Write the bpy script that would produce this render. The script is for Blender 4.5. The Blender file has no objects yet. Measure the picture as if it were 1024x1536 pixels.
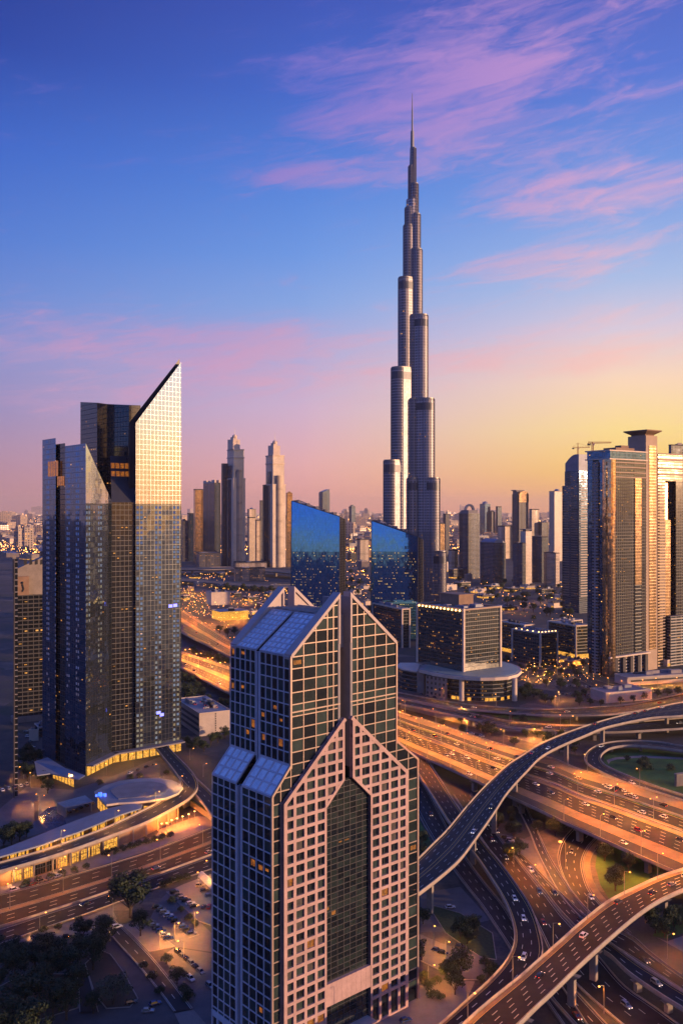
import bpy, math, random
from mathutils import Vector
random.seed(11)
RND = random.Random(5)
PI = math.pi
sc = bpy.context.scene
COL = sc.collection

# ------------------------------------------------------------------ camera, sky, sun, exposure
F, CX, CY, H = 1350.0, 512.0, 768.0, 180.0        # focal length and centre in photo pixels, eye height in metres
cam_d = bpy.data.cameras.new('camera'); cam = bpy.data.objects.new('camera', cam_d); COL.objects.link(cam)
cam.location = (0, 0, H); cam.rotation_euler = (PI/2, 0, 0)
cam_d.sensor_fit = 'VERTICAL'; cam_d.sensor_height = 36.0; cam_d.lens = 36.0*F/1536.0
cam_d.clip_start = 1.0; cam_d.clip_end = 80000.0
sc.camera = cam
sc.view_settings.view_transform = 'Standard'; sc.view_settings.look = 'None'
sc.view_settings.exposure = 0.6; sc.view_settings.gamma = 1.0; sc.view_settings.use_curve_mapping = False
sc.cycles.use_denoising = True
try: sc.cycles.denoiser = 'OPENIMAGEDENOISE'
except Exception: pass
sc.cycles.max_bounces = 6; sc.cycles.diffuse_bounces = 2; sc.cycles.glossy_bounces = 4
sc.cycles.caustics_reflective = False; sc.cycles.caustics_refractive = False
sc.cycles.sample_clamp_indirect = 3.0; sc.cycles.volume_bounces = 0

def lin(v):
    v = v/255.0
    return v/12.92 if v <= 0.04045 else ((v+0.055)/1.055)**2.4
def rgb(r, g, b, a=1.0): return (lin(r), lin(g), lin(b), a)

SUN_AZ, SUN_EL = math.radians(103.0), math.radians(4.6)      # azimuth from the viewing direction towards the right
sun_dir = Vector((math.sin(SUN_AZ)*math.cos(SUN_EL), math.cos(SUN_AZ)*math.cos(SUN_EL), math.sin(SUN_EL)))
sun_d = bpy.data.lights.new('sun', 'SUN'); sun_d.energy = 4.5; sun_d.color = (1.0, 0.57, 0.31); sun_d.angle = math.radians(0.6)
sun = bpy.data.objects.new('sun', sun_d); COL.objects.link(sun)
sun.rotation_euler = sun_dir.to_track_quat('Z', 'Y').to_euler()

class NT:
    """short-hand for building node trees"""
    def __init__(s, tree): s.t = tree; s.n = tree.nodes; s.l = tree.links
    def new(s, typ, **kw):
        n = s.n.new(typ)
        for k, v in kw.items(): setattr(n, k, v)
        return n
    def put(s, inp, v):
        if hasattr(v, 'is_linked') or isinstance(v, bpy.types.NodeSocket): s.l.new(v, inp)
        else: inp.default_value = v
    def m(s, op, a, b=None, c=None, clamp=False):
        n = s.new('ShaderNodeMath', operation=op, use_clamp=clamp)
        s.put(n.inputs[0], a)
        if b is not None: s.put(n.inputs[1], b)
        if c is not None: s.put(n.inputs[2], c)
        return n.outputs[0]
    def mr(s, v, a, b, c=0.0, d=1.0, smooth=False):
        n = s.new('ShaderNodeMapRange')
        if smooth: n.interpolation_type = 'SMOOTHSTEP'
        for i, x in enumerate((v, a, b, c, d)): s.put(n.inputs[i], x)
        return n.outputs[0]
    def mix(s, f, a, b):
        n = s.new('ShaderNodeMix', data_type='RGBA')
        s.put(n.inputs[0], f); s.put(n.inputs[6], a); s.put(n.inputs[7], b)
        return n.outputs[2]
    def mixf(s, f, a, b):
        n = s.new('ShaderNodeMix', data_type='FLOAT')
        s.put(n.inputs[0], f); s.put(n.inputs[2], a); s.put(n.inputs[3], b)
        return n.outputs[0]
    def xyz(s, x, y, z):
        n = s.new('ShaderNodeCombineXYZ')
        for i, v in enumerate((x, y, z)): s.put(n.inputs[i], v)
        return n.outputs[0]
    def noise(s, vec, scale, detail=4.0, rough=0.55, dist=0.0):
        n = s.new('ShaderNodeTexNoise')
        if vec is not None: s.l.new(vec, n.inputs['Vector'])
        n.inputs['Scale'].default_value = scale; n.inputs['Detail'].default_value = detail
        n.inputs['Roughness'].default_value = rough; n.inputs['Distortion'].default_value = dist
        return n.outputs['Fac']
    def ramp(s, f, stops):
        n = s.new('ShaderNodeValToRGB'); e = n.color_ramp.elements
        while len(e) < len(stops): e.new(0.5)
        for el, (p, c) in zip(e, stops): el.position = p; el.color = c
        s.put(n.inputs[0], f)
        return n.outputs[0]

world = bpy.data.worlds.new('World'); sc.world = world; world.use_nodes = True
W = NT(world.node_tree); W.n.clear()
tc = W.new('ShaderNodeTexCoord'); sp = W.new('ShaderNodeSeparateXYZ'); W.l.new(tc.outputs['Generated'], sp.inputs[0])
sx, sy, sz = sp.outputs
el = W.m('MULTIPLY', W.m('ARCSINE', sz), 180/PI)                 # elevation, degrees
az = W.m('MULTIPLY', W.m('ARCTAN2', sx, sy), 180/PI)             # azimuth, degrees, 0 ahead, + to the right
elr = W.mr(el, 0.0, 40.0)
def stops(*rows): return [(min(1.0, d/40.0), rgb(*c)) for d, c in rows]
cool = W.ramp(elr, stops((0, (192,136,140)), (2.5, (176,134,162)), (6, (148,136,188)), (9.5, (134,140,202)), (12.5, (102,134,210)), (16, (76,120,208)), (21, (52,98,198)), (26, (32,66,164)), (31, (26,48,140)), (40, (56,92,196))))
midc = W.ramp(elr, stops((0, (240,160,144)), (3, (232,172,176)), (6.5, (208,176,206)), (10.5, (164,168,218)), (13, (130,164,226)), (16, (104,150,226)), (20, (80,130,218)), (25, (62,102,200)), (31, (52,76,176)), (40, (66,98,204))))
warm = W.ramp(elr, stops((0, (255,172,84)), (2.5, (255,204,96)), (5, (255,222,142)), (8, (252,216,186)), (11, (216,202,220)), (14, (166,188,230)), (19, (114,154,226)), (25, (82,116,210)), (31, (72,88,186)), (40, (70,100,204))))
t_all = W.m('MINIMUM', W.mr(az, -22.0, 17.0), W.mr(az, 140.0, 172.0, 1.0, 0.0))
c1 = W.mix(W.mr(t_all, 0.0, 0.52), cool, midc)
sky_0 = W.mix(W.mr(t_all, 0.5, 1.0), c1, warm)
blue_back = W.ramp(elr, stops((0, (214,164,138)), (0.9, (150,152,186)), (2.4, (96,136,208)), (6, (62,108,200)), (11, (74,122,218)), (18, (76,122,220)), (29, (64,106,210)), (40, (60,98,204))))
glow = W.ramp(elr, stops((0, (255,150,66)), (2, (255,190,104)), (4, (255,212,150)), (6.5, (248,222,196)), (9.5, (226,222,230)), (15, (176,192,228)), (24, (120,146,214)), (40, (74,104,204))))
gl_f = W.m('MULTIPLY', W.mr(az, 24.0, 60.0, 0.0, 1.0, True), W.mr(az, 128.0, 160.0, 1.0, 0.0, True))
bb_f = W.m('MAXIMUM', W.mr(az, -45.0, -90.0, 0.0, 1.0, True), W.mr(az, 150.0, 170.0, 0.0, 1.0, True))
gbr = W.new('ShaderNodeVectorMath', operation='SCALE'); W.l.new(glow, gbr.inputs[0]); gbr.inputs['Scale'].default_value = 1.12
sky_c = W.mix(bb_f, W.mix(gl_f, sky_0, gbr.outputs[0]), blue_back)
# thin streaky clouds: wisps drawn out almost level, thicker where banks of cirrus stand
rx = W.m('ADD', W.m('MULTIPLY', az, 0.075), W.m('MULTIPLY', el, -0.05))
ry = W.m('SUBTRACT', W.m('MULTIPLY', el, 0.34), W.m('MULTIPLY', az, 0.045))
wq = W.new('ShaderNodeTexNoise'); W.l.new(W.xyz(rx, ry, 1.3), wq.inputs['Vector']); wq.inputs['Scale'].default_value = 1.6; wq.inputs['Detail'].default_value = 4.0
wv = W.new('ShaderNodeVectorMath', operation='MULTIPLY_ADD'); W.l.new(wq.outputs['Color'], wv.inputs[0]); wv.inputs[1].default_value = (0.9, 0.55, 0.0); W.l.new(W.xyz(rx, ry, 3.7), wv.inputs[2])
n1 = W.noise(wv.outputs[0], 1.5, 9.0, 0.64, 0.2)
n2 = W.noise(wv.outputs[0], 5.5, 7.0, 0.66, 0.3)
cov = None
for (a0, e0, sa, se, k) in ((8.5, 26.2, 10.0, 4.2, 1.15), (3.0, 23.4, 5.0, 1.6, 0.8), (16.5, 18.9, 5.5, 1.0, 1.75), (-1.5, 20.6, 4.0, 0.55, 1.5), (13.0, 15.0, 6.5, 0.9, 1.15), (-15.0, 10.4, 11.0, 1.3, 1.35), (-3.0, 9.4, 7.0, 1.2, 1.15), (12.5, 9.2, 8.0, 1.2, 1.25), (-14.0, 7.2, 8.0, 0.9, 0.9), (17.0, 11.8, 5.0, 0.8, 0.6), (14.0, 5.0, 9.0, 0.9, 0.5), (60.0, 16.0, 28.0, 6.0, 0.8), (-70.0, 15.0, 30.0, 5.0, 0.7)):
    da = W.m('DIVIDE', W.m('SUBTRACT', az, a0), sa); de = W.m('DIVIDE', W.m('SUBTRACT', W.m('SUBTRACT', el, e0), W.m('MULTIPLY', W.m('SUBTRACT', az, a0), 0.04)), se)
    gk = W.m('MULTIPLY', W.m('EXPONENT', W.m('MULTIPLY', W.m('ADD', W.m('MULTIPLY', da, da), W.m('MULTIPLY', de, de)), -0.6)), k)
    cov = gk if cov is None else W.m('ADD', cov, gk)
tex = W.m('ADD', W.m('MULTIPLY', n1, 0.62), W.m('MULTIPLY', n2, 0.38))
cl = W.mr(W.m('ADD', tex, W.m('MULTIPLY', W.m('MINIMUM', cov, 1.2), 0.20)), 0.57, 0.88, 0.0, 0.74, True)
cl = W.m('MULTIPLY', cl, W.mr(el, 1.0, 5.0, 0.0, 1.0, True))
ccol = W.mix(W.mr(el, 8.0, 24.0), W.mix(W.mr(t_all, 0.35, 1.0), rgb(214,154,188), rgb(255,196,182)), W.mix(W.mr(t_all, 0.45, 1.0), rgb(138,116,204), rgb(218,158,208)))
sky_f = W.mix(cl, sky_c, ccol)
below = W.mix(W.mr(el, -1.5, 0.0), rgb(70,56,60), sky_f)
nish = W.new('ShaderNodeTexSky', sky_type='NISHITA'); nish.sun_disc = False
nish.sun_elevation = SUN_EL; nish.sun_rotation = SUN_AZ
add = W.new('ShaderNodeMix', data_type='RGBA', blend_type='ADD'); add.inputs[0].default_value = 0.012
W.l.new(below, add.inputs[6]); W.l.new(nish.outputs[0], add.inputs[7])
bg = W.new('ShaderNodeBackground'); W.l.new(add.outputs[2], bg.inputs[0]); bg.inputs[1].default_value = 0.66
wo = W.new('ShaderNodeOutputWorld'); W.l.new(bg.outputs[0], wo.inputs[0])

# ------------------------------------------------------------------ photo pixel <-> ground helpers (layout survey)
def G(px, py, z=0.0):
    d = (H-z)*F/(py-CY)
    return Vector(((px-CX)/F*d, d, z))
def Zat(py, d): return H-(py-CY)*d/F
def Xat(px, d): return (px-CX)/F*d
def cross_px(p, dr, px):
    """how far from p along dr (2D) until the sight line through column px is met"""
    k = (px-CX)/F
    return (k*p[1]-p[0])/(dr[0]-k*dr[1])
def ordn(i):
    return ['first','second','third','fourth','fifth','sixth','seventh','eighth','ninth','tenth','eleventh','twelfth','thirteenth','fourteenth','fifteenth','sixteenth','seventeenth','eighteenth','nineteenth','twentieth',
     'twenty-first','twenty-second','twenty-third','twenty-fourth','twenty-fifth','twenty-sixth','twenty-seventh','twenty-eighth','twenty-ninth','thirtieth','thirty-first','thirty-second','thirty-third','thirty-fourth','thirty-fifth','thirty-sixth','thirty-seventh','thirty-eighth','thirty-ninth','fortieth'][i]

# ------------------------------------------------------------------ mesh builder
class MB:
    def __init__(s): s.v = []; s.k = {}; s.f = []; s.m = []; s.uv = []
    def vid(s, p):
        k = (round(p[0], 3), round(p[1], 3), round(p[2], 3))
        i = s.k.get(k)
        if i is None: i = len(s.v); s.k[k] = i; s.v.append((p[0], p[1], p[2]))
        return i
    def face(s, pts, m=0, uv=None):
        ids = [s.vid(p) for p in pts]
        keep = [i for i in range(len(ids)) if ids[i] != ids[i-1]]
        if len(set(ids[i] for i in keep)) < 3: return
        s.f.append([ids[i] for i in keep]); s.m.append(m)
        s.uv.append([uv[i] for i in keep] if uv else None)
    def prism(s, poly, z0, z1, ms=0, mt=None, top=True, bottom=False, u0=0.0, skip=()):
        """vertical prism; z1 is a number or one height per corner"""
        poly = [(p[0], p[1]) for p in poly]
        n = len(poly); area = sum(poly[i][0]*poly[(i+1) % n][1]-poly[(i+1) % n][0]*poly[i][1] for i in range(n))
        zt = list(z1) if isinstance(z1, (list, tuple)) else [z1]*n
        zb = list(z0) if isinstance(z0, (list, tuple)) else [z0]*n
        if area < 0: poly.reverse(); zt.reverse(); zb.reverse()
        u = u0
        for i in range(n):
            j = (i+1) % n; a, b = poly[i], poly[j]; w = math.hypot(b[0]-a[0], b[1]-a[1])
            if i not in skip:
                s.face([(a[0], a[1], zb[i]), (b[0], b[1], zb[j]), (b[0], b[1], zt[j]), (a[0], a[1], zt[i])], ms, [(u, zb[i]), (u+w, zb[j]), (u+w, zt[j]), (u, zt[i])])
            u += w
        if top: s.face([(poly[i][0], poly[i][1], zt[i]) for i in range(n)], ms if mt is None else mt)
        if bottom: s.face([(poly[i][0], poly[i][1], zb[i]) for i in reversed(range(n))], ms if mt is None else mt)
        return s
    def box(s, c, size, z0, h, yaw=0.0, ms=0, mt=None, bottom=True):
        ca, sa = math.cos(yaw), math.sin(yaw); hx, hy = size[0]/2, size[1]/2
        poly = [(c[0]+ca*x-sa*y, c[1]+sa*x+ca*y) for x, y in ((-hx, -hy), (hx, -hy), (hx, hy), (-hx, hy))]
        return s.prism(poly, z0, z0+h, ms, mt, True, bottom)
    def bar(s, p, q, w, h, ms=0):
        """rectangular bar from p to q, w across (level), h up"""
        p, q = Vector(p), Vector(q); d = (q-p)
        if d.length < 1e-6: return s
        d.normalize(); side = d.cross(Vector((0, 0, 1)))
        if side.length < 1e-3: side = Vector((1, 0, 0))
        side.normalize(); up = side.cross(d); a, b = side*(w/2), up*(h/2)
        r = [p-a-b, p+a-b, p+a+b, p-a+b]; t = [x+(q-p) for x in r]
        for i in range(4):
            j = (i+1) % 4; s.face([r[i], r[j], t[j], t[i]], ms)
        s.face(r[::-1], ms); s.face(t, ms)
        return s
    def tube(s, p, q, r0, r1, n=8, ms=0, caps=True):
        p, q = Vector(p), Vector(q); d = (q-p).normalized()
        x = d.orthogonal().normalized(); y = d.cross(x)
        ring = lambda c, r: [c+x*(r*math.cos(2*PI*i/n))+y*(r*math.sin(2*PI*i/n)) for i in range(n)]
        a, b = ring(p, r0), ring(q, max(r1, 0.002))
        for i in range(n):
            j = (i+1) % n; s.face([a[i], a[j], b[j], b[i]], ms)
        if caps: s.face(a[::-1], ms); s.face(b, ms)
        return s
    def ball(s, c, r, ms=0, nu=8, nv=5, sq=1.0):
        P = lambda i, j: (c[0]+r*math.sin(PI*j/nv)*math.cos(2*PI*i/nu), c[1]+r*math.sin(PI*j/nv)*math.sin(2*PI*i/nu), c[2]+sq*r*math.cos(PI*j/nv))
        for j in range(nv):
            for i in range(nu):
                s.face([P(i, j), P(i, j+1), P(i+1, j+1), P(i+1, j)], ms)
        return s
    def build(s, name, mats, parent=None, org=None, smooth=False):
        if not isinstance(mats, (list, tuple)): mats = [mats]
        if org is None: org = parent.location if parent is not None and parent.get('_org') is not None else (0, 0, 0)
        me = bpy.data.meshes.new(name)
        me.from_pydata([(v[0]-org[0], v[1]-org[1], v[2]-org[2]) for v in s.v], [], s.f)
        for m in mats: me.materials.append(m)
        uvl = me.uv_layers.new(name='UVMap').data
        for p, m, uv in zip(me.polygons, s.m, s.uv):
            p.material_index = m; p.use_smooth = smooth
            if uv is None:
                nrm = p.normal
                t = Vector((0, 0, 1)).cross(nrm)
                if t.length < 0.05: t = Vector((1, 0, 0)); b = Vector((0, 1, 0))
                else: t.normalize(); b = nrm.cross(t)
                co = [Vector(s.v[i]) for i in s.f[p.index]]
                u0 = min(c.dot(t) for c in co) if abs(nrm.z) < 0.9 else 0.0
                for li, c in zip(p.loop_indices, co): uvl[li].uv = (c.dot(t)-u0, c.dot(b) if abs(nrm.z) > 0.2 else c.z)
            else:
                for li, c in zip(p.loop_indices, uv): uvl[li].uv = c
        o = bpy.data.objects.new(name, me); COL.objects.link(o)
        if parent is not None: o.parent = parent
        return o

def tag(o, label=None, cat=None, group=None, kind=None):
    if label: o['label'] = label
    if cat: o['category'] = cat
    if group: o['group'] = group
    if kind: o['kind'] = kind
    return o
def thing(name, label, cat, loc=(0, 0, 0), group=None, rz=0.0):
    o = bpy.data.objects.new(name, None); COL.objects.link(o)
    o.location = loc; o.rotation_euler = (0, 0, rz); o['_org'] = 1
    return tag(o, label, cat, group)
def copy_tree(o, parent=None):
    c = o.copy(); COL.objects.link(c)
    if parent is not None: c.parent = parent
    for ch in list(o.children): copy_tree(ch, c)
    return c

# ------------------------------------------------------------------ materials
def mat(name, color, rough=0.8, metal=0.0, vary=0.12, scale=0.15, bump=0.0, emit=None, estr=0.0, spec=0.4, detail_scale=None):
    """plain weathered surface: base colour broken up by two noises in object space"""
    m = bpy.data.materials.new(name); m.use_nodes = True; N = NT(m.node_tree)
    b = N.n['Principled BSDF']; b.inputs['Roughness'].default_value = rough; b.inputs['Metallic'].default_value = metal
    b.inputs['Specular IOR Level'].default_value = spec
    c = color if len(color) == 4 else (*color, 1.0)
    if vary > 0:
        t = N.new('ShaderNodeTexCoord').outputs['Object']
        n = N.noise(t, scale, 6.0, 0.6); n2 = N.noise(t, scale*9, 3.0, 0.6)
        f = N.m('ADD', N.m('MULTIPLY', n, 0.65), N.m('MULTIPLY', n2, 0.35))
        f = N.mr(f, 0.3, 0.7)
        lo = tuple(x*(1-vary*1.6) for x in c[:3])+(1,); hi = tuple(min(1, x*(1+vary*1.3)) for x in c[:3])+(1,)
        N.l.new(N.mix(f, lo, hi), b.inputs['Base Color'])
        N.l.new(N.mr(n2, 0.2, 0.8, rough*0.85, min(1, rough*1.12)), b.inputs['Roughness'])
    else: b.inputs['Base Color'].default_value = c
    if emit is not None:
        b.inputs['Emission Color'].default_value = (*emit[:3], 1.0); b.inputs['Emission Strength'].default_value = estr
    return m

def facade(name, bay, floor, mull, span, glass, frame, metal=0.0, rough=0.08, lit=0.06, litstr=0.8, litcol=(1.0, 0.34, 0.05), jit=0.012, ior=1.8, punch=0, sup=0, frough=0.6, fmetal=0.0, vvary=0.35, big_lit=False):
    """curtain wall in metres from the UVs: bays, floors, mullions, spandrels, lit rooms and slightly out-of-true panes"""
    m = bpy.data.materials.new(name); m.use_nodes = True; N = NT(m.node_tree); b = N.n['Principled BSDF']
    uv = N.new('ShaderNodeUVMap').outputs[0]; s = N.new('ShaderNodeSeparateXYZ'); N.l.new(uv, s.inputs[0])
    orn = N.new('ShaderNodeObjectInfo').outputs['Random']
    U, V = N.m('DIVIDE', s.outputs[0], bay), N.m('DIVIDE', s.outputs[1], floor)
    cu, cv = N.m('FLOOR', U), N.m('FLOOR', V); fu, fv = N.m('FRACT', U), N.m('FRACT', V)
    mm = N.m('GREATER_THAN', N.m('ABSOLUTE', N.m('SUBTRACT', fu, 0.5)), 0.5-mull)
    ms = N.m('LESS_THAN', fv, span)
    fr = N.m('MAXIMUM', mm, ms)
    wn = N.new('ShaderNodeTexWhiteNoise', noise_dimensions='3D'); N.l.new(N.xyz(cu, cv, N.m('MULTIPLY', orn, 91.0)), wn.inputs['Vector'])
    wc = N.new('ShaderNodeSeparateColor'); N.l.new(wn.outputs['Color'], wc.inputs[0])
    wf = N.new('ShaderNodeTexWhiteNoise', noise_dimensions='2D'); N.l.new(N.xyz(N.m('FLOOR', N.m('DIVIDE', U, 5.0)), N.m('ADD', cv, N.m('MULTIPLY', orn, 57.0)), 0.0), wf.inputs['Vector'])
    # clusters of lit rooms: the chance of a lit room changes from one run of bays to the next
    prob = N.m('MULTIPLY', N.m('POWER', wf.outputs['Value'], 2.2), lit*(3.2 if big_lit else 6.5))
    litm = N.m('LESS_THAN', wn.outputs['Value'], prob)
    if not big_lit:     # a lamp or a half-drawn blind: only part of the pane glows
        part = N.m('MULTIPLY', N.m('LESS_THAN', N.m('ABSOLUTE', N.m('SUBTRACT', fu, N.m('ADD', 0.35, N.m('MULTIPLY', wc.outputs[2], 0.3)))), 0.24), N.m('LESS_THAN', N.m('ABSOLUTE', N.m('SUBTRACT', fv, 0.62)), N.m('ADD', 0.10, N.m('MULTIPLY', wc.outputs[0], 0.2))))
        litm = N.m('MULTIPLY', litm, part)
    litm = N.m('MULTIPLY', litm, N.m('SUBTRACT', 1.0, fr))
    tco = N.new('ShaderNodeTexCoord').outputs['Object']
    inner = N.noise(tco, 1.1, 3.0, 0.7)
    est = N.m('MULTIPLY', litm, N.m('MULTIPLY', N.m('ADD', 0.25, N.m('MULTIPLY', wc.outputs[1], 1.1)), N.m('MULTIPLY', N.mr(inner, 0.3, 0.7, 0.35, 1.5), litstr)))
    g = glass if len(glass) == 4 else (*glass, 1.0); fc = frame if len(frame) == 4 else (*frame, 1.0)
    gl = N.mix(wc.outputs[0], tuple(x*(1-vvary) for x in g[:3])+(1,), tuple(min(1, x*(1+vvary)) for x in g[:3])+(1,))
    big = N.noise(tco, 0.03, 4.0, 0.6)
    fcol = N.mix(N.mr(big, 0.3, 0.7), tuple(x*0.82 for x in fc[:3])+(1,), tuple(min(1, x*1.12) for x in fc[:3])+(1,))
    base = N.mix(fr, gl, fcol)
    if sup:     # bays gathered into piers, recesses and plant floors of different tone
        ws = N.new('ShaderNodeTexWhiteNoise', noise_dimensions='2D'); N.l.new(N.xyz(N.m('FLOOR', N.m('DIVIDE', U, float(sup))), N.m('MULTIPLY', orn, 33.0), 0.0), ws.inputs['Vector'])
        wb = N.m('LESS_THAN', N.m('MODULO', N.m('ADD', cv, N.m('FLOOR', N.m('MULTIPLY', orn, 13.0))), 15.0), 1.5)
        k = N.m('MULTIPLY', N.mr(ws.outputs['Value'], 0.0, 1.0, 0.38, 1.15), N.m('SUBTRACT', 1.0, N.m('MULTIPLY', wb, 0.22)))
        mv = N.new('ShaderNodeVectorMath', operation='SCALE'); N.l.new(base, mv.inputs[0]); N.l.new(k, mv.inputs['Scale']); base = mv.outputs[0]
    N.l.new(base, b.inputs['Base Color'])
    N.l.new(N.mixf(fr, metal, fmetal), b.inputs['Metallic'])
    N.l.new(N.mixf(fr, rough, frough), b.inputs['Roughness'])
    b.inputs['IOR'].default_value = ior
    N.l.new(N.mix(wc.outputs[2], (*litcol, 1), (min(1, litcol[0]), litcol[1]*1.35, litcol[2]*2.2, 1)), b.inputs['Emission Color'])
    N.l.new(est, b.inputs['Emission Strength'])
    # panes out of true
    geo = N.new('ShaderNodeNewGeometry').outputs['Normal']
    v0 = N.new('ShaderNodeVectorMath', operation='SUBTRACT'); N.l.new(wn.outputs['Color'], v0.inputs[0]); v0.inputs[1].default_value = (0.5, 0.5, 0.5)
    v1 = N.new('ShaderNodeVectorMath', operation='SCALE'); N.l.new(v0.outputs[0], v1.inputs[0]); v1.inputs['Scale'].default_value = jit
    # slow ripple of the whole sheet
    rp = N.new('ShaderNodeTexNoise'); N.l.new(tco, rp.inputs['Vector']); rp.inputs['Scale'].default_value = 0.12; rp.inputs['Detail'].default_value = 2.0
    v2 = N.new('ShaderNodeVectorMath', operation='SUBTRACT'); N.l.new(rp.outputs['Color'], v2.inputs[0]); v2.inputs[1].default_value = (0.5, 0.5, 0.5)
    v3 = N.new('ShaderNodeVectorMath', operation='SCALE'); N.l.new(v2.outputs[0], v3.inputs[0]); v3.inputs['Scale'].default_value = jit*2.5
    a1 = N.new('ShaderNodeVectorMath', operation='ADD'); N.l.new(v1.outputs[0], a1.inputs[0]); N.l.new(v3.outputs[0], a1.inputs[1])
    a2 = N.new('ShaderNodeVectorMath', operation='ADD'); N.l.new(geo, a2.inputs[0]); N.l.new(a1.outputs[0], a2.inputs[1])
    last = a2.outputs[0]
    if punch:   # top-hung vents standing open: they lean out and mirror the sky
        col = N.m('MODULO', cu, float(punch))
        pm = N.m('MULTIPLY', N.m('LESS_THAN', col, 1.5), N.m('LESS_THAN', N.m('ABSOLUTE', N.m('SUBTRACT', fu, 0.5)), 0.30))
        pm = N.m('MULTIPLY', pm, N.m('MULTIPLY', N.m('GREATER_THAN', fv, 0.30), N.m('LESS_THAN', fv, 0.30+0.5)))
        pm = N.m('MULTIPLY', pm, N.m('LESS_THAN', wc.outputs[1], 0.86))
        up = N.xyz(0.0, 0.0, N.m('MULTIPLY', pm, N.m('ADD', 0.16, N.m('MULTIPLY', wc.outputs[2], 0.10))))
        a3 = N.new('ShaderNodeVectorMath', operation='ADD'); N.l.new(last, a3.inputs[0]); N.l.new(up, a3.inputs[1]); last = a3.outputs[0]
    nn = N.new('ShaderNodeVectorMath', operation='NORMALIZE'); N.l.new(last, nn.inputs[0])
    N.l.new(nn.outputs[0], b.inputs['Normal'])
    return m

def emis(name, col, strength):
    m = bpy.data.materials.new(name); m.use_nodes = True; N = NT(m.node_tree); b = N.n['Principled BSDF']
    b.inputs['Base Color'].default_value = (0.3, 0.25, 0.2, 1); b.inputs['Emission Color'].default_value = (*col, 1); b.inputs['Emission Strength'].default_value = strength
    return m
def room(name, col, strength, scale=0.6):
    """lit room behind glass: bright with uneven furniture-sized shapes"""
    m = bpy.data.materials.new(name); m.use_nodes = True; N = NT(m.node_tree); b = N.n['Principled BSDF']
    t = N.new('ShaderNodeTexCoord').outputs['Object']
    n = N.noise(t, scale, 4.0, 0.7); n2 = N.noise(t, scale*3.3, 2.0, 0.6)
    N.l.new(N.m('MULTIPLY', N.mr(N.m('MULTIPLY', n, n2), 0.12, 0.40, 0.10, 1.5), strength), b.inputs['Emission Strength'])
    N.l.new(N.mix(n2, (*col, 1), (1.0, col[1]*1.4, col[2]*2.0, 1)), b.inputs['Emission Color'])
    b.inputs['Base Color'].default_value = (0.05, 0.04, 0.03, 1); b.inputs['Roughness'].default_value = 0.12
    return m

M = {}
M['asphalt'] = mat('asphalt', (0.015, 0.015, 0.019), 0.78, vary=0.55, scale=0.09, spec=0.18)
M['asphalt_old'] = mat('old asphalt', (0.028, 0.026, 0.028), 0.85, vary=0.25, scale=0.05)
M['concrete'] = mat('concrete', (0.27, 0.23, 0.195), 0.85, vary=0.20, scale=0.10)
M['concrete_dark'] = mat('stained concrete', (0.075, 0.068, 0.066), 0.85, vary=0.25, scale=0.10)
M['parapet'] = mat('parapet concrete', (0.36, 0.30, 0.245), 0.85, vary=0.22, scale=0.18)
M['line_yellow_trail'] = mat('yellow road paint and trail glow', (0.50, 0.33, 0.10), 0.7, vary=0.25, scale=0.4)  # yellow edge lines, coloured and widened to stand in for light trails too
M['pane_d'] = mat('drawn blind behind glass', (0.085, 0.078, 0.072), 0.25, vary=0.3, scale=0.8)
M['sand'] = mat('tan sandstone', (0.40, 0.29, 0.20), 0.7, vary=0.12, scale=0.1)  # darker tan relative of the cream cladding
M['slot_stone'] = mat('grey stone in the slot', (0.21, 0.20, 0.215), 0.6, vary=0.12, scale=0.3)
M['shoulder'] = mat('lamp-tinted shoulder concrete', (0.215, 0.145, 0.085), 0.85, vary=0.35, scale=0.08)  # orange of the sodium lamps mixed into the concrete colour
M['line'] = mat('road paint', (0.42, 0.41, 0.38), 0.7, vary=0.25, scale=0.4)
M['pave'] = mat('paving', (0.115, 0.102, 0.105), 0.85, vary=0.22, scale=0.12)
M['pave_light'] = mat('pale paving', (0.20, 0.168, 0.152), 0.85, vary=0.18, scale=0.15)
M['soil'] = mat('bare soil', (0.085, 0.055, 0.036), 0.95, vary=0.3, scale=0.08)
M['lawn'] = mat('lawn', (0.038, 0.105, 0.016), 0.95, vary=0.45, scale=0.06)
M['hedge'] = mat('shrub leaves', (0.035, 0.055, 0.018), 0.9, vary=0.4, scale=0.8)
M['granite'] = mat('pink granite', (0.43, 0.285, 0.26), 0.62, vary=0.20, scale=0.13)
M['granite_trim'] = mat('pale granite coping', (0.42, 0.34, 0.31), 0.55, vary=0.10, scale=0.3)
M['granite_dark'] = mat('shade-toned granite', (0.52, 0.51, 0.55), 0.5, vary=0.12, scale=0.3)  # bluish grey puts the tone of the tower's shaded side into the colour
M['alu'] = mat('window frame metal', (0.36, 0.27, 0.22), 0.42, metal=0.25, vary=0.10, scale=0.5)
M['alu_dark'] = mat('dark frame metal', (0.08, 0.08, 0.09), 0.45, metal=0.3, vary=0.1, scale=0.5)
M['white'] = mat('pale painted render', (0.50, 0.42, 0.35), 0.75, vary=0.12, scale=0.12)
M['cream'] = mat('cream cladding', (0.66, 0.53, 0.40), 0.7, vary=0.12, scale=0.10)
M['roof_grey'] = mat('flat roof membrane', (0.19, 0.18, 0.19), 0.85, vary=0.22, scale=0.12)
M['roof_pale'] = mat('pale flat roof', (0.34, 0.30, 0.28), 0.85, vary=0.22, scale=0.10)
M['roof_blue'] = mat('blue grey metal roof', (0.20, 0.22, 0.27), 0.55, metal=0.2, vary=0.15, scale=0.10)
M['bark'] = mat('bark', (0.07, 0.05, 0.035), 0.95, vary=0.3, scale=1.5)
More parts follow.
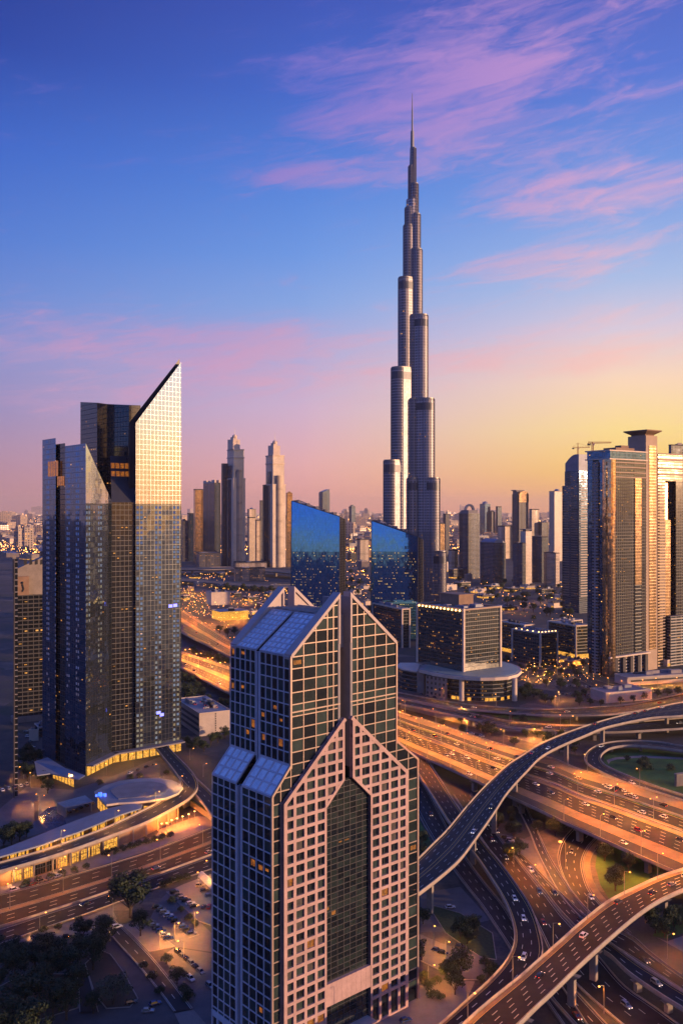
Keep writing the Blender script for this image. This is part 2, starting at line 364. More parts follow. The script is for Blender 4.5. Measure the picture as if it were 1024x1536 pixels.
M['steel'] = mat('galvanised steel', (0.24, 0.23, 0.22), 0.45, metal=0.6, vary=0.1, scale=1.0)
M['black'] = mat('dark rubber', (0.012, 0.012, 0.013), 0.7, vary=0.0)
M['carglass'] = mat('car glass', (0.012, 0.016, 0.022), 0.05, vary=0.0, spec=0.9)
M['red_paint'] = mat('red crane paint', (0.42, 0.06, 0.035), 0.5, vary=0.15, scale=0.5)
M['brick'] = mat('brown cladding', (0.27, 0.17, 0.11), 0.8, vary=0.2, scale=0.15)
M['tile_dark'] = mat('dark panel', (0.035, 0.037, 0.043), 0.35, vary=0.2, scale=0.1)
M['water'] = mat('pool deck', (0.05, 0.065, 0.10), 0.25, vary=0.2, scale=0.1)
M['sodium'] = emis('sodium lamp', (1.0, 0.34, 0.045), 4.5)
M['warm_lamp'] = emis('warm lamp', (1.0, 0.52, 0.16), 4.5)
M['white_lamp'] = emis('car headlamp', (1.0, 0.80, 0.62), 2.6)
M['red_lamp'] = emis('car tail lamp', (1.0, 0.06, 0.02), 2.4)
M['blue_lamp'] = emis('blue light', (0.02, 0.10, 1.0), 2.2)
M['room'] = room('lit room', (1.0, 0.24, 0.016), 0.26)
M['shop'] = room('lit shop', (1.0, 0.37, 0.04), 0.80, 0.5)
M['city_light'] = emis('city lamp', (1.0, 0.38, 0.07), 8.0)
M['pane_a'] = mat('green black glass', (0.020, 0.030, 0.030), 0.05, vary=0.25, scale=0.3, spec=0.8)
M['pane_b'] = mat('black glass', (0.010, 0.014, 0.018), 0.05, vary=0.25, scale=0.3, spec=0.8)
M['pane_c'] = mat('green glass', (0.035, 0.055, 0.050), 0.08, vary=0.25, scale=0.3, spec=0.7)
M['roof_glass'] = mat('blue roof glass', (0.72, 0.84, 0.95), 0.30, metal=0.15, vary=0.22, scale=0.4, spec=0.9)
M['leaf'] = mat('leaves', (0.036, 0.055, 0.020), 0.7, vary=0.5, scale=0.5)
M['leaf_dark'] = mat('dark leaves', (0.024, 0.040, 0.016), 0.7, vary=0.5, scale=0.5)
M['leaf_olive'] = mat('olive leaves', (0.075, 0.080, 0.045), 0.7, vary=0.4, scale=0.5)

# ground: one sheet to the horizon, city blocks in worn tones
def ground_material():
    m = bpy.data.materials.new('ground'); m.use_nodes = True; N = NT(m.node_tree); b = N.n['Principled BSDF']
    t = N.new('ShaderNodeTexCoord').outputs['Object']
    vo = N.new('ShaderNodeTexVoronoi', distance='MANHATTAN'); N.l.new(t, vo.inputs['Vector']); vo.inputs['Scale'].default_value = 0.016
    vs = N.new('ShaderNodeSeparateColor'); N.l.new(vo.outputs['Color'], vs.inputs[0])
    col = N.ramp(vs.outputs[0], [(0.0, (0.035, 0.034, 0.036, 1)), (0.35, (0.075, 0.064, 0.06, 1)), (0.6, (0.022, 0.036, 0.014, 1)), (0.72, (0.11, 0.09, 0.075, 1)), (1.0, (0.15, 0.12, 0.095, 1))])
    n = N.noise(t, 0.05, 6.0, 0.65); n2 = N.noise(t, 0.6, 4.0, 0.6)
    k = N.mix(N.mr(n, 0.35, 0.65), (0.040, 0.038, 0.038, 1), col)
    mul = N.new('ShaderNodeMix', data_type='RGBA', blend_type='MULTIPLY'); mul.inputs[0].default_value = 0.7
    N.l.new(k, mul.inputs[6]); N.l.new(N.ramp(n2, [(0.3, (0.55, 0.55, 0.55, 1)), (0.7, (1.25, 1.2, 1.15, 1))]), mul.inputs[7])
    N.l.new(mul.outputs[2], b.inputs['Base Color']); b.inputs['Roughness'].default_value = 0.9
    return m
g = MB()
RG = 45000.0
g.face([(-RG, -6000, 0), (RG, -6000, 0), (RG, RG, 0), (-RG, RG, 0)])
tag(g.build('ground', ground_material()), 'dim ground of city blocks spreading to the horizon', kind='structure')

def patch(name, pts, m, z, label):
    b = MB(); b.face([G(x, y, z) for x, y in pts])
    if b.f:
        o = b.build(name, m)
        if o.data.polygons[0].normal.z < 0: o.data.flip_normals()
        return tag(o, label, kind='structure')
# ------------------------------------------------------------------ planar frames for real mullion grids
def clip(poly, conv):
    """Sutherland-Hodgman: poly clipped by a convex CCW polygon, both lists of (a, z)"""
    out = list(poly); n = len(conv)
    for i in range(n):
        a, b = conv[i], conv[(i+1) % n]
        side = lambda p: (b[0]-a[0])*(p[1]-a[1])-(b[1]-a[1])*(p[0]-a[0])
        src, out = out, []
        for j in range(len(src)):
            p, q = src[j-1], src[j]; sp_, sq = side(p), side(q)
            if sq >= 0:
                if sp_ < 0: t = sp_/(sp_-sq); out.append((p[0]+(q[0]-p[0])*t, p[1]+(q[1]-p[1])*t))
                out.append(q)
            elif sp_ >= 0:
                t = sp_/(sp_-sq); out.append((p[0]+(q[0]-p[0])*t, p[1]+(q[1]-p[1])*t))
        if len(out) < 3: return []
    return out
def ccw(poly):
    a = sum(poly[i-1][0]*poly[i][1]-poly[i][0]*poly[i-1][1] for i in range(len(poly)))
    return poly if a > 0 else poly[::-1]
class Frame:
    """a plane in the world: o origin, r to the right seen from outside, u up along it, n inwards"""
    def __init__(s, o, r, u, n): s.o, s.r, s.u, s.n = Vector(o), Vector(r).normalized(), Vector(u).normalized(), Vector(n).normalized()
    def P(s, a, z, d=0.0): return s.o+s.r*a+s.u*z+s.n*d
    def slab(s, mb, poly, d0, d1, m=0, back=False):
        poly = ccw(poly)
        if len(poly) < 3: return
        f = [s.P(a, z, d0) for a, z in poly]; b = [s.P(a, z, d1) for a, z in poly]; n = len(poly)
        mb.face(f, m)
        for i in range(n):
            j = (i+1) % n; mb.face([f[i], b[i], b[j], f[j]], m)
        if back: mb.face(b[::-1], m)
    def grid(s, mull, glass, regions, al, zl, wa, wz, proud=0.25, lit=0.02, nm=3, jit=0.02, glassd=0.0, thick=0.3):
        """mullion bars along the lines al / zl clipped to convex regions; loose glass panes between"""
        for reg in regions:
            reg = ccw(reg); a0, a1 = min(p[0] for p in reg), max(p[0] for p in reg); z0, z1 = min(p[1] for p in reg), max(p[1] for p in reg)
            for a in al:
                q = clip([(a-wa/2, z0-9), (a+wa/2, z0-9), (a+wa/2, z1+9), (a-wa/2, z1+9)], reg)
                if q: s.slab(mull, q, -proud, thick)
            for z in zl:
                q = clip([(a0-9, z-wz/2), (a1+9, z-wz/2), (a1+9, z+wz/2), (a0-9, z+wz/2)], reg)
                if q: s.slab(mull, q, -proud+0.02, thick)
            if glass is None: continue
            aa = sorted(set([a0]+[a for a in al if a0 < a < a1]+[a1])); zz = sorted(set([z0]+[z for z in zl if z0 < z < z1]+[z1]))
            for i in range(len(aa)-1):
                for j in range(len(zz)-1):
                    q = clip([(aa[i], zz[j]), (aa[i+1], zz[j]), (aa[i+1], zz[j+1]), (aa[i], zz[j+1])], reg)
                    if len(q) < 3: continue
                    k = RND.random(); li = lit(zz[j], aa[i]) if callable(lit) else lit
                    mi = nm if k < li else RND.randrange(nm)
                    t1, t2 = RND.uniform(-jit, jit), RND.uniform(-jit, jit)
                    c = q[0]
                    glass.face([s.P(a, z, glassd+0.05+t1*(a-c[0])/4+t2*(z-c[1])/4) for a, z in ccw(q)], mi if mi < nm else 0)
                    if mi == nm and len(q) == 4:      # a lit lamp and ceiling seen through part of the pane
                        xa, xb = min(p[0] for p in q), max(p[0] for p in q); ya, yb = min(p[1] for p in q), max(p[1] for p in q); k0, k1 = RND.uniform(0.12, 0.4), RND.uniform(0.6, 0.88); k2, k3 = RND.uniform(0.2, 0.45), RND.uniform(0.6, 0.9)
                        glass.face([s.P(xa+(xb-xa)*e, ya+(yb-ya)*g_, glassd+0.01) for e, g_ in ((k0, k2), (k1, k2), (k1, k3), (k0, k3))], nm)

UP = Vector((0, 0, 1))
# ------------------------------------------------------------------ the gabled pink granite tower
TH = math.radians(48.5)
DR, DL = Vector((math.sin(TH), math.cos(TH), 0)), Vector((-math.cos(TH), math.sin(TH), 0))
OT = G(517, 1554)
tower = thing('granite_tower', 'pink granite and dark glass office tower with split twin gables', 'tower', OT)
def upx(px, v=0.0):
    p = OT+DL*v; return cross_px(p, DR, px)
def vpx(px, u):
    p = OT+DR*u; return cross_px(p, DL, px)
def zfr(px, py, v=0.0):
    p = OT+DL*v+DR*upx(px, v); return Zat(py, p.y)
FL = 3.9
uL0, uR0 = upx(408), upx(626)            # lower box
uL1, uR1 = upx(436), upx(594)            # upper box
s0, s1 = upx(509.5), upx(524.6)          # the slot between the halves
zeL, zeR = zfr(436, 978), zfr(594, 969); zE = (zeL+zeR)/2
zP = (zfr(509.5, 890)+zfr(524.6, 891))/2
zS = (zfr(436, 1145)+zfr(594, 1114))/2   # where the lower roof meets the upper box
zB = (zfr(408, 1187)+zfr(626, 1146))/2   # eaves of the lower box
vA0, vA1, vA2 = vpx(390, uL1), vpx(384, uL1), vpx(346, uL1)
vB0, vB1, vB2 = vpx(363, uL0), vpx(354.5, uL0), vpx(318, uL0)
DEP = (vA2+vB2)/2
print('tower', [round(x, 1) for x in (uL0, uL1, s0, s1, uR1, uR0, zE, zP, zS, zB, vA0, vA1, vA2, vB0, vB1, vB2, zeL, zeR)])
DEP = max(30.0, DEP)
def DP(u, v, z): return OT+DR*u+DL*v+UP*z
front = Frame(OT, DR, UP, DL)
IN = 0.35                                 # glass body sits this far behind the grid plane
# dark core volumes (behind the glass skins)
core = MB()
def cprism(mb, u0, u1, v0, v1, z0, z1, m=0): mb.prism([DP(u0, v0, 0), DP(u1, v0, 0), DP(u1, v1, 0), DP(u0, v1, 0)], z0, z1, m)
cprism(core, uL0+IN, s0-IN, IN, vB0, 0, zB-0.3); cprism(core, uL0+IN, s0-IN, vB1, DEP-IN, 0, zB-0.3); cprism(core, uL0+4.0, s0-IN, vB0-0.1, vB1+0.1, 0, zB-0.6)
cprism(core, s1+IN, uR0-IN, IN, DEP-IN, 0, zB-0.3)
cprism(core, uL1+IN, s0-IN, IN, vA0, zB-1, zE-0.2); cprism(core, uL1+IN, s0-IN, vA1, DEP-IN, zB-1, zE-0.2); cprism(core, uL1+4.0, s0-IN, vA0-0.1, vA1+0.1, zB-1, zE-0.4)
cprism(core, s1+IN, uR1-IN, IN, DEP-IN, zB-1, zE-0.2)
cprism(core, s0-IN-0.2, s1+IN+0.2, 7.0, DEP-7.0, 0, zE+6)
core.build('glass_core', M['pane_b'], tower)
PM = [M['pane_a'], M['pane_b'], M['pane_c'], M['room'], M['pane_d']]
rows = [FL*i for i in range(1, 48)]
# front curtain wall, two halves
litf = lambda z, a: 0.006
left_up = [(uL1, zB-9), (s0, zB-9), (s0, zP), (uL1, zE)]
right_up = [(s1, zB-9), (uR1, zB-9), (uR1, zE), (s1, zP)]
wl = s0-uL1; wr = uR1-s1
aL = [uL1+wl*t for t in (0.0, 0.25, 0.5, 0.735, 0.86, 1.0)]; aR = [s1+wr*t for t in (0.0, 0.15, 0.29, 0.53, 0.77, 1.0)]
def fgrid(regs, al, lit):
    mu, gl = MB(), MB(); front.grid(mu, gl, regs, al, rows, 0.34, 0.34, 0.14, lit); gl.build('front_glazing', PM, tower); mu.build('front_mullions', M['alu'], tower)
fgrid([left_up], aL, litf)
fgrid([right_up], aR, litf)
low_l = [(uL0, 5.0), (uL1, 5.0), (uL1, zS), (uL0, zB)]; low_r = [(uR1, 5.0), (uR0, 5.0), (uR0, zB), (uR1, zS)]
fgrid([low_l], [uL0+0.3, (uL0*0.55+uL1*0.45), uL1], 0.01)
fgrid([low_r], [uR0-0.3, (uR0*0.55+uR1*0.45), uR1], 0.03)
# a narrow double line of frames at the service floor
for (a0, a1) in ((uL1, s0), (s1, uR1)):
    zz = round(zfr(500, 1058)/FL)*FL; b = MB()
    front.slab(b, [(a0, zz+1.2), (a1, zz+1.2), (a1, zz+1.6), (a0, zz+1.6)], -0.28, 0.3); b.build('service_floor_band', M['alu'], tower)
# sides: left face, in two bays split by a slot, and right face
def side_bay(u, va, vb, z0, z1, ncol, lit):
    ms_, gs_ = MB(), MB(); fr = Frame(DP(u, vb, 0), -DL, UP, DR)
    w = vb-va
    fr.grid(ms_, gs_, [[(0, z0), (w, z0), (w, z1), (0, z1)]], [w*i/ncol+(0.18 if i == 0 else -0.18 if i == ncol else 0) for i in range(ncol+1)], rows+[z1-0.25], 0.36, 0.36, 0.2, lit)
    gs_.build('side_glazing', PM, tower); ms_.build('side_mullions', M['granite_dark'], tower)
litA = lambda z, a: 0.13 if (zE-34 < z < zE-10) else 0.04
side_bay(uL1, 0.2, vA0, zS-0.5, zE, 5, litA); side_bay(uL1, vA1, DEP, zS-0.5, zE, 5, litA)
litB = lambda z, a: 0.7 if abs(z-(zB-27)) < 2.1 and a > 3 else 0.015
side_bay(uL0, 0.2, vB0, 6.0, zB, 4, litB); side_bay(uL0, vB1, DEP, 6.0, zB, 4, 0.01)
def side_bay_r(u, va, vb, z0, z1, ncol, lit):
    ms_, gs_ = MB(), MB(); fr = Frame(DP(u, va, 0), DL, UP, -DR); w = vb-va
    fr.grid(ms_, gs_, [[(0, z0), (w, z0), (w, z1), (0, z1)]], [w*i/ncol for i in range(ncol+1)], rows, 0.36, 0.36, 0.2, lit)
    gs_.build('side_glazing', PM, tower); ms_.build('side_mullions', M['granite_dark'], tower)
side_bay_r(uR1, 0.2, DEP, zS, zE, 10, 0.03); side_bay_r(uR0, 0.2, DEP, 6.0, zB, 8, 0.03)
# granite base below the side glazing, corner piers, slot linings
gd = MB()
for (va, vb) in ((0.2, vB0), (vB1, DEP)):
    fr = Frame(DP(uL0, vb, 0), -DL, UP, DR); w = vb-va; n = 4
    fr.slab(gd, [(0, 4.6), (w, 4.6), (w, 6.6), (0, 6.6)], -0.35, 0.3)
    for i in range(n+1): fr.slab(gd, [(max(0, w*i/n-0.5), 0), (min(w, w*i/n+0.5), 0), (min(w, w*i/n+0.5), 4.6), (max(0, w*i/n-0.5), 4.6)], -0.35, 0.3)
gd.build('granite_base', M['granite_dark'], tower)
for (u, va, vb, zt) in ((uL0, vB0, vB1, zB-0.8), (uL1, vA0, vA1, zE-0.6)):
    gd = MB(); cprism(gd, u+0.1, u+1.2, va-0.02, va+1.1, 0 if u == uL0 else zS-4, zt); cprism(gd, u+2.6, u+4.2, va+0.9, vb-0.02, 0 if u == uL0 else zS-4, zt)
    cprism(gd, u+0.02, u+2.9, vb-0.5, vb+0.02, 0 if u == uL0 else zS-4, zt); gd.build('slot_pier', M['granite_dark'], tower)

sl = MB()
for (a, b) in ((s0-1.0, s0+0.02), (s1-0.02, s1+1.0)): cprism(sl, a, b, -0.25, 8.0, zfr(517, 1163)+2.5, zP-1.2)
sl.build('slot_lining', M['slot_stone'], tower)
fr = Frame(DP(s0, 6.9, 0), DR, UP, DL); iT = int((zE+2)/FL)
for i in range(iT-13, iT+1):
    if i % 2 == 0 or RND.random() < 0.3:
        sw = MB(); sw.face([fr.P(a, z, 0) for a, z in ((0.5, i*FL+0.6), (s1-s0-0.5, i*FL+0.6), (s1-s0-0.5, i*FL+3.2), (0.5, i*FL+3.2))], 1 if i in (iT, iT-2) or RND.random() < 0.1 else 0)
        sw.build('slot_window', [M['pane_b'], M['room']], tower)
# gable fins, front and back: thick stone-edged walls standing above the roof
def fin(v0, v1, solid, m):
    fb = MB(); fr = Frame(DP(0, v0, 0), DR, UP, DL); t = v1-v0
    for (a_out, a_in) in ((uL1, s0), (uR1, s1)):
        sgn = 1 if a_in > a_out else -1
        dz = (zP-zE)/abs(a_in-a_out)
        th = 1.1
        fr.slab(fb, [(a_out, zE-0.9), (a_out, zE+0.55), (a_in, zP+0.55), (a_in, zP-0.9)] , -0.42, t, 0, True)       # raking coping
        fr.slab(fb, [(a_in-0.62*sgn, zE+2), (a_in, zE+2), (a_in, zP-0.9), (a_in-0.62*sgn, zP-0.9-0.62*dz)], -0.40, t, 0, True)
        if solid: fr.slab(fb, [(a_out, zE-1.2), (a_in-0.62*sgn, zE-1.2), (a_in-0.62*sgn, zP-1.0-0.62*dz), (a_out, zE-0.9)], 0.2, t-0.2, 0, True)
        else: fr.slab(fb, [(a_out, zE-1.2), (a_in-0.62*sgn, zE-1.2), (a_in-0.62*sgn, zP-1.0-0.62*dz), (a_out, zE-0.9)], 0.6, t-0.1, 0, True)
    return fb.build('gable_fin', m, tower)
fin(0.0, 3.4, False, M['granite_trim']); fin(DEP-3.4, DEP, True, M['granite_trim'])
# corner posts of the front
pk = MB()
front.slab(pk, [(uL1-0.35, zS-1), (uL1+0.35, zS-1), (uL1+0.35, zE), (uL1-0.35, zE)], -0.36, 0.5, 0, True)
front.slab(pk, [(uL0-0.3, 0), (uL0+0.4, 0), (uL0+0.4, zB), (uL0-0.3, zB)], -0.36, 0.5, 0, True)
pk.build('edge_trim', M['alu'], tower); pk = MB()
front.slab(pk, [(uR0-0.4, 0), (uR0+0.3, 0), (uR0+0.3, zB), (uR0-0.4, zB)], -0.36, 0.5, 0, True)
front.slab(pk, [(uR1-0.3, zS-1), (uR1+0.3, zS-1), (uR1+0.3, zE), (uR1-0.3, zE)], -0.36, 0.5, 0, True)
for a0, z0, a1, z1 in ((uL0, zB, uL1, zS), (uR0, zB, uR1, zS)):
    b = MB(); b.bar(front.P(a0, z0, -0.05), front.P(a1, z1, -0.05), 0.7, 0.7); b.build('raking_trim', M['alu'], tower)
pk.build('edge_trim', M['alu'], tower)
# glass roofs with frames: main slopes and the four lower lean-tos
def slope_roof(pa, pb, pc, pd, na, nz, w=0.5, mi=0):
    """quad eave pa->pb (seen from outside left to right), ridge pd->pc"""
    rg, rm = MB(), MB(); pa, pb, pc, pd = map(Vector, (pa, pb, pc, pd)); r = (pb-pa).normalized(); nrm = (pb-pa).cross(pd-pa).normalized(); u = nrm.cross(r)
    fr = Frame(pa, r, u, -nrm); W_, L_ = (pb-pa).length, (pd-pa).length
    fr.grid(rm, rg, [[(0, 0), (W_, 0), (W_, L_), (0, L_)]], [W_*i/na+(w/2 if i == 0 else -w/2 if i == na else 0) for i in range(na+1)], [L_*i/nz+(w/2 if i == 0 else -w/2 if i == nz else 0) for i in range(nz+1)], w, w, 0.22, 0.0, 1, 0.04)
    rg.build('roof_glazing', [M['roof_glass'], M['pane_c']], tower); rm.build('roof_frames', M['granite_dark'], tower)
zR_ = zE+(zP-zE)*0.62
for (va, vb) in ((3.4, vA0+0.4), (vA1, DEP-3.4)):
    slope_roof(DP(uL1+0.1, vb, zE), DP(uL1+0.1, va, zE), DP(s0-5.5, va, zR_), DP(s0-5.5, vb, zR_), 5, 8)
slope_roof(DP(uR1, 3.4, zE), DP(uR1, DEP-3.4, zE), DP(s1+5.5, DEP-3.4, zR_), DP(s1+5.5, 3.4, zR_), 10, 8)
for (va, vb) in ((0.35, vB0), (vB1, DEP)):
    slope_roof(DP(uL0, vb, zB), DP(uL0, va, zB), DP(uL1+0.2, va, zS), DP(uL1+0.2, vb, zS), 4, 3, 0.55)
slope_roof(DP(uR0, 0.35, zB), DP(uR0, DEP, zB), DP(uR1-0.2, DEP, zS), DP(uR1-0.2, 0.35, zS), 8, 3, 0.55)
rf = MB(); cprism(rf, s0-5.7, s1+5.7, 3.4, DEP-3.4, zE, zR_-0.1)
for i in range(5): rf.bar(DP(s0-5+i*2.4, 6, zR_+0.9), DP(s0-5+i*2.4, DEP-6, zR_+0.9), 0.5, 0.5)
for i in range(6): rf.bar(DP(s0-6, 6+i*(DEP-12)/5, zR_+0.4), DP(s1+5, 6+i*(DEP-12)/5, zR_+0.4), 0.4, 0.4)
rf.build('roof_deck', M['roof_pale'], tower)
bw = MB()
for i in range(6):
    t0, t1 = i/6, (i+1)/6
cprism(bw, uL0, uR0, DEP-0.3, DEP, 0, zB); cprism(bw, uL1, uR1, DEP-0.3, DEP, zB, zE)
bw.build('rear_wall', M['pane_b'], tower)
# granite panels in front of the lower part: a lattice of stone bars with set-back windows
VP = -1.6
gf = Frame(DP(0, VP, 0), DR, UP, DL)
ug = lambda px: upx(px, VP)
zg = lambda px, py: zfr(px, py, VP)
gA, gS, gE = ug(426), ug(517), ug(490)       # left panel: outer edge, slot edge, portal edge
hA, hS, hE = ug(612), ug(529), ug(556)
zA, zT, zA2, zT2 = zg(426, 1199), zg(516, 1075), zg(612, 1163), zg(529, 1076)
zTop = (zT+zT2)/2; zLow = (zA+zA2)/2
zpa, zpl, zpr = zg(517, 1170), zg(490, 1212), zg(556, 1194)
zPort = (zpl+zpr)/2; zApex = zpa
print('granite', [round(x, 1) for x in (gA, gS, gE, hA, hS, hE, zA, zA2, zT, zT2, zpa, zpl, zpr)])
win_mesh = {}
NWIN = 0
extra = MB()
def panel(outer, slot, port):
    sg = 1 if slot > outer else -1
    reg1 = ccw([(outer, 0), (port, 0), (port, zLow+(zTop-zLow)*abs(port-outer)/abs(slot-outer)), (outer, zLow)])
    zmid = zLow+(zTop-zLow)*abs(port-outer)/abs(slot-outer)
    reg2 = ccw([(port, zPort), (slot, zApex), (slot, zTop), (port, zmid)])
    lat = MB()
    w4 = abs(port-outer)/4.0
    cols = [outer+sg*w4*i for i in range(0, 8)]
    cols = [c for c in cols if (c-slot)*sg < -0.6]
    zl = [1.0+8.2+3.75*i for i in range(0, 40) if 9.2+3.75*i < zTop]
    full = [zl, ]
    for reg in (reg1, reg2):
        z0, z1 = min(p[1] for p in reg), max(p[1] for p in reg); a0, a1 = min(p[0] for p in reg), max(p[0] for p in reg)
        for c in cols:
            ww = 0.58 if c != outer else 1.4
            q = clip([(c-ww, z0-5), (c+ww, z0-5), (c+ww, z1+5), (c-ww, z1+5)], reg)
            if q: gf.slab(lat, q, 0.0, 1.5)
        for z in zl:
            q = clip([(a0-5, z-0.55), (a1+5, z-0.55), (a1+5, z+0.55), (a0-5, z+0.55)], reg)
            if q: gf.slab(lat, q, 0.012, 1.5)
    # solid edges: along the gable, the slot, the portal
    def rake(p, q, w):
        d = Vector((q[0]-p[0], q[1]-p[1])); nn = Vector((d.y, -d.x)).normalized()*w
        if nn.y > 0: nn = -nn
        gf.slab(lat, [p, q, (q[0]+nn.x, q[1]+nn.y), (p[0]+nn.x, p[1]+nn.y)], -0.03, 1.55, 0, True)
    rake((outer, zLow), (slot, zTop), 1.25)
    gf.slab(lat, [(slot-1.0*sg, zApex-0.5), (slot, zApex), (slot, zTop), (slot-1.0*sg, zTop-1.0)], -0.024, 1.55, 0, True)
    d = Vector((slot-port, zApex-zPort)).normalized(); nn = Vector((-d.y, d.x))*1.0
    if nn.y < 0: nn = -nn
    gf.slab(lat, [(port, zPort), (slot, zApex), (slot+nn.x, zApex+nn.y), (port+nn.x, zPort+nn.y)], -0.03, 1.55, 0, True)
    gf.slab(lat, [(port-0.9*sg, 0), (port, 0), (port, zPort), (port-0.9*sg, zPort+0.6)], -0.02, 1.55, 0, True)
    gf.slab(lat, [(outer, 0), (outer+0.8*sg, 0), (outer+0.8*sg, zLow+0.6), (outer, zLow)], -0.02, 1.58, 0, True)
    gf.slab(lat, ccw([(outer, 0), (port, 0), (port, 0.7), (outer, 0.7)]), 0.02, 1.5)
    pn = lat.build('granite_panel', M['granite'], tower)
    cells = []
    zs = [0.7]+zl
    for reg in (reg1, reg2):
        for i in range(len(cols)):
            c0 = cols[i]; c1 = cols[i]+sg*w4
            for j in range(len(zs)):
                za, zb = zs[j]+(0.55 if j else 0), (zs[j+1]-0.55 if j+1 < len(zs) else zTop)
                q = clip(ccw([(c0+0.58*sg, za), (c1-0.58*sg, za), (c1-0.58*sg, zb), (c0+0.58*sg, zb)]), reg)
                if len(q) >= 3:
                    ar = abs(sum(q[k-1][0]*q[k][1]-q[k][0]*q[k-1][1] for k in range(len(q))))/2
                    if ar > 1.2: cells.append((q, j))
    return pn, cells
nlit = 0
allc = []
for args in ((gA, gS, gE), (hA, hS, hE)):
    pn, cells = panel(*args); allc.append((pn, cells))
wins = [(pn, c) for pn, cs in allc for c in cs]
wins.sort(key=lambda x: -sum(p[1] for p in x[1][0])/len(x[1][0]))     # highest first: they show clearest
per = {0: 0, 1: 0}
for pi, (pn, cells) in enumerate(allc):
    rest = MB()
    cells.sort(key=lambda c: -sum(p[1] for p in c[0])/len(c[0]))
    for k, (q, j) in enumerate(cells):
        zc = sum(p[1] for p in q)/len(q)
        r = RND.random()
        if j <= 1: mi = 3 if r < 0.38 else 1
        else: mi = 3 if r < 0.02 else (4 if r < 0.13 else RND.randrange(3))
        if k < 100:
            b = MB(); gf.slab(b, q, 0.62, 0.9)
            if len(q) == 4:          # a glazing bar down the middle
                xs = sorted(set(round(p[0], 3) for p in q)); zq = sorted(set(round(p[1], 3) for p in q))
                if len(xs) == 2: gf.slab(b, [((xs[0]+xs[1])/2-0.07, zq[0]), ((xs[0]+xs[1])/2+0.07, zq[0]), ((xs[0]+xs[1])/2+0.07, zq[-1]), ((xs[0]+xs[1])/2-0.07, zq[-1])], 0.55, 0.64, 1)
            o = b.build('window', [PM[mi], M['alu_dark']], pn, org=OT)
        else: gf.slab(rest, q, 0.62, 0.9, mi)
    if rest.f: tag(rest.build('lower_windows', PM, pn, org=OT), kind='stuff')
# portal: tall five-sided dark glass with a fine frame, granite band and entrance below
pf = Frame(DP(0, -0.3, 0), DR, UP, DL)
pg, pm_ = MB(), MB()
pentL = [(gE, 0), ((gE+hE)/2, 0), ((gE+hE)/2, zApex+1.2), (gS, zApex-1), (gE, zPort)]; 
pent = ccw([(gE, 0), (hE, 0), (hE, zPort), (hS, zApex), (gS, zApex), (gE, zPort)])
nw = 7; zlp = [2.0+1.95*i for i in range(0, 60) if 2+1.95*i < zApex]
pf.grid(pm_, pg, [pent], [gE+(hE-gE)*i/nw for i in range(nw+1)], zlp, 0.16, 0.14, 0.10, lambda z, a: 0.5 if (a > gE+4 and (abs(z-(zPort-14)) < 1.6 or abs(z-(zPort-62)) < 1.6)) else 0.015, 2)
pg.build('portal_glazing', [M['pane_a'], M['pane_b'], M['room']], tower); pm_.build('portal_frames', M['alu_dark'], tower)
pb = MB(); zb0, zb1 = zfr(523, 1496, VP), zfr(523, 1463, VP)
gf.slab(pb, [(gE, zb0), (hE, zb0), (hE, zb1), (gE, zb1)], 0.10, 1.5, 0, True)
for i in range(1, 9): gf.slab(pb, [(gE+(hE-gE)*i/9-0.06, zb0), (gE+(hE-gE)*i/9+0.06, zb0), (gE+(hE-gE)*i/9+0.06, zb1), (gE+(hE-gE)*i/9-0.06, zb1)], 0.06, 0.2, 0)
pb.build('entrance_band', M['granite'], tower)
eb = MB()
for i in range(5):
    a = gE+1.2+(hE-gE-2.4)*i/4; gf.slab(eb, [(a-0.5, 0), (a+0.5, 0), (a+0.5, 3.2), (a-0.5, 3.2)], -1.8, 1.0, 0, True)
gf.slab(eb, [(gE+0.6, 3.2), (hE-0.6, 3.2), (hE-0.6, 3.7), (gE+0.6, 3.7)], -3.6, 1.2, 0, True)
eb.build('entrance_canopy', M['granite_trim'], tower)

# ------------------------------------------------------------------ facades of the other towers
FA = {}
FA['mirror'] = facade('silver mirror glass', 3.0, 3.7, 0.045, 0.06, (0.20, 0.25, 0.31), (0.030, 0.036, 0.045), 0.93, 0.045, 0.010, 0.5, jit=0.020, punch=5, vvary=0.10, fmetal=0.6, frough=0.3)  # base colour darkened to paint the dark ground mirrored below the horizon
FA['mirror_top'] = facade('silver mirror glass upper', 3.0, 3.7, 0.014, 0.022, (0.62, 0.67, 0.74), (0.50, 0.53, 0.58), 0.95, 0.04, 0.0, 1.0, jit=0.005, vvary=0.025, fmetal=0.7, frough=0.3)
FA['mirror_sky_blue'] = facade('blue mirror glass', 3.0, 3.7, 0.035, 0.05, (0.14, 0.22, 0.36), (0.05, 0.07, 0.10), 0.92, 0.045, 0.008, 0.5, jit=0.015, punch=5, vvary=0.12, fmetal=0.6, frough=0.3)  # blue sky reflection tinted into the glass of the left faces
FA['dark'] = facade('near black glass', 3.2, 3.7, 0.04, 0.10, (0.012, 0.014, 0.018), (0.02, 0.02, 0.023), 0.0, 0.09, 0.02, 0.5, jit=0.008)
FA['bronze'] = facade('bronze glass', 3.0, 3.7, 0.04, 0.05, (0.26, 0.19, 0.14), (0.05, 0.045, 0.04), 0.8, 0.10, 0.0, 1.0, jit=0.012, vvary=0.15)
FA['bluegl_reflect'] = facade('deep blue mirror glass reflected city', 1.6, 4.0, 0.03, 0.03, (0.075, 0.28, 0.58), (0.05, 0.19, 0.40), 0.92, 0.035, 0.07, 0.7, (1.0, 0.52, 0.08), jit=0.008, vvary=0.12, fmetal=0.9, frough=0.08)  # darker base and glowing cells paint the mirrored dark city and its lights
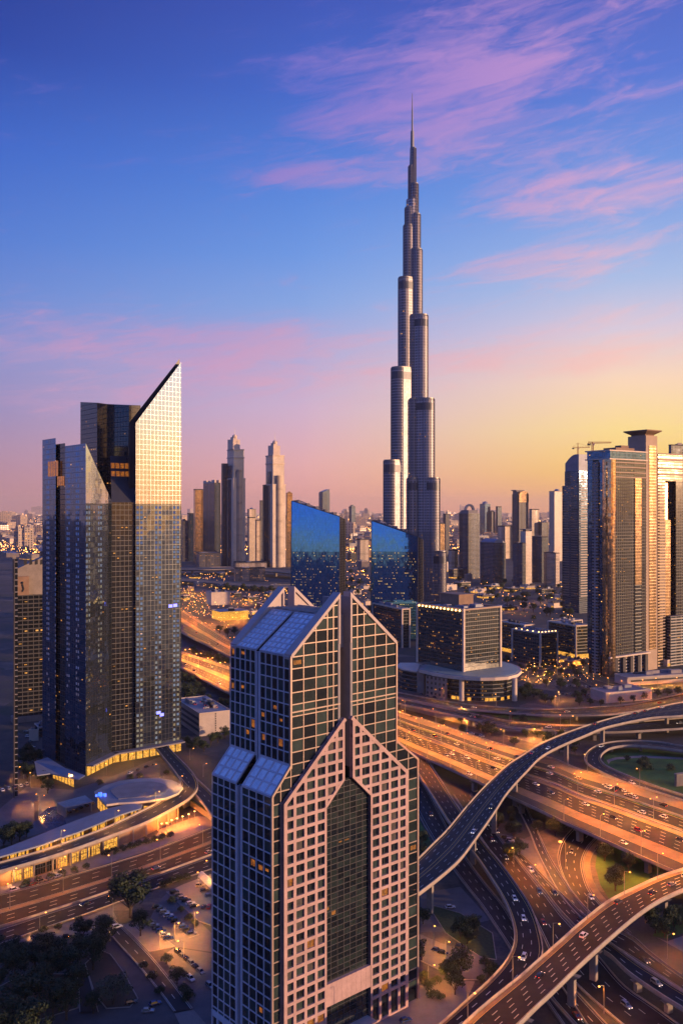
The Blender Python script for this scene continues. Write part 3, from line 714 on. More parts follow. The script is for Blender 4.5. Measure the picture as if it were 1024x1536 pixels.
FA['bluegl'] = facade('deep blue mirror glass', 1.6, 4.0, 0.03, 0.03, (0.10, 0.42, 0.92), (0.07, 0.30, 0.66), 0.94, 0.035, 0.0, 1.0, jit=0.006, vvary=0.10, fmetal=0.9, frough=0.08)
FA['night'] = facade('dark office glass', 3.0, 4.0, 0.03, 0.14, (0.022, 0.030, 0.030), (0.022, 0.022, 0.022), 0.0, 0.06, 0.05, 0.5, jit=0.012, ior=2.0)
FA['office'] = facade('dark ribbon glass', 1.6, 3.9, 0.02, 0.22, (0.018, 0.024, 0.026), (0.07, 0.065, 0.06), 0.0, 0.07, 0.045, 0.5, jit=0.012, ior=2.0)
FA['res'] = facade('blue grey flats', 3.0, 3.5, 0.13, 0.30, (0.045, 0.065, 0.095), (0.105, 0.105, 0.12), 0.6, 0.10, 0.03, 0.55, jit=0.02, sup=3)
FA['res_blue'] = facade('blue flats', 2.6, 3.5, 0.08, 0.22, (0.05, 0.10, 0.17), (0.055, 0.075, 0.11), 0.7, 0.10, 0.025, 0.55, jit=0.02, sup=3)
FA['blue'] = facade('smooth blue glass', 2.4, 3.6, 0.03, 0.06, (0.09, 0.16, 0.26), (0.07, 0.11, 0.17), 0.88, 0.07, 0.02, 1.3, jit=0.012)
FA['gold'] = facade('gold tinted glass', 2.2, 3.5, 0.06, 0.16, (0.62, 0.42, 0.22), (0.40, 0.26, 0.15), 0.92, 0.10, 0.03, 1.3, jit=0.03, vvary=0.3, fmetal=0.6, frough=0.35, sup=3)
FA['stone'] = facade('cream stone flats', 3.4, 3.5, 0.22, 0.36, (0.18, 0.17, 0.18), (0.72, 0.56, 0.40), 0.7, 0.10, 0.025, 0.55, jit=0.02, sup=3)
FA['stone_v'] = facade('ribbed cream stone', 3.2, 3.5, 0.30, 0.18, (0.16, 0.17, 0.20), (0.80, 0.64, 0.46), 0.7, 0.12, 0.02, 0.55, jit=0.02)
FA['bands'] = facade('banded balcony flats', 9.0, 3.4, 0.03, 0.42, (0.03, 0.05, 0.07), (0.22, 0.19, 0.175), 0.4, 0.12, 0.04, 0.55, jit=0.02, sup=1)
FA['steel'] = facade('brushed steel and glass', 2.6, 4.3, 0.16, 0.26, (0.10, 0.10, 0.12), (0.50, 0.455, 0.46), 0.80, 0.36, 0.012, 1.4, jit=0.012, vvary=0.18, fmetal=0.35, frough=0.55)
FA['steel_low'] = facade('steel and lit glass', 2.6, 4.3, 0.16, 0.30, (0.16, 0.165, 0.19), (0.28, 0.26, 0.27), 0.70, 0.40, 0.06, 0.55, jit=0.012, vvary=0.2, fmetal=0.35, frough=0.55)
FA['mech'] = mat('louvred plant floor', (0.07, 0.075, 0.09), 0.4, metal=0.6, vary=0.15, scale=0.2)
FA['carpark'] = facade('open car park decks', 60.0, 3.2, 0.004, 0.48, (0.02, 0.02, 0.02), (0.55, 0.45, 0.36), 0.0, 0.5, 0.0, 1.0, jit=0.0)
FA['tan'] = facade('tan hotel grid', 3.0, 3.2, 0.20, 0.32, (0.06, 0.05, 0.05), (0.42, 0.30, 0.21), 0.1, 0.2, 0.08, 1.2, sup=3)

def plan(xl, xc, xr, yb, thd, z=0.0):
    """footprint of a box from what the photo shows: near corner (xc, yb), its left and right faces end at columns xl and xr"""
    th = math.radians(thd); dr, dl = Vector((math.sin(th), math.cos(th), 0)), Vector((-math.cos(th), math.sin(th), 0))
    c = G(xc, yb, z); a = c+dr*max(2.0, cross_px(c, dr, xr)); b = c+dl*max(2.0, cross_px(c, dl, xl))
    return [Vector((p.x, p.y, 0)) for p in (c, a, a+(b-c), b)]
def inset(pl, d):
    ce = sum((Vector((p[0], p[1])) for p in pl), Vector((0, 0)))/len(pl)
    return [Vector((p[0], p[1], 0))+Vector(((ce-Vector((p[0], p[1]))).normalized()*d).to_3d()) for p in pl]
def lerp(a, b, t): return a+(b-a)*t
def pl_sub(pl, a0, a1, b0, b1):
    """part of a footprint: a along the right face, b along the left face"""
    c, r, f, l = pl; P = lambda a, b: c+(r-c)*a+(l-c)*b
    return [P(a0, b0), P(a1, b0), P(a1, b1), P(a0, b1)]
def center(pl): return sum(pl, Vector((0, 0, 0)))/len(pl)
def bld(name, label, pl, group=None, cat='building'):
    c = center(pl); return thing(name, label, cat, (c.x, c.y, 0), group)
def roof_set(t, pl, z, m_roof='roof_grey', par=1.2, plant=True, seed=0, edge='concrete_dark'):
    rr = random.Random(seed*7+3)
    b = MB(); b.prism(inset(pl, 0.6), z-0.2, z+0.05); b.build('roof', M[m_roof], t)
    pw = MB(); n = len(pl)
    for i in range(n):
        p, q = pl[i], pl[(i+1) % n]; pw.bar((p[0], p[1], z+par/2-0.15), (q[0], q[1], z+par/2-0.15), 0.7, par)
    pw.build('parapet', M[edge], t)
    if plant:
        k = rr.randint(3, 6)
        for i in range(k):
            a, bq = rr.uniform(0.12, 0.7), rr.uniform(0.12, 0.7)
            q = pl_sub(pl, a, a+rr.uniform(0.08, 0.22), bq, bq+rr.uniform(0.08, 0.22)) if len(pl) == 4 else None
            if q:
                hb = rr.uniform(1.6, 4.0); u = MB(); u.prism(q, z+0.05, z+hb); u.prism(inset(q, 0.5), z+hb, z+hb+0.5)
                u.build('plant_room', M[rr.choice(['roof_pale', 'concrete_dark', 'roof_blue'])], t)
FA['chrome'] = facade('polished pale glass', 1.6, 3.5, 0.05, 0.07, (0.74, 0.50, 0.28), (0.30, 0.20, 0.11), 0.94, 0.06, 0.01, 0.5, jit=0.03, vvary=0.22, fmetal=0.7, frough=0.3)
FA['slots'] = facade('concrete with slot windows', 7.0, 3.5, 0.14, 0.48, (0.02, 0.025, 0.03), (0.24, 0.20, 0.19), 0.0, 0.12, 0.02, 0.5)
# ------------------------------------------------------------------ silver mirror-glass tower of folded blades (west side)
pa, pb_, pc = G(64, 1132), G(98, 1145), G(129, 1165)
pd, pf_, pg_ = G(168, 1145), G(204, 1139), G(272, 1126)
back = Vector((-0.30, 1.0, 0)).normalized()
mt = thing('mirror_tower', 'silver mirror glass tower with a pointed blade and dark notch', 'tower', (pc.x, pc.y, 0))
ZS = 186.0  # height of the mirrored horizon, where the painted darker glass ends
def lpx(p, q, px):
    d = (q-p); t = cross_px(p, d, px); return p+d*t
q84 = lpx(pc, pa, 84); q98 = lpx(pc, pa, 98)
# left blade, two pieces beside a dark slot
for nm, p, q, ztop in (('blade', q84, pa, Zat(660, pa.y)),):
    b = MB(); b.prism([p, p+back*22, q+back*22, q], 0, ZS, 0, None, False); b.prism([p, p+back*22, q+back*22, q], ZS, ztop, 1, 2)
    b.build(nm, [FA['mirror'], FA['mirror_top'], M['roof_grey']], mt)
sb = MB(); sb.prism([q98+back*4, q98+back*24, q84+back*24, q84+back*4], 0, Zat(664, q98.y), 0, 1); sb.build('dark_slot', [FA['dark'], M['roof_grey']], mt)
lg = MB(); fr = Frame(q98+back*3.9, (q84-q98), UP, back)
for (x0, x1, y0, y1) in ((72, 88, 691, 714), (86, 97, 714, 728)):
    P0, P1 = lpx(pc, pa, x1)+back*-0.05, lpx(pc, pa, x0)+back*-0.05
    za, zb = Zat(y1, P0.y), Zat(y0, P0.y); n = 4
    for i in range(n):
        e0, e1 = lerp(P0, P1, (i+0.08)/n), lerp(P0, P1, (i+0.92)/n)
        lg.face([(e1.x, e1.y, za), (e0.x, e0.y, za), (e0.x, e0.y, zb), (e1.x, e1.y, zb)])
lg.build('lit_lounge', M['room'], mt)
zc, zd = Zat(665, pc.y), Zat(752, pd.y)
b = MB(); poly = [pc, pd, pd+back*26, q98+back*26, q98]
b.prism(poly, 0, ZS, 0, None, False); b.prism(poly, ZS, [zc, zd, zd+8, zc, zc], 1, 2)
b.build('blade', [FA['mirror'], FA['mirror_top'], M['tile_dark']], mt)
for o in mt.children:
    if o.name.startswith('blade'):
        o.data.materials.append(FA['mirror_sky_blue'])
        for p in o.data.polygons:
            if p.normal.x < -0.3 and abs(p.normal.z) < 0.3: p.material_index = len(o.data.materials)-1  # left-turned faces take the glass with the painted blue reflection
# the dark recess between the blades with a raked top
b = MB(); r0, r1 = pd+back*2.5, pf_+back*2.5
b.prism([r0, r1, r1+back*26, r0+back*26], 0, [ZS+1, ZS+1, 222, 222], 0, 1); b.build('dark_recess', [FA['dark'], M['tile_dark']], mt)
lt = MB(); 
for i in range(5):
    t0, t1 = i/5+0.02, (i+1)/5-0.02
    P = lambda t, k, dz: lerp(r0, r1, t)+back*(26*k)+UP*(ZS+1+35*k+dz)
    for k0, k1 in ((0.55, 0.66), (0.72, 0.84)): lt.face([P(t0, k0, 0.12), P(t1, k0, 0.12), P(t1, k1, 0.12), P(t0, k1, 0.12)])
lt.build('skylight_row', M['room'], mt)
# tall rear slab, folded
dz_ = 700.0
def at_px(px, d): return Vector((Xat(px, d), d, 0))
k0, k1, k2, k3 = at_px(121, 708), at_px(146, 684), at_px(161, 690), at_px(194, 676)
k4 = at_px(211, 690)
zr = [Zat(603, 708), Zat(604, 684), Zat(606, 690), Zat(608, 676), Zat(608, 690)]
b = MB()
P5 = [k0, k1, k2, k3, k4]
mats5 = [0, 1, 0, 1]
u = 0
for i in range(4):
    p, q = P5[i], P5[i+1]; w = (q-p).length
    b.face([(p.x, p.y, 0), (q.x, q.y, 0), (q.x, q.y, zr[i+1]), (p.x, p.y, zr[i])], mats5[i], [(u, 0), (u+w, 0), (u+w, zr[i+1]), (u, zr[i])]); u += w
k5, k6 = k4+Vector((-4, 22, 0)), k0+Vector((2, 22, 0))
for p, q, za, zb in ((k4, k5, zr[4], zr[4]), (k5, k6, zr[4], zr[0]), (k6, k0, zr[0], zr[0])): b.face([(p.x, p.y, 0), (q.x, q.y, 0), (q.x, q.y, zb), (p.x, p.y, za)], 0)
b.face([(p.x, p.y, z) for p, z in zip(P5+[k5, k6], zr+[zr[4], zr[0]])], 2)
b.build('rear_slab', [FA['dark'], FA['bronze'], M['roof_grey']], mt)
# right blade rising to a point, a thin dark slab behind it
nb = Vector((-0.62, 0.78, 0))
zf_, zg_ = Zat(634, pf_.y), Zat(543, pg_.y)
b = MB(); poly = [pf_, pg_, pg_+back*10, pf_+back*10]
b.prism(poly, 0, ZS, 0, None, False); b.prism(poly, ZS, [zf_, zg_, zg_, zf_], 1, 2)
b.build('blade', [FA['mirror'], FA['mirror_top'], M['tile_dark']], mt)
s_0, s_1 = lpx(pg_+back*10.5, pf_+back*10.5, 194), pg_+back*10.5
b = MB(); b.prism([s_0, s_1, s_1+back*12, s_0+back*12], 0, [Zat(634, s_0.y), Zat(538, s_1.y), Zat(538, s_1.y)-6, Zat(634, s_0.y)-6], 0, 0); b.build('blade_lining', M['tile_dark'], mt)
# lit lobby and canopy along the foot
b = MB(); fr_ = [(pd, pf_), (pf_, pg_), (pc, pd)]
for p, q in fr_:
    o = (q-p).normalized().cross(UP)*0.7; n = max(3, int((q-p).length/5))
    for i in range(n):
        e0, e1 = lerp(p, q, (i+0.1)/n)+o, lerp(p, q, (i+0.9)/n)+o
        b.face([(e0.x, e0.y, 0.3), (e1.x, e1.y, 0.3), (e1.x, e1.y, 6.5), (e0.x, e0.y, 6.5)])
b.build('lit_lobby', M['shop'], mt)
b = MB()
for p, q in fr_:
    o = (q-p).normalized().cross(UP); b.prism([p+o*0.1, q+o*0.1, q+o*6, p+o*6], 7.2, 8.2, 0, None, True, True)
b.build('lobby_canopy', M['roof_grey'], mt)
# sweeping entrance roof on the left corner
b = MB(); pts = [G(52, 1142, 9), G(72, 1136, 9), G(98, 1152, 9), G(128, 1163, 8), G(118, 1169, 6), G(94, 1164, 7), G(76, 1160, 8), G(56, 1163, 9)]
b.prism(pts, [p.z-0.6 for p in pts], [p.z for p in pts], 0, None, True, True); o = b.build('entrance_roof', M['roof_blue'], mt)
b = MB()
for i in range(7):
    p, q = lerp(G(80, 1168), G(112, 1182), i/7), lerp(G(80, 1168), G(112, 1182), (i+0.8)/7); b.face([(p.x, p.y, 0.4), (q.x, q.y, 0.4), (q.x, q.y, 6.0), (p.x, p.y, 6.0)])
b.build('entrance_glass', M['shop'], mt)
for px, py in ((263, 908), (256, 909), (243, 1072), (238, 1069)):
    P = lpx(pf_, pg_, px); o = (pg_-pf_).normalized().cross(UP)*0.08; e = (pg_-pf_).normalized()*1.6; z = Zat(py, P.y)
    b = MB(); b.face([P+o-e+UP*(z-1.1), P+o+e+UP*(z-1.1), P+o+e+UP*(z+1.1), P+o-e+UP*(z+1.1)]); b.build('blue_light', M['blue_lamp'], mt)

# ------------------------------------------------------------------ two dark blocks at the left edge
pl = plan(-30, 22, 27, 1196, 70); c = center(pl); zt = Zat(838, pl[0].y)
t = bld('curved_top_tower', 'near black glass tower with a curved roof line beside the mirror tower', pl, None, 'tower')
b = MB(); b.prism(pl, 0, [zt, zt, zt-6, zt-22], 0, 1); b.build('body', [facade('black ribbon glass', 6.0, 3.8, 0.05, 0.16, (0.010, 0.014, 0.018), (0.24, 0.22, 0.23), 0.0, 0.12, 0.05, 0.6, frough=0.5, ior=1.5), M['roof_grey']], t)
b = MB()
for px in (-4, 8, 22): 
    P = pl[0]+(pl[3]-pl[0])*((22-px)/52.0); b.bar((P.x, P.y-0.4, 0), (P.x, P.y-0.4, zt-0.42*(22-px)), 0.7, 0.7)
b.build('facade_rib', M['concrete_dark'], t)
b = MB(); q = [pl[0], pl[3]]
prev = None
for i in range(11):
    s = i/10; z = zt+3-24*s*s; P = lerp(pl[0], pl[3], s)
    if prev: b.bar(prev, (P.x, P.y, z), 2.2, 1.4)
    prev = (P.x, P.y, z)
b.build('curved_coping', M['concrete'], t)
pl = plan(24, 26, 68, 1084, 62); zt = Zat(893, pl[0].y)
t = bld('dark_flats', 'black balcony block with a brown rooftop box behind the curved roof tower', pl)
b = MB(); b.prism(pl, 0, zt); b.build('body', facade('black flats', 4.5, 3.6, 0.06, 0.26, (0.010, 0.013, 0.018), (0.020, 0.020, 0.024), 0.0, 0.1, 0.08, 0.6), t)
q = pl_sub(pl, 0.0, 0.42, -0.02, 0.5); b = MB(); b.prism(q, zt, Zat(865, pl[0].y)); b.build('rooftop_box', M['brick'], t)
e0, e1 = lerp(q[0], q[1], 0.44), lerp(q[0], q[1], 0.56); o = (q[1]-q[0]).normalized().cross(UP)*0.1
b = MB(); zz = Zat(880, pl[0].y)
b.ball(e0+o+UP*(zz+3.2), 1.1); b.bar(e0+o+UP*(zz+2), e1+o+UP*(zz-2.2), 1.0, 1.1); b.bar(e0+o+UP*(zz-4.4), e1+o+UP*(zz-2.2), 1.0, 1.0)
b.build('wall_emblem', M['tile_dark'], t)
q2 = pl_sub(pl, 0.02, 1.0, 0.5, 1.0); b = MB(); z2 = Zat(836, pl[0].y); b.prism(q2, zt, [z2-10, z2, z2+1, z2-9]); b.build('upper_wing', M['concrete'], t)
b = MB()
for i in range(4):
    e = lerp(q2[0], q2[1], 0.25+0.2*i); f2 = lerp(q2[0], q2[1], 0.36+0.2*i); o = (q2[1]-q2[0]).normalized().cross(UP)*0.12
    b.face([e+o+UP*(z2-7), f2+o+UP*(z2-6.5), f2+o+UP*(z2-2.2), e+o+UP*(z2-3)])
b.build('roof_opening', M['tile_dark'], t)
b = MB(); b.prism(inset(pl, -4), 0, 5); b.build('podium', M['pave_light'], t)

# ------------------------------------------------------------------ the very tall stepped tower
BD = 1400.0; BX = Xat(618, BD); MPP = BD/F
M['fin'] = mat('dark steel fins', (0.17, 0.165, 0.19), 0.55, metal=0.35, vary=0.1, scale=0.3)
bt = thing('stepped_supertall_tower', 'tallest silver tower with stepped lobes tapering to a needle spire', 'tower', (BX, BD, 0))
def wing(ang, tiers):
    w = Vector((math.sin(ang), -math.cos(ang), 0)); p = Vector((-w.y, w.x, 0))
    for (ext, top, r) in tiers:
        L = max(0.5, (ext-r)/max(0.3, abs(math.sin(ang)))) if abs(math.sin(ang)) > 0.2 else ext-r
        tip = Vector((BX, BD, 0))+w*L; base = Vector((BX, BD, 0))-w*2
        poly = [base-p*r, tip-p*r]+[tip+(-p*math.cos(a)+w*math.sin(a))*r for a in [PI*i/14 for i in range(1, 14)]]+[tip+p*r, base+p*r]
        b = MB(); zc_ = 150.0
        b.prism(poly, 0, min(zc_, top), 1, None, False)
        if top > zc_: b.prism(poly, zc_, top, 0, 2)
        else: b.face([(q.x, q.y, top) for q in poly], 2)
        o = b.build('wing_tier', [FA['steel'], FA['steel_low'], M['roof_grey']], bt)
        b = MB()
        for q in poly[1:-1]: b.bar((q.x, q.y, 0), (q.x, q.y, top+1.5), 0.75, 0.75)
        b.build('vertical_fins', M['fin'], o, org=bt.location)
        b = MB(); ip = inset(poly, 0.8); b.prism(inset(poly, 0.5), top, top+3.2, 0); 
        b.build('terrace_rail', M['steel'], o, org=bt.location)
        if r > 7:
            for zz in ((top-16, top-5),) if ext > 20 else ():
                b = MB(); b.prism(inset(poly, -0.35), zz[0], zz[1], 0, None, True, True); b.build('plant_floor_band', FA['mech'], o, org=bt.location)
A60 = math.radians(58)
zb = lambda y: Zat(y, BD)
wing(-A60, [(46, zb(694), 11), (34, zb(556), 12), (22.5, zb(421), 10), (14.5, zb(342), 8), (12, zb(315), 7), (6.5, zb(252), 4.5)])
wing(A60, [(50, zb(828), 9), (41, zb(720), 11), (33.5, zb(602), 12.5), (24, zb(477), 11), (15.5, zb(378), 9), (12.8, zb(325), 7.5), (9.6, zb(279), 6), (6.0, zb(225), 3.5)])
wing(0.0, [(23, zb(720), 8), (19, zb(602), 7.5), (15, zb(477), 6.5), (11.5, zb(378), 5.5), (8.5, zb(300), 4.2)])
wing(PI, [(46, zb(640), 11), (34, zb(520), 11), (24, zb(440), 10), (14, zb(350), 7)])
b = MB(); cpoly = [Vector((BX+9.5*math.cos(2*PI*i/12), BD+9.5*math.sin(2*PI*i/12), 0)) for i in range(12)]
b.prism(cpoly, 0, zb(300), 0); b.build('core', [FA['steel']], bt)
b = MB(); 
for (y0, y1, r0, r1) in ((300, 250, 5.5, 5.0), (250, 222, 4.4, 3.6), (222, 197, 3.0, 2.6), (197, 165, 1.5, 1.1), (165, 140, 0.9, 0.35)):
    b.tube((BX, BD, zb(y0)), (BX, BD, zb(y1)), r0, r1, 12)
b.build('spire', M['steel'], bt)
b = MB()
for s in (-1, 0, 1):
    p0 = Vector((BX+s*7.0, BD-14+abs(s)*3, 0)); b.bar(p0+UP*20, p0+UP*zb(560+40*s), 1.2, 1.2)
b.build('vertical_fin', M['steel'], bt)

# ------------------------------------------------------------------ skyline helper
def tower_box(name, label, xl, xc, xr, yb, yt, th, fm, crown=None, group=None, roofm='roof_grey', seed=0, cat='tower'):
    pl = plan(xl, xc, xr, yb, th); d = pl[0].y; z = Zat(yt, d)
    t = bld(name, label, pl, group, cat)
    b = MB(); b.prism(pl, 0, z, 0, 1); b.build('body', [FA[fm] if isinstance(fm, str) else fm, M[roofm]], t)
    s = (pl[1]-pl[0]).length; w = min(s, (pl[3]-pl[0]).length)
    if crown == 'flat' or crown is None: roof_set(t, pl, z, roofm, max(1.2, d*0.0012), True, seed)
    if crown == 'step':
        b = MB(); q = pl_sub(pl, 0.15, 0.85, 0.15, 0.85); b.prism(q, z, z+w*0.22, 0, 1); q2 = pl_sub(pl, 0.3, 0.7, 0.3, 0.7); b.prism(q2, z+w*0.22, z+w*0.42, 0, 1)
        b.build('crown', [FA[fm], M[roofm]], t); roof_set(t, pl, z, roofm, 1.5, False)
    if crown == 'dome':
        b = MB(); c = center(pl); n = 14; R = w*0.42
        for i in range(6):
            a0, a1 = i*PI/12, (i+1)*PI/12
            for k in range(n):
                P = lambda a, j: (c.x+R*math.cos(a)*math.cos(2*PI*j/n), c.y+R*math.cos(a)*math.sin(2*PI*j/n), z+R*0.9*math.sin(a))
                b.face([P(a0, k), P(a0, k+1), P(a1, k+1), P(a1, k)])
        b.build('dome', M['roof_blue'], t); roof_set(t, pl, z, roofm, 1.5, False)
    if crown == 'curve':
        b = MB(); n = 8
        for i in range(n):
            s0_, s1_ = i/n, (i+1)/n; h = lambda q: z+0.5+w*0.28*math.sin(PI*min(1, q*0.9+0.1))
            q = pl_sub(pl, s0_, s1_, 0.05, 0.95); b.prism(q, z-0.1, [h(s0_), h(s1_), h(s1_), h(s0_)])
        b.build('curved_roof', M['roof_blue'], t); roof_set(t, pl, z, roofm, 1.5, False)
    if crown == 'slant':
        b = MB(); q = pl_sub(pl, 0.02, 0.98, 0.02, 0.98); b.prism(q, z, [z+w*0.1, z+w*0.5, z+w*0.5, z+w*0.1]); b.build('slanted_crown', [FA[fm]], t)
    if crown == 'prongs':
        b = MB()
        for a in (0.0, 0.72):
            for e in (0.0, 0.72): q = pl_sub(pl, a, a+0.28, e, e+0.28); b.prism(q, z, z+w*0.45)
        b.prism(pl_sub(pl, 0.2, 0.8, 0.2, 0.8), z, z+w*0.25); b.build('crown', M['cream'], t)
    return t, pl, z

# twin pale towers with lantern tops
def twin(label, xl, xc, xr, yb, yshaft, ycrown0, ycrown1, ytip, cl, cr, wing_px, wing_y, lo):
    pl = plan(xl, xc, xr, yb, 60); d = pl[0].y; z = Zat(yshaft, d)
    t = bld('lantern_top_tower', label, pl, 'twin pale towers with lantern tops', 'tower')
    b = MB(); q = pl
    z1 = Zat(yshaft+44, d)
    b.prism(pl, 0, z1, 0, 1); q = pl_sub(pl, 0.07, 0.93, 0.07, 0.93); b.prism(q, z1, z, 0, 1); b.build('shaft', [FA['stone_v'], M['cream']], t)
    for zz, k in ((z1, 0.0), (z, 0.06), (Zat(yshaft+12, d), 0.05)):
        b = MB(); b.prism(inset(pl_sub(pl, k, 1-k, k, 1-k), -1.5), zz-1.5, zz+2.0, 0, None, True, True); b.build('cornice', M['cream'], t)
    # rounded bay down the right face
    b = MB(); c = lerp(pl[0], pl[1], 0.5); dirv = (pl[1]-pl[0]).normalized(); w = (pl[1]-pl[0]).length*0.24; o = dirv.cross(UP)
    poly = [c+dirv*(w*math.cos(a))+o*(w*0.55*math.sin(a)) for a in [PI*i/10 for i in range(11)]]
    b.prism(poly, 0, Zat(yshaft+30, d), 0, 1); b.build('rounded_bay', [FA['stone'], M['cream']], t)
    b = MB(); lf = lerp(pl[0], pl[3], 0.5); dv = (pl[3]-pl[0]).normalized(); o = UP.cross(dv); w = (pl[3]-pl[0]).length*0.22
    poly = [lf-dv*w+o*0.8, lf+dv*w+o*0.8, lf+dv*w-o*3, lf-dv*w-o*3]; b.prism(poly, 0, Zat(yshaft+24, d), 0, 1); b.build('blue_bay', [FA['blue'], M['cream']], t)
    cw = [at_px(cl, d+14), at_px((cl+cr)/2-1, d+4), at_px(cr, d+14), at_px((cl+cr)/2+2, d+34)]
    b = MB(); b.prism(cw, z, Zat(ycrown1, d), 0); b.build('lantern', M['cream'], t)
    b = MB(); cc = center(cw); zc1 = Zat(ycrown1, d)
    q = [cc+(p-cc)*0.55 for p in cw]; b.prism(q, zc1, zc1+6); b.ball((cc.x+2, cc.y, zc1+10), 8, 0, 10, 6)
    b.bar((cc.x-11, cc.y, zc1+6), (cc.x+11, cc.y, zc1+13), 3, 3); b.build('finial', M['cream'], t)
    b = MB(); b.tube((cc.x+2, cc.y, zc1+10), (cc.x+2, cc.y, Zat(ytip, d)), 0.7, 0.3, 6); b.build('mast', M['steel'], t)
    wl_ = plan(wing_px[0], wing_px[0]+2, wing_px[1]+3, yb-1, 60); b = MB(); b.prism(wl_, 0, Zat(wing_y, wl_[0].y), 0, 1); b.build('side_wing', [FA['res_blue'], M['roof_grey']], t)
    return t
twin('taller of the two pale lantern-topped towers, beside the mirror tower', 339, 350, 368, 850, 674, 674, 659, 640, 341.5, 360, (332, 339), 695, 0)
twin('shorter of the two pale lantern-topped towers, beside the large blue wedge', 396.5, 409, 428.5, 851, 683, 683, 668, 648, 402, 420, (394, 398), 727, 0)
SK = [
 ('slab_tower', 'slim tower with a gold end wall, immediately beside the mirror tower blade', 290.5, 293, 305, 846, 735, 70, 'gold', 'flat'),
 ('notched_tower', 'blue tower with lit specks and notched gold top beside the taller lantern tower', 305, 322, 331, 846, 724, 62, 'res_blue', 'prongs'),
 ('square_tower', 'low blue block peeping out from behind the gold-ended slim tower', 281, 283, 292, 842, 771, 70, 'blue', 'flat'),
 ('square_tower', 'short mauve block touching the edge of the mirror tower blade', 270, 274, 282, 842, 782, 70, 'res', 'step'),
 ('square_tower', 'domed slender mauve block between the two lantern-topped towers', 371, 374, 384, 838, 764, 60, 'stone', 'dome'),
 ('square_tower', 'gold-capped pale block standing between the two lantern-topped towers', 371, 374, 383, 846, 777, 65, 'stone_v', 'flat'),
 ('square_tower', 'plain pale block beside the gold-capped one between the lantern-topped towers', 383, 385, 391, 845, 781, 65, 'stone', 'flat'),
 ('square_tower', 'narrow mauve tower close behind the shorter lantern-topped tower', 389.5, 391, 396, 840, 752, 65, 'res', 'flat'),
 ('square_tower', 'slim gold-lit tower between the shorter lantern tower and blue wedge', 429, 431, 438.5, 850, 740, 68, 'gold', 'step'),
 ('square_tower', 'small far tower with a slanted cap above the large blue wedge roof', 478, 484, 494.5, 812, 739, 55, 'res_blue', 'slant'),
 ('pointed_tower', 'thin far pointed tower between the two blue glass wedges', 523, 527, 533, 806, 760, 55, 'res_blue', 'step'),
 ('square_tower', 'short tan block in the gap between the two blue wedges', 535, 540, 553, 850, 810, 60, 'stone', 'flat'),
 ('square_tower', 'gold-edged slim block right beside the foot of the stepped supertall', 657, 660, 666.5, 845, 786, 60, 'gold', 'flat'),
 ('square_tower', 'mauve block with a flat top close to the stepped supertall', 664, 668, 673.5, 835, 772, 60, 'res', 'flat'),
 ('square_tower', 'small pale block low between the supertall and the crested blue tower', 672, 677, 686, 866, 826, 60, 'stone', 'flat'),
 ('crested_tower', 'blue tower crowned by a curling dark crest near the supertall', 688, 702, 719, 868, 770, 58, 'res', 'crest'),
 ('rounded_tower', 'far blue and gold tower with a rounded shining top', 719, 727, 735, 805, 756, 55, 'blue', 'dome'),
 ('square_tower', 'stepped grey tower leaning against the far rounded gold tower', 733, 737, 742, 805, 768, 55, 'res', 'step'),
 ('square_tower', 'thin far blue tower with a lit corner between gold-topped towers', 743, 746, 752, 805, 761, 55, 'res_blue', 'flat'),
 ('square_tower', 'pale gold-sided block in front of the thin far blue tower', 746, 757, 768, 838, 790, 50, 'stone', 'flat'),
 ('arched_top_tower', 'tall dark tower with arched gold crown rising above the mid skyline', 767.5, 778, 792, 842, 741, 52, 'res', 'arch'),
 ('square_tower', 'flat-topped grey tower just beside the arched gold crown', 793, 797, 808, 838, 765, 58, 'stone', 'flat'),
 ('square_tower', 'dark blue block with a curved white roof among the mid skyline', 720, 742, 758, 876, 815, 55, 'res_blue', 'curve'),
 ('square_tower', 'short blue block in front of the arched gold crown tower', 769, 783, 788, 880, 816, 62, 'res_blue', 'flat'),
 ('square_tower', 'mauve ribbed tower with an overhanging flat cap in the mid skyline', 780, 788, 797, 877, 797, 60, 'stone_v', 'cap'),
 ('square_tower', 'wide blue block attached behind the mauve ribbed tower', 795, 812, 821, 874, 806, 60, 'res_blue', 'flat'),
 ('square_tower', 'pinkish balcony block with stepped top near the striped tower', 815, 833, 838.5, 880, 830, 66, 'stone', 'step'),
 ('square_tower', 'hazy blue stump behind the pinkish balcony block', 808, 812, 822, 838, 784, 60, 'res', 'dome'),
 ('rounded_tower', 'grey ribbed tower with a shallow dome beside the striped tower', 823, 831, 846, 842, 737, 55, 'stone_v', 'dome'),
]
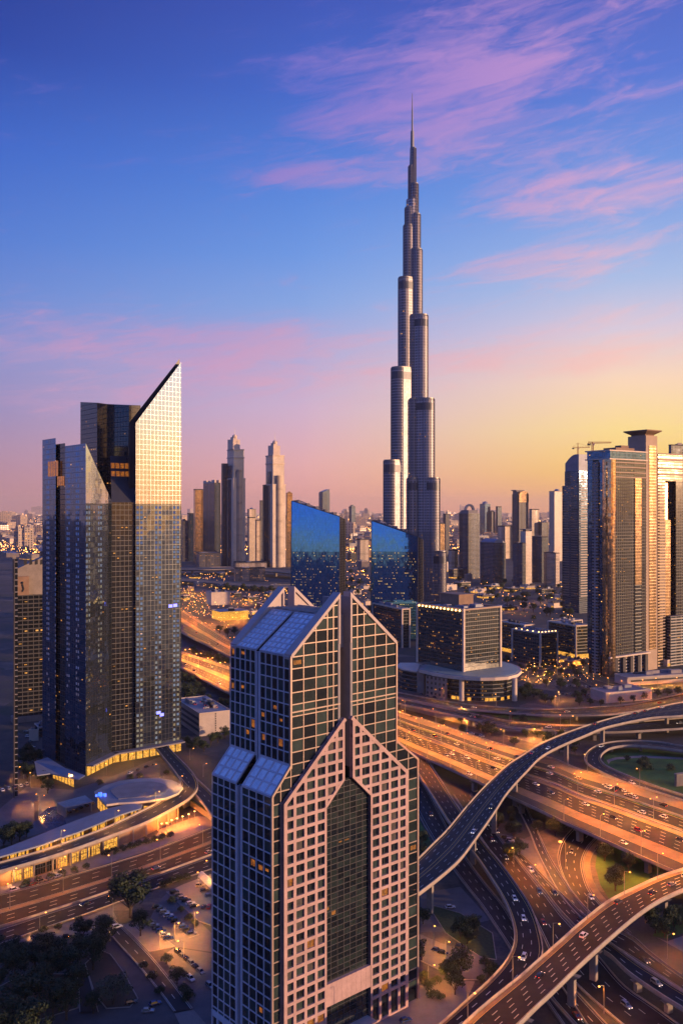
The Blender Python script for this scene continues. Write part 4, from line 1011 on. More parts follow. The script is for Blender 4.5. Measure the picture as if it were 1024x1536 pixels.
for i, (n, lab, xl, xc, xr, yb, yt, th, fm, cr) in enumerate(SK):
    t, pl, z = tower_box(n, lab, xl, xc, xr, yb, yt, th, fm, cr if cr not in ('crest', 'arch', 'cap') else 'none', None, seed=i)
    w = min((pl[1]-pl[0]).length, (pl[3]-pl[0]).length); c = center(pl)
    if cr == 'crest':
        b = MB(); b.prism(pl_sub(pl, 0.1, 0.9, 0.1, 0.9), z, z+w*0.22); b.prism(pl_sub(pl, 0.0, 0.3, 0.0, 0.9), z, z+w*0.14); b.build('crown', M['roof_grey'], t)
        b = MB(); prev = None
        for k in range(9):
            a = PI*1.15*k/8; P = Vector((c.x-w*0.28*math.cos(a), c.y, z+w*0.22+w*0.36*math.sin(a)))
            if prev is not None: b.bar(prev, P, w*0.5, w*0.14)
            prev = P
        b.build('curled_crest', M['roof_blue'], t)
    if cr == 'arch':
        e = MB(); q = pl_sub(pl, 0.0, 1.0, 0.0, 0.55); n_ = 8
        for k in range(n_):
            s_, s2 = k/n_, (k+1)/n_; h = lambda v: z-1+w*0.35*math.sqrt(max(0, 1-(2*v-1)**2)); qq = pl_sub(pl, s_, s2, -0.04, 0.3)
            e.prism(qq, z-w*0.9, [h(s_), h(s2), h(s2), h(s_)])
        e.build('arched_crown', FA['gold'], t)
        e = MB(); e.prism(pl_sub(pl, 0.0, 0.9, 0.35, 0.9), z, z+w*0.35); e.prism(pl_sub(pl, -0.1, 0.8, 0.3, 1.0), z+w*0.35, z+w*0.45, 0, None, True, True); e.build('dark_crest', M['roof_grey'], t)
    if cr == 'cap':
        e = MB(); e.prism(pl_sub(pl, 0.2, 0.8, 0.2, 0.8), z, z+w*0.2); e.prism(inset(pl, -w*0.1), z+w*0.2, z+w*0.3, 0, None, True, True); e.build('overhanging_cap', M['roof_grey'], t)

# hotel slab and podium below the lantern towers
t, pl, z = tower_box('hotel_slab', 'long tan hotel slab with a window grid under the lantern towers', 351, 353, 398, 872, 853.5, 78, 'tan', 'flat', None, 'roof_pale', 4, 'building')
t, pl, z = tower_box('podium_block', 'peach coloured podium roof between the feet of the lantern towers', 351, 354, 400, 852, 845, 78, 'stone', 'flat', None, 'roof_pale', 5, 'building')
t, pl, z = tower_box('podium_block', 'low banded car deck block beside the foot of the taller lantern tower', 294, 299, 331, 854, 831, 75, 'bands', 'flat', None, 'roof_pale', 6, 'building')

# ------------------------------------------------------------------ two blue mirror wedges
def wedge(label, xl, xc, xr, yb, yl, yc, yr, lean):
    pl = plan(xl, xc, xr, yb, 17); d = pl[0].y
    t = bld('blue_glass_wedge', label, pl, 'blue glass wedges', 'building')
    zc_, zl_, zr_ = Zat(yc, pl[0].y), Zat(yl, pl[3].y), Zat(yr, pl[1].y)
    inw = (pl[1]-pl[0]).normalized()*lean
    c0, a0, f0, l0 = pl
    top = [c0+inw, a0, f0, l0+inw]; zt = [zc_, zr_, zl_+2, zl_]
    b = MB()
    P = lambda p, z: (p.x, p.y, z)
    w = (l0-c0).length
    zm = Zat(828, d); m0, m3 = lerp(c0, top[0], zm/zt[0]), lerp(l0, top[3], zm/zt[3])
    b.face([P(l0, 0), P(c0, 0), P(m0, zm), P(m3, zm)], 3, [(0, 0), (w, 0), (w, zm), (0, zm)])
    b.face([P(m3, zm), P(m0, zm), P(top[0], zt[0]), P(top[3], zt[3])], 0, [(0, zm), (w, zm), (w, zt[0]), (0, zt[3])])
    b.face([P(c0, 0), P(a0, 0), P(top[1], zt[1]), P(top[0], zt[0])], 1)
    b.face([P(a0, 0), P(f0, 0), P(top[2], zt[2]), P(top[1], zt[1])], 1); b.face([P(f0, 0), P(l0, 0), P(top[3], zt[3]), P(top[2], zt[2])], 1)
    b.face([P(top[i], zt[i]-0.5) for i in range(4)], 2)
    b.build('body', [FA['bluegl'], FA['dark'], M['roof_grey'], FA['bluegl_reflect']], t)
    e = MB()
    for i in range(16):
        s = (i+0.5)/16; p = lerp(top[3], top[0], s)+inw.normalized()*2.0; z = lerp(zt[3], zt[0], s)
        e.box((p.x, p.y), (w/22, 2.2), z-0.4, 1.6+1.6*(i % 3), 0.3)
    e.build('roof_machinery', M['roof_grey'], t)
    e = MB(); 
    for p, q, z0, z1 in ((l0, l0, 0, zt[3]), (c0, c0, 0, zt[0])): e.bar(P(p, 0), P(top[3] if p is l0 else top[0], z1), 0.9, 0.9)
    e.bar(P(top[3], zt[3]), P(top[0], zt[0]), 0.9, 0.9); e.build('edge_trim', M['alu_dark'], t)
    e = MB()
    for i in range(1, 4): p = lerp(c0, a0, i/4); e.bar(P(p, 0), P(lerp(top[0], top[1], i/4), lerp(zt[0], zt[1], i/4)), 1.2, 1.2)
    e.build('side_rib', M['tile_dark'], t)
wedge('larger deep blue mirror wedge with raked roof behind the granite tower', 436, 508.5, 518.5, 950, 751, 775, 779, 3.6)
wedge('smaller deep blue mirror wedge standing before the stepped supertall', 556, 625.5, 635, 962, 781, 805, 810, 3.6)
# ------------------------------------------------------------------ square dark-glass office on a curved podium
cp = plan(626, 695, 750, 1008, 55, 24.0); dC = cp[0].y; zC = Zat(913, dC)
t = bld('square_office_block', 'square dark glass office with cream corner piers on a curved podium', cp)
b = MB(); b.prism(cp, 23.9, zC-2.5, 0, 1, True); b.build('body', [FA['night'], M['roof_grey']], t)
for i, p in enumerate(cp):
    b = MB(); b.box((p.x, p.y), (2.0, 2.0), 24.0, zC-24.0, math.radians(35)); b.build('corner_pier', M['cream'], t)
b = MB()
for i in (0, 3):
    p, q = cp[i], cp[(i+1) % 4]; b.bar(p+UP*(zC-1.2), q+UP*(zC-0.8), 1.8, 1.6)
for i in (1, 2):
    p, q = cp[i], cp[(i+1) % 4]; b.bar(p+UP*(zC-1.2), q+UP*(zC-0.8), 1.8, 1.6)
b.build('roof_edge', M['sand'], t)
roof_set(t, inset(cp, 2.5), zC-2.4, 'roof_pale', 1.0, True, 8)
q = pl_sub(cp, 0.45, 0.85, 0.45, 0.85); b = MB(); b.prism(q, zC-2, zC+9); b.prism(inset(q, -1.2), zC+9, zC+10.2, 0, None, True, True); b.build('lift_house', M['brick'], t)
for i in range(12):
    p = lerp(cp[0], cp[3], (i+0.7)/12.5); o = UP.cross(cp[3]-cp[0]).normalized()*-1.5
    b = MB(); b.ball(p-o*0.1+UP*(zC-2.2)+(cp[0]-cp[1]).normalized()*1.6, 1.0, 0, 8, 5); b.build('roof_lamp', M['warm_lamp'], t)
t.location = t.location
pz = 24.0
ring = [(628, 1004), (648, 1009), (669, 1012.5), (697, 1015.5), (720, 1016.5), (742, 1016.2), (762, 1014.8), (776, 1011), (782, 1005.5), (779, 1000), (768, 995.5), (753, 992), (700, 987), (645, 988)]
rp = [G(x, y, pz) for x, y in ring]; cc = center(rp)
t2 = thing('curved_podium', 'round glass podium with a sweeping pale roof on thick columns', 'building', (cc.x, cc.y, 0))
b = MB(); b.prism(rp, pz-3.0, pz-0.1, 0, 1, True, True); b.build('roof_ring', [M['cream'], M['roof_pale']], t2)
b = MB(); inr = [Vector((cc.x, cc.y, 0))+(Vector((p.x, p.y, 0))-Vector((cc.x, cc.y, 0)))*0.86 for p in rp]; b.prism(inr, 0, pz-3.0); b.build('glass_drum', [FA['office']], t2)
b = MB(); inr2 = [Vector((cc.x, cc.y, 0))+(Vector((p.x, p.y, 0))-Vector((cc.x, cc.y, 0)))*0.93 for p in rp]; b.prism(inr2, pz-0.1, pz+0.25, 0); b.build('roof_terrace', mat('green grey terrace', (0.24, 0.30, 0.25), 0.5, vary=0.15, scale=0.1), t2)
b = MB()
for i in range(len(inr)):
    p, q = inr[i], inr[(i+1) % len(inr)]; o = (q-p).normalized().cross(UP)*0.15; n = 3
    if p.y < cc.y+5:
        for k in range(n):
            if RND.random() < 0.62:
                e0, e1 = lerp(p, q, (k+0.08)/n)+o, lerp(p, q, (k+0.92)/n)+o; b.face([e0+UP*0.5, e1+UP*0.5, e1+UP*3.6, e0+UP*3.6])
b.build('lit_ground_floor', M['shop'], t2)
for px in (692, 771):
    p = G(px, 1051); b = MB(); b.tube((p.x, p.y, 0), (p.x, p.y, pz-2.5), 2.5, 2.5, 14); b.build('column', M['cream'], t2)
sp_ = [G(x, y, 21) for x, y in ((595, 1000), (603, 1004), (618, 1007), (636, 1008.5), (639, 1000), (622, 995), (600, 995))]
cs = center(sp_); t3 = thing('rounded_annex', 'low rounded grey annex beside the curved podium and granite tower', 'building', (cs.x, cs.y, 0))
b = MB(); b.prism([G(595, 1000, 21), G(603, 1004, 21), G(618, 1007, 21), G(627, 1008, 21), G(630, 998, 21), G(600, 995, 21)], 0, 20.5, 0, 1); b.build('body', [FA['office'], M['roof_pale']], t3)
b = MB(); b.prism([G(625, 1008.3, 21), G(636, 1008.5, 21), G(639, 1000, 21), G(629, 999, 21)], 0, 22, 0); b.build('end_wall', M['concrete'], t3)
b = MB(); b.prism(inset(sp_, -0.8), 20.5, 21.6, 0, None, True, True); b.build('roof_slab', M['cream'], t3)
w = [G(638, 1044), G(670, 1050), G(671, 1042), G(640, 1037)]; cw = center(w); t4 = thing('stone_wing', 'brown stone wing joining the rounded annex to the curved podium', 'building', (cw.x, cw.y, 0))
b = MB(); b.prism(w, 0, 20.4, 0, 1); b.build('body', [facade('brown stone wing', 5, 5, 0.3, 0.5, (0.03, 0.03, 0.03), (0.26, 0.19, 0.15), 0, 0.2, 0.05, 0.5), M['roof_pale']], t4); roof_set(t4, w, 20.4, 'roof_pale', 1, True, 3)

# small frame-edged glass box beside the smaller wedge, two low offices
def framed(name, label, xl, xc, xr, yb, yt, th, fm, seed=0, lamps=0, base=False, edge='cream'):
    pl = plan(xl, xc, xr, yb, th); d = pl[0].y; z = Zat(yt, d)
    t = bld(name, label, pl); b = MB(); b.prism(pl, 0, z-1, 0, 1); b.build('body', [FA[fm], M['roof_pale']], t)
    for p in pl: b = MB(); b.box((p.x, p.y), (1.8, 1.8), 0, z, math.radians(90-th)); b.build('corner_pier', M[edge], t)
    b = MB()
    for i in range(4): b.bar(pl[i]+UP*(z-0.8), pl[(i+1) % 4]+UP*(z-0.8), 1.5, 1.7)
    b.build('roof_edge', M[edge], t); roof_set(t, inset(pl, 1.5), z-0.9, 'roof_pale', 0.8, True, seed)
    for i in range(lamps):
        b = MB(); p = lerp(pl[3], pl[0], (i+0.7)/lamps*2) if i < lamps/2 else lerp(pl[0], pl[1], (i-lamps/2+0.5)/lamps*2); b.ball(p+UP*(z+0.4), 0.8, 0, 8, 5); b.build('roof_lamp', M['warm_lamp'], t)
    if base:
        for i in (0, 3):
            b = MB(); p, q = pl[i], pl[(i+1) % 4]; o = (q-p).normalized().cross(UP)*0.2; b.face([p+o+UP*0.4, q+o+UP*0.4, q+o+UP*5, p+o+UP*5])
            b.build('lit_ground_floor', M['shop'], t)
    return t, pl, z
framed('glass_box_office', 'small glass box with pale frame edges below the smaller blue wedge', 559, 603, 614, 972, 913, 66, 'night', 11)
framed('glass_box_office', 'dark glass office with lamps along its roof edge and pale fins', 768, 810, 835, 1000, 949, 58, 'night', 12, 10)
framed('ribbon_window_office', 'long dark office with ribbon windows behind the lamp-edged office', 748, 786, 800, 984, 937, 62, 'office', 13, 0, True)
framed('ribbon_window_office', 'dark office with a lit yellow corner entrance beside the balcony tower', 822, 863, 884, 988, 938, 66, 'office', 14, 0, True)
b_t, b_pl, b_z = framed('domed_pavilion', 'low round-roofed pavilion lit from within behind the yellow entrance office', 832, 850, 872, 952, 931, 60, 'office', 15, 0, True)

FA['goldstone'] = facade('golden stone bands', 7.0, 3.5, 0.03, 0.45, (0.10, 0.08, 0.06), (0.46, 0.29, 0.13), 0.7, 0.12, 0.02, 0.5)
M['balc'] = mat('balcony edge', (0.085, 0.075, 0.072), 0.7, vary=0.15, scale=0.3)
# ------------------------------------------------------------------ balcony tower cluster on the right
A = plan(881, 912, 968, 1015, 56); dA = A[0].y; zA_ = Zat(688, dA); zT_ = Zat(675, dA)
t = bld('balcony_tower', 'tall tower with a shining round corner, curved balconies and golden strips', A, None, 'tower')
PW = 0.0
def R_(a, b=0.0, z=0.0): return A[0]+(A[1]-A[0])*a+(A[3]-A[0])*b+UP*z
def rpx(px): return cross_px(A[0], (A[1]-A[0]).normalized(), px)/(A[1]-A[0]).length
def lpx2(px): return cross_px(A[0], (A[3]-A[0]).normalized(), px)/(A[3]-A[0]).length
zb0 = Zat(985, dA)
b = MB(); b.prism([R_(0.02, 0.02), R_(1, 0.02), R_(1, 1), R_(0.02, 1)], 0, zA_, 0, 1); b.build('core', [FA['dark'], M['roof_grey']], t)
ro = (A[1]-A[0]).normalized().cross(UP); lo_ = UP.cross((A[3]-A[0]).normalized())
def strip_r(name, p0, p1, proud, z0, z1, m):
    a0, a1 = rpx(p0), rpx(p1); q0, q1 = R_(a0)+ro*proud, R_(a1)+ro*proud
    b = MB(); b.prism([q0, q1, R_(a1, 0.1), R_(a0, 0.1)], z0, z1, 0); return b.build(name, m, t)
def strip_l(name, p0, p1, proud, z0, z1, m):
    a0, a1 = lpx2(p0), lpx2(p1); q0, q1 = R_(0, a0)+lo_*proud, R_(0, a1)+lo_*proud
    b = MB(); b.prism([q0, q1, R_(0.1, a1), R_(0.1, a0)], z0, z1, 0); return b.build(name, m, t)
strip_l('blue_strip', 907, 898.5, 0.8, zb0, zA_, FA['blue']); strip_l('slot_window_column', 898.3, 889.2, 2.2, 0, zA_-3, FA['slots']); strip_l('blue_strip', 889, 881, 0.8, zb0, zA_, FA['blue'])
cen = R_(0.03, 0.03); rad = 7.2
b = MB(); b.prism([cen+Vector((rad*math.cos(2*PI*i/24), rad*math.sin(2*PI*i/24), 0)) for i in range(24)], 0, zA_-1, 0); b.build('round_corner', FA['chrome'], t)
strip_r('golden_strip', 951, 960.5, 1.0, Zat(880, dA), Zat(716, dA), FA['chrome']); strip_r('golden_strip', 951, 960.5, 0.9, zb0, Zat(880, dA)-0.2, FA['office'])
strip_r('balcony_wall', 922, 950, 0.5, zb0, zA_, facade('balcony glazing', 3.2, 3.5, 0.06, 0.1, (0.012, 0.02, 0.03), (0.03, 0.03, 0.035), 0.2, 0.08, 0.03, 0.55))
# each balcony its own slab: a bowed tray with a rail
a0, a1 = R_(rpx(922.5)), R_(rpx(949.5)); dv = a1-a0
bm_ = MB(); n = 10
outl = [a0+dv*(i/n)+ro*(0.7+2.6*math.sin(PI*i/n)**0.7) for i in range(n+1)]
poly = outl+[a1, a0]
bm_.prism(poly, 0, 0.35, 0, None, True, True)
for i in range(n): bm_.bar(outl[i]-ro*0.15+UP*1.3, outl[i+1]-ro*0.15+UP*1.3, 0.10, 0.14)
zlist = []; z = zb0+4
while z < Zat(716, dA): zlist.append(z); z += 3.55
bal = bm_.build('balcony', M['balc'], t)
bal.location = (0, 0, zlist[0])
for z in zlist[1:]:
    c = bal.copy(); COL.objects.link(c); c.parent = t; c.location = (0, 0, z)
# slabs on the dark strip and upper terraces
b = MB(); q0, q1 = R_(rpx(960.5)), R_(rpx(967.5))
sl0 = MB(); sl0.prism([q0+ro*1.4, q1+ro*1.4, q1, q0], 0, 0.6, 0, None, True, True); s_o = sl0.build('floor_slab', M['concrete_dark'], t); s_o.location = (0, 0, zlist[0])
for z in zlist[1:]:
    c = s_o.copy(); COL.objects.link(c); c.parent = t; c.location = (0, 0, z)
for y in (716, 709, 701, 694):
    b = MB(); z = Zat(y, dA); e0, e1 = R_(rpx(919)), R_(rpx(967)); b.prism([e0+ro*2.6, e1+ro*2.6, e1, e0], z, z+1.3, 0, None, True, True); b.build('terrace_slab', M['sand'], t)
b = MB(); ov = [R_(-0.02, -0.02)+ro*2, R_(1.0, -0.02)+ro*2, R_(1, 1.05), R_(-0.02, 1.05)+lo_*2]; b.prism(inset(ov, 2.5), zA_-0.5, zT_-1, 0); b.build('top_floor', FA['blue'], t)
b = MB(); b.prism(ov, zT_-1, zT_+0.4, 0, 1, True, True); b.prism(ov, zA_-0.8, zA_+0.5, 0, 1, True, True); b.build('roof_slab', [M['cream'], M['roof_grey']], t)
b = MB(); b.prism(pl_sub(A, 0.3, 0.8, 0.2, 0.8), zT_, zT_+4); b.prism(pl_sub(A, 0.5, 0.7, 0.3, 0.6), zT_+4, zT_+7); b.build('plant_room', M['brick'], t)
strip_r('foot_wall', 921, 968, 3.0, 0, zb0-1, FA['slots'])
b = MB(); 
for i in range(5):
    p = R_(0.1+0.2*i)+ro*4.5; b.box((p.x, p.y), (4.5, 3), 0, zb0-2, math.radians(34))
b.build('foot_pier', M['concrete_dark'], t)
b = MB(); e = [R_(-0.06, -0.06)+ro*4, R_(1.02, -0.02)+ro*5, R_(1.02, 0.1), R_(-0.06, 0.1)]; b.prism(e, zb0-1.2, zb0+0.3, 0, None, True, True); b.build('podium_cornice', M['cream'], t)
# pylon with a flying roof
P_ = plan(941, 968, 985, 1006, 56); dP = P_[0].y; zP_ = Zat(653, dP)
t = bld('pylon_tower', 'tall stone pylon with a golden window column and flying roof', P_, None, 'tower')
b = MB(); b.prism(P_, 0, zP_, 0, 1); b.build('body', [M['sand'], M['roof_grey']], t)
ro2 = (P_[1]-P_[0]).normalized().cross(UP)
b = MB(); e0, e1 = lerp(P_[0], P_[1], 0.26), lerp(P_[0], P_[1], 0.86); b.prism([e0+ro2*0.6, e1+ro2*0.6, e1, e0], Zat(975, dP), Zat(668, dP), 0); b.build('window_column', FA['gold'], t)
b = MB(); cP = center(P_); q = [cP+(p-cP)*0.78 for p in P_]; b.prism(q, zP_, zP_+2.2)
big_ = [cP+(p-cP)*1.32 for p in P_]
for i in range(4):
    j = (i+1) % 4; b.face([q[i]+UP*(zP_+1.4), q[j]+UP*(zP_+1.4), big_[j]+UP*(zP_+5.2), big_[i]+UP*(zP_+5.2)])
b.face([p+UP*(zP_+6.4) for p in big_])
for i in range(4):
    j = (i+1) % 4; b.face([big_[i]+UP*(zP_+5.2), big_[j]+UP*(zP_+5.2), big_[j]+UP*(zP_+6.4), big_[i]+UP*(zP_+6.4)])
b.build('flying_roof', M['brick'], t)
# golden slab with a giant opening
B_ = plan(975, 986, 1023, 1000, 60); dB = B_[0].y
t = bld('portal_tower', 'golden banded tower pierced by a giant dark opening', B_, None, 'tower')
def rb(px): return cross_px(B_[0], (B_[1]-B_[0]).normalized(), px)/(B_[1]-B_[0]).length
def part_r(name, p0, p1, z0, z1, m, d0=0.0, d1=1.0):
    b = MB(); a0, a1 = rb(p0), rb(p1); b.prism(pl_sub(B_, a0, a1, d0, d1), z0, z1, 0, 1, True, True); return b.build(name, [m, M['roof_grey']], t)
part_r('side_pier', 986, 996.5, 0, Zat(721, dB), FA['goldstone']); part_r('side_pier', 1013, 1023, 0, Zat(721, dB), FA['dark'])
part_r('top_block', 986, 1023, Zat(721, dB), Zat(681, dB), FA['goldstone'])
part_r('opening_back', 996.5, 1013, 0, Zat(721, dB), FA['dark'], 0.75, 1.0); part_r('mirror_slab', 999.5, 1008, 0, Zat(780, dB), FA['chrome'], 0.30, 0.74)
b = MB(); b.prism(pl_sub(B_, rb(999.5), rb(1008), 0.60, 0.74), Zat(780, dB), Zat(724, dB)); b.build('copper_wall', mat('copper cladding', (0.55, 0.26, 0.12), 0.3, metal=0.8, vary=0.15, scale=0.05), t)
part_r('low_wing', 999, 1020, 0, Zat(925, dB), FA['bands'], -0.55, -0.02)
zz = Zat(681, dB)
for y in (681, 690, 703, 712):
    b = MB(); z = Zat(y, dB); o = (B_[1]-B_[0]).normalized().cross(UP)*1.6; b.prism([B_[0]+o, B_[1]+o, B_[1], B_[0]], z-0.5, z+1.0, 0, None, True, True); b.build('terrace_slab', M['sand'], t)
b0 = MB(); a0, a1 = B_[0]+(B_[1]-B_[0])*rb(987), B_[0]+(B_[1]-B_[0])*rb(996); o = (B_[1]-B_[0]).normalized().cross(UP)*1.7; b0.prism([a0+o, a1+o, a1, a0], 0, 1.2, 0, None, True, True)
bo = b0.build('balcony', M['sand'], t); bo.location = (0, 0, 22); z = 25.5
while z < Zat(726, dB):
    c = bo.copy(); COL.objects.link(c); c.parent = t; c.location = (0, 0, z); z += 3.55
tower_box('square_tower', 'plain blue tower edge behind the golden portal tower', 1002, 1006, 1040, 975, 668, 65, 'res', 'flat', seed=31)
# striped balcony tower further back
Cc = plan(842.5, 868, 882, 920, 60); dS = Cc[0].y; zs1 = Zat(706, dS)
t = bld('striped_tower', 'blue tower with stacked balcony stripes and a curved roof crown', Cc, None, 'tower')
b = MB(); b.prism(Cc, 0, Zat(728, dS), 0, 1); q = pl_sub(Cc, 0, 0.95, 0, 0.85); b.prism(q, Zat(728, dS), zs1, 0, 1); b.build('body', [FA['res_blue'], M['roof_grey']], t)
for k, (f0, f1) in enumerate(((0.08, 0.42), (0.55, 0.9))):
    e0, e1 = lerp(Cc[3], Cc[0], f0), lerp(Cc[3], Cc[0], f1); o = UP.cross(Cc[3]-Cc[0]).normalized()*1.8
    b1 = MB(); b1.prism([e0+o, e1+o, e1, e0], 0, 1.1, 0, None, True, True); bo = b1.build('balcony', M['concrete'], t); z = 30.0; bo.location = (0, 0, z)
    while z < Zat(742, dS)-4:
        z += 4.6; c = bo.copy(); COL.objects.link(c); c.parent = t; c.location = (0, 0, z)
e0, e1 = lerp(Cc[0], Cc[1], 0.1), lerp(Cc[0], Cc[1], 0.9); o = (Cc[1]-Cc[0]).normalized().cross(UP)*1.8
b1 = MB(); b1.prism([e0+o, e1+o, e1, e0], 0, 1.1, 0, None, True, True); bo = b1.build('balcony', M['cream'], t); z = 30.0; bo.location = (0, 0, z)
while z < Zat(715, dS)-4:
    z += 4.6; c = bo.copy(); COL.objects.link(c); c.parent = t; c.location = (0, 0, z)
e = MB(); q = pl_sub(Cc, 0.0, 0.9, 0.1, 0.9); n_ = 8
for k in range(n_):
    s_, s2 = k/n_, (k+1)/n_; h = lambda v: Zat(694, dS)+(Zat(681, dS)-Zat(694, dS))*math.sin(PI*0.5*min(1, v*1.3)); qq = pl_sub(Cc, 0.05, 0.95, 0.85-0.8*s_, 0.85-0.8*s2); e.prism(qq, zs1-0.5, [h(s_), h(s_), h(s2), h(s2)])
e.build('curved_crown', M['roof_blue'], t)
def crane(label, px, d, z0, y_mast, xj0, xj1, hgt):
    p = at_px(px, d); t = thing('tower_crane', label, 'crane', (p.x, p.y, z0), 'tower cranes on the roofs')
    b = MB(); zt = Zat(y_mast, d)
    for s in (-1, 1):
        for q in (-1, 1): b.bar((p.x+s*0.8, p.y+q*0.8, z0), (p.x+s*0.8, p.y+q*0.8, zt), 0.35, 0.35)
    z = z0
    while z < zt-2: b.bar((p.x-0.8, p.y-0.8, z), (p.x+0.8, p.y-0.8, z+2), 0.25, 0.25); z += 2
    b.build('mast', M['red_paint'], t)
    x0, x1 = Xat(xj0, d), Xat(xj1, d); b = MB()
    b.bar((x0, p.y, zt), (x1, p.y, zt+1), 0.9, 0.5); b.bar((x0, p.y, zt+1.6), (x1, p.y, zt+2.0), 0.5, 0.4)
    n = 12
    for i in range(n): xa = x0+(x1-x0)*i/n; xb = x0+(x1-x0)*(i+1)/n; b.bar((xa, p.y, zt+0.2), (xb, p.y, zt+1.8), 0.3, 0.3)
    b.build('jib', M['red_paint'], t)
    b = MB(); b.bar((p.x, p.y, zt), (p.x, p.y, zt+hgt), 1.0, 1.0); b.bar((p.x, p.y, zt+hgt), (x1, p.y, zt+2), 0.25, 0.25); b.bar((p.x, p.y, zt+hgt), (x0, p.y, zt+2), 0.25, 0.25); b.build('tower_peak', M['red_paint'], t)
    b = MB(); b.box((x0+1.2, p.y), (3.2, 2.2), zt-2.0, 2.2); b.build('counterweight', M['concrete_dark'], t)
    b = MB(); b.box((p.x+1.2, p.y), (1.8, 1.8), zt-1.8, 2.0); b.build('cab', M['cream'], t)
crane('red tower crane on the roof of the balcony tower', 888, dA+20, zT_, 665.5, 881, 916, 2.0)
crane('thin red tower crane over the curved crown of the striped tower', 866, dS+10, Zat(684, dS), 672, 858, 884, 9.0)

# ------------------------------------------------------------------ low pale buildings between the towers and the roads
def low(name, label, xl, xc, xr, yb, yt, th, m, roofm='roof_pale', seed=0, plant=True, edge='white'):
    pl = plan(xl, xc, xr, yb, th); d = pl[0].y; z = max(2.5, Zat(yt, d))
    t = bld(name, label, pl); b = MB(); b.prism(pl, 0, z); b.build('walls', [m], t)
    roof_set(t, pl, z, roofm, 0.9, plant, seed, edge); return t, pl, z
t, pl, z = low('parking_garage', 'pale parking garage with open decks between the mirror and granite towers', 264, 299, 346, 1105, 1071, 63, M['white'], 'roof_pale', 21, True)
b = MB(); o = UP.cross(pl[3]-pl[0]).normalized()*0.12
for k in range(4):
    z0 = 3.4+k*4.6
    if z0+2.2 < z: b.face([pl[3]+o+UP*z0, pl[0]+o+UP*z0, pl[0]+o+UP*(z0+2.2), pl[3]+o+UP*(z0+2.2)])
b.build('deck_opening', M['tile_dark'], t)
b = MB(); o = (pl[1]-pl[0]).normalized().cross(UP)*0.12; e = lerp(pl[0], pl[1], 0.5); e2 = lerp(pl[0], pl[1], 0.53)
for k in range(9): b.face([e+o+UP*(1+k*z/9.5), e2+o+UP*(1+k*z/9.5), e2+o+UP*(1+(k+0.7)*z/9.5), e+o+UP*(1+(k+0.7)*z/9.5)])
b.build('slit_window', M['tile_dark'], t)
garage = (pl, z)
low('flat_roof_block', 'peach block with a stepped flat roof above the glowing interchange', 309, 317, 345, 908, 889, 66, M['cream'], 'roof_pale', 22)
t, pl, z = low('shopping_hall', 'low grey-roofed hall with a glowing front below the peach block', 318, 330, 372, 931, 918, 62, M['shop'], 'roof_blue', 23)
t, pl, z = low('long_white_hall', 'long white hall with a dark window slot beside the balcony tower foot', 921, 940, 1040, 1029, 1017, 72, M['white'], 'roof_grey', 24)
b = MB(); o = (pl[1]-pl[0]).normalized().cross(UP)*0.15; b.face([lerp(pl[0], pl[1], 0.05)+o+UP*(z*0.45), lerp(pl[0], pl[1], 1.0)+o+UP*(z*0.45), lerp(pl[0], pl[1], 1.0)+o+UP*(z*0.68), lerp(pl[0], pl[1], 0.05)+o+UP*(z*0.68)]); b.build('window_slot', M['tile_dark'], t)
b = MB(); b.prism([p+(pl[0]-pl[3]).normalized()*1.5 for p in pl], z-0.4, z+0.6, 0, 1, True, True); b.build('roof_slab', [M['white'], M['roof_grey']], t)
t, pl, z = low('rounded_white_hall', 'cream windowless hall with a rounded end beside the upper ramp road', 885, 908, 972, 1055, 1040, 70, M['white'], 'roof_grey', 25)
b = MB(); c = lerp(pl[1], pl[2], 0.5); rr = (pl[2]-pl[1]).length/2; dx = (pl[1]-pl[0]).normalized(); dy = (pl[2]-pl[1]).normalized()
b.prism([c+dx*(rr*math.sin(a))*0.8-dy*(rr*math.cos(a)) for a in [PI*i/12 for i in range(13)]], 0, z*0.85); b.build('rounded_end', M['white'], t)
low('low_wall_block', 'small pale block beside the lawn loop at the frame edge', 1011, 1014, 1040, 1180, 1163, 70, M['pave_light'], 'roof_pale', 26, False, 'concrete')
# ------------------------------------------------------------------ roads
def smooth(pts, n):
    """Catmull-Rom through 2D points, resampled evenly to n+1 points"""
    P = [Vector(p[:2]) for p in pts]; P = [P[0]*2-P[1]]+P+[P[-1]*2-P[-2]]; o = []
    for i in range(1, len(P)-2):
        for k in range(16):
            t = k/16; a, b, c, d = P[i-1:i+3]
            o.append(0.5*((2*b)+(c-a)*t+(2*a-5*b+4*c-d)*t*t+(3*b-a-3*c+d)*t*t*t))
    o.append(P[-2]); L = [0]
    for i in range(1, len(o)): L.append(L[-1]+(o[i]-o[i-1]).length)
    r = []; j = 0
    for k in range(n+1):
        s = L[-1]*k/n
        while j < len(L)-2 and L[j+1] < s: j += 1
        f = (s-L[j])/max(1e-6, L[j+1]-L[j]); r.append(o[j].lerp(o[j+1], min(1, f)))
    return r
EXT = {'highway': ((1, 200),), 'curve': ((0, 200), (1, 45)), 'lower': ((0, 170),), 'upper_ramp': ((1, 200),), 'under_ramp': ((1, 200),), 'loop': ((0, 90),), 'purple_ramp': ((1, 150),), 'south_b': ((1, 150),), 'boulevard': ((0, 150),), 'shop_ramp': ((0, 120),)}
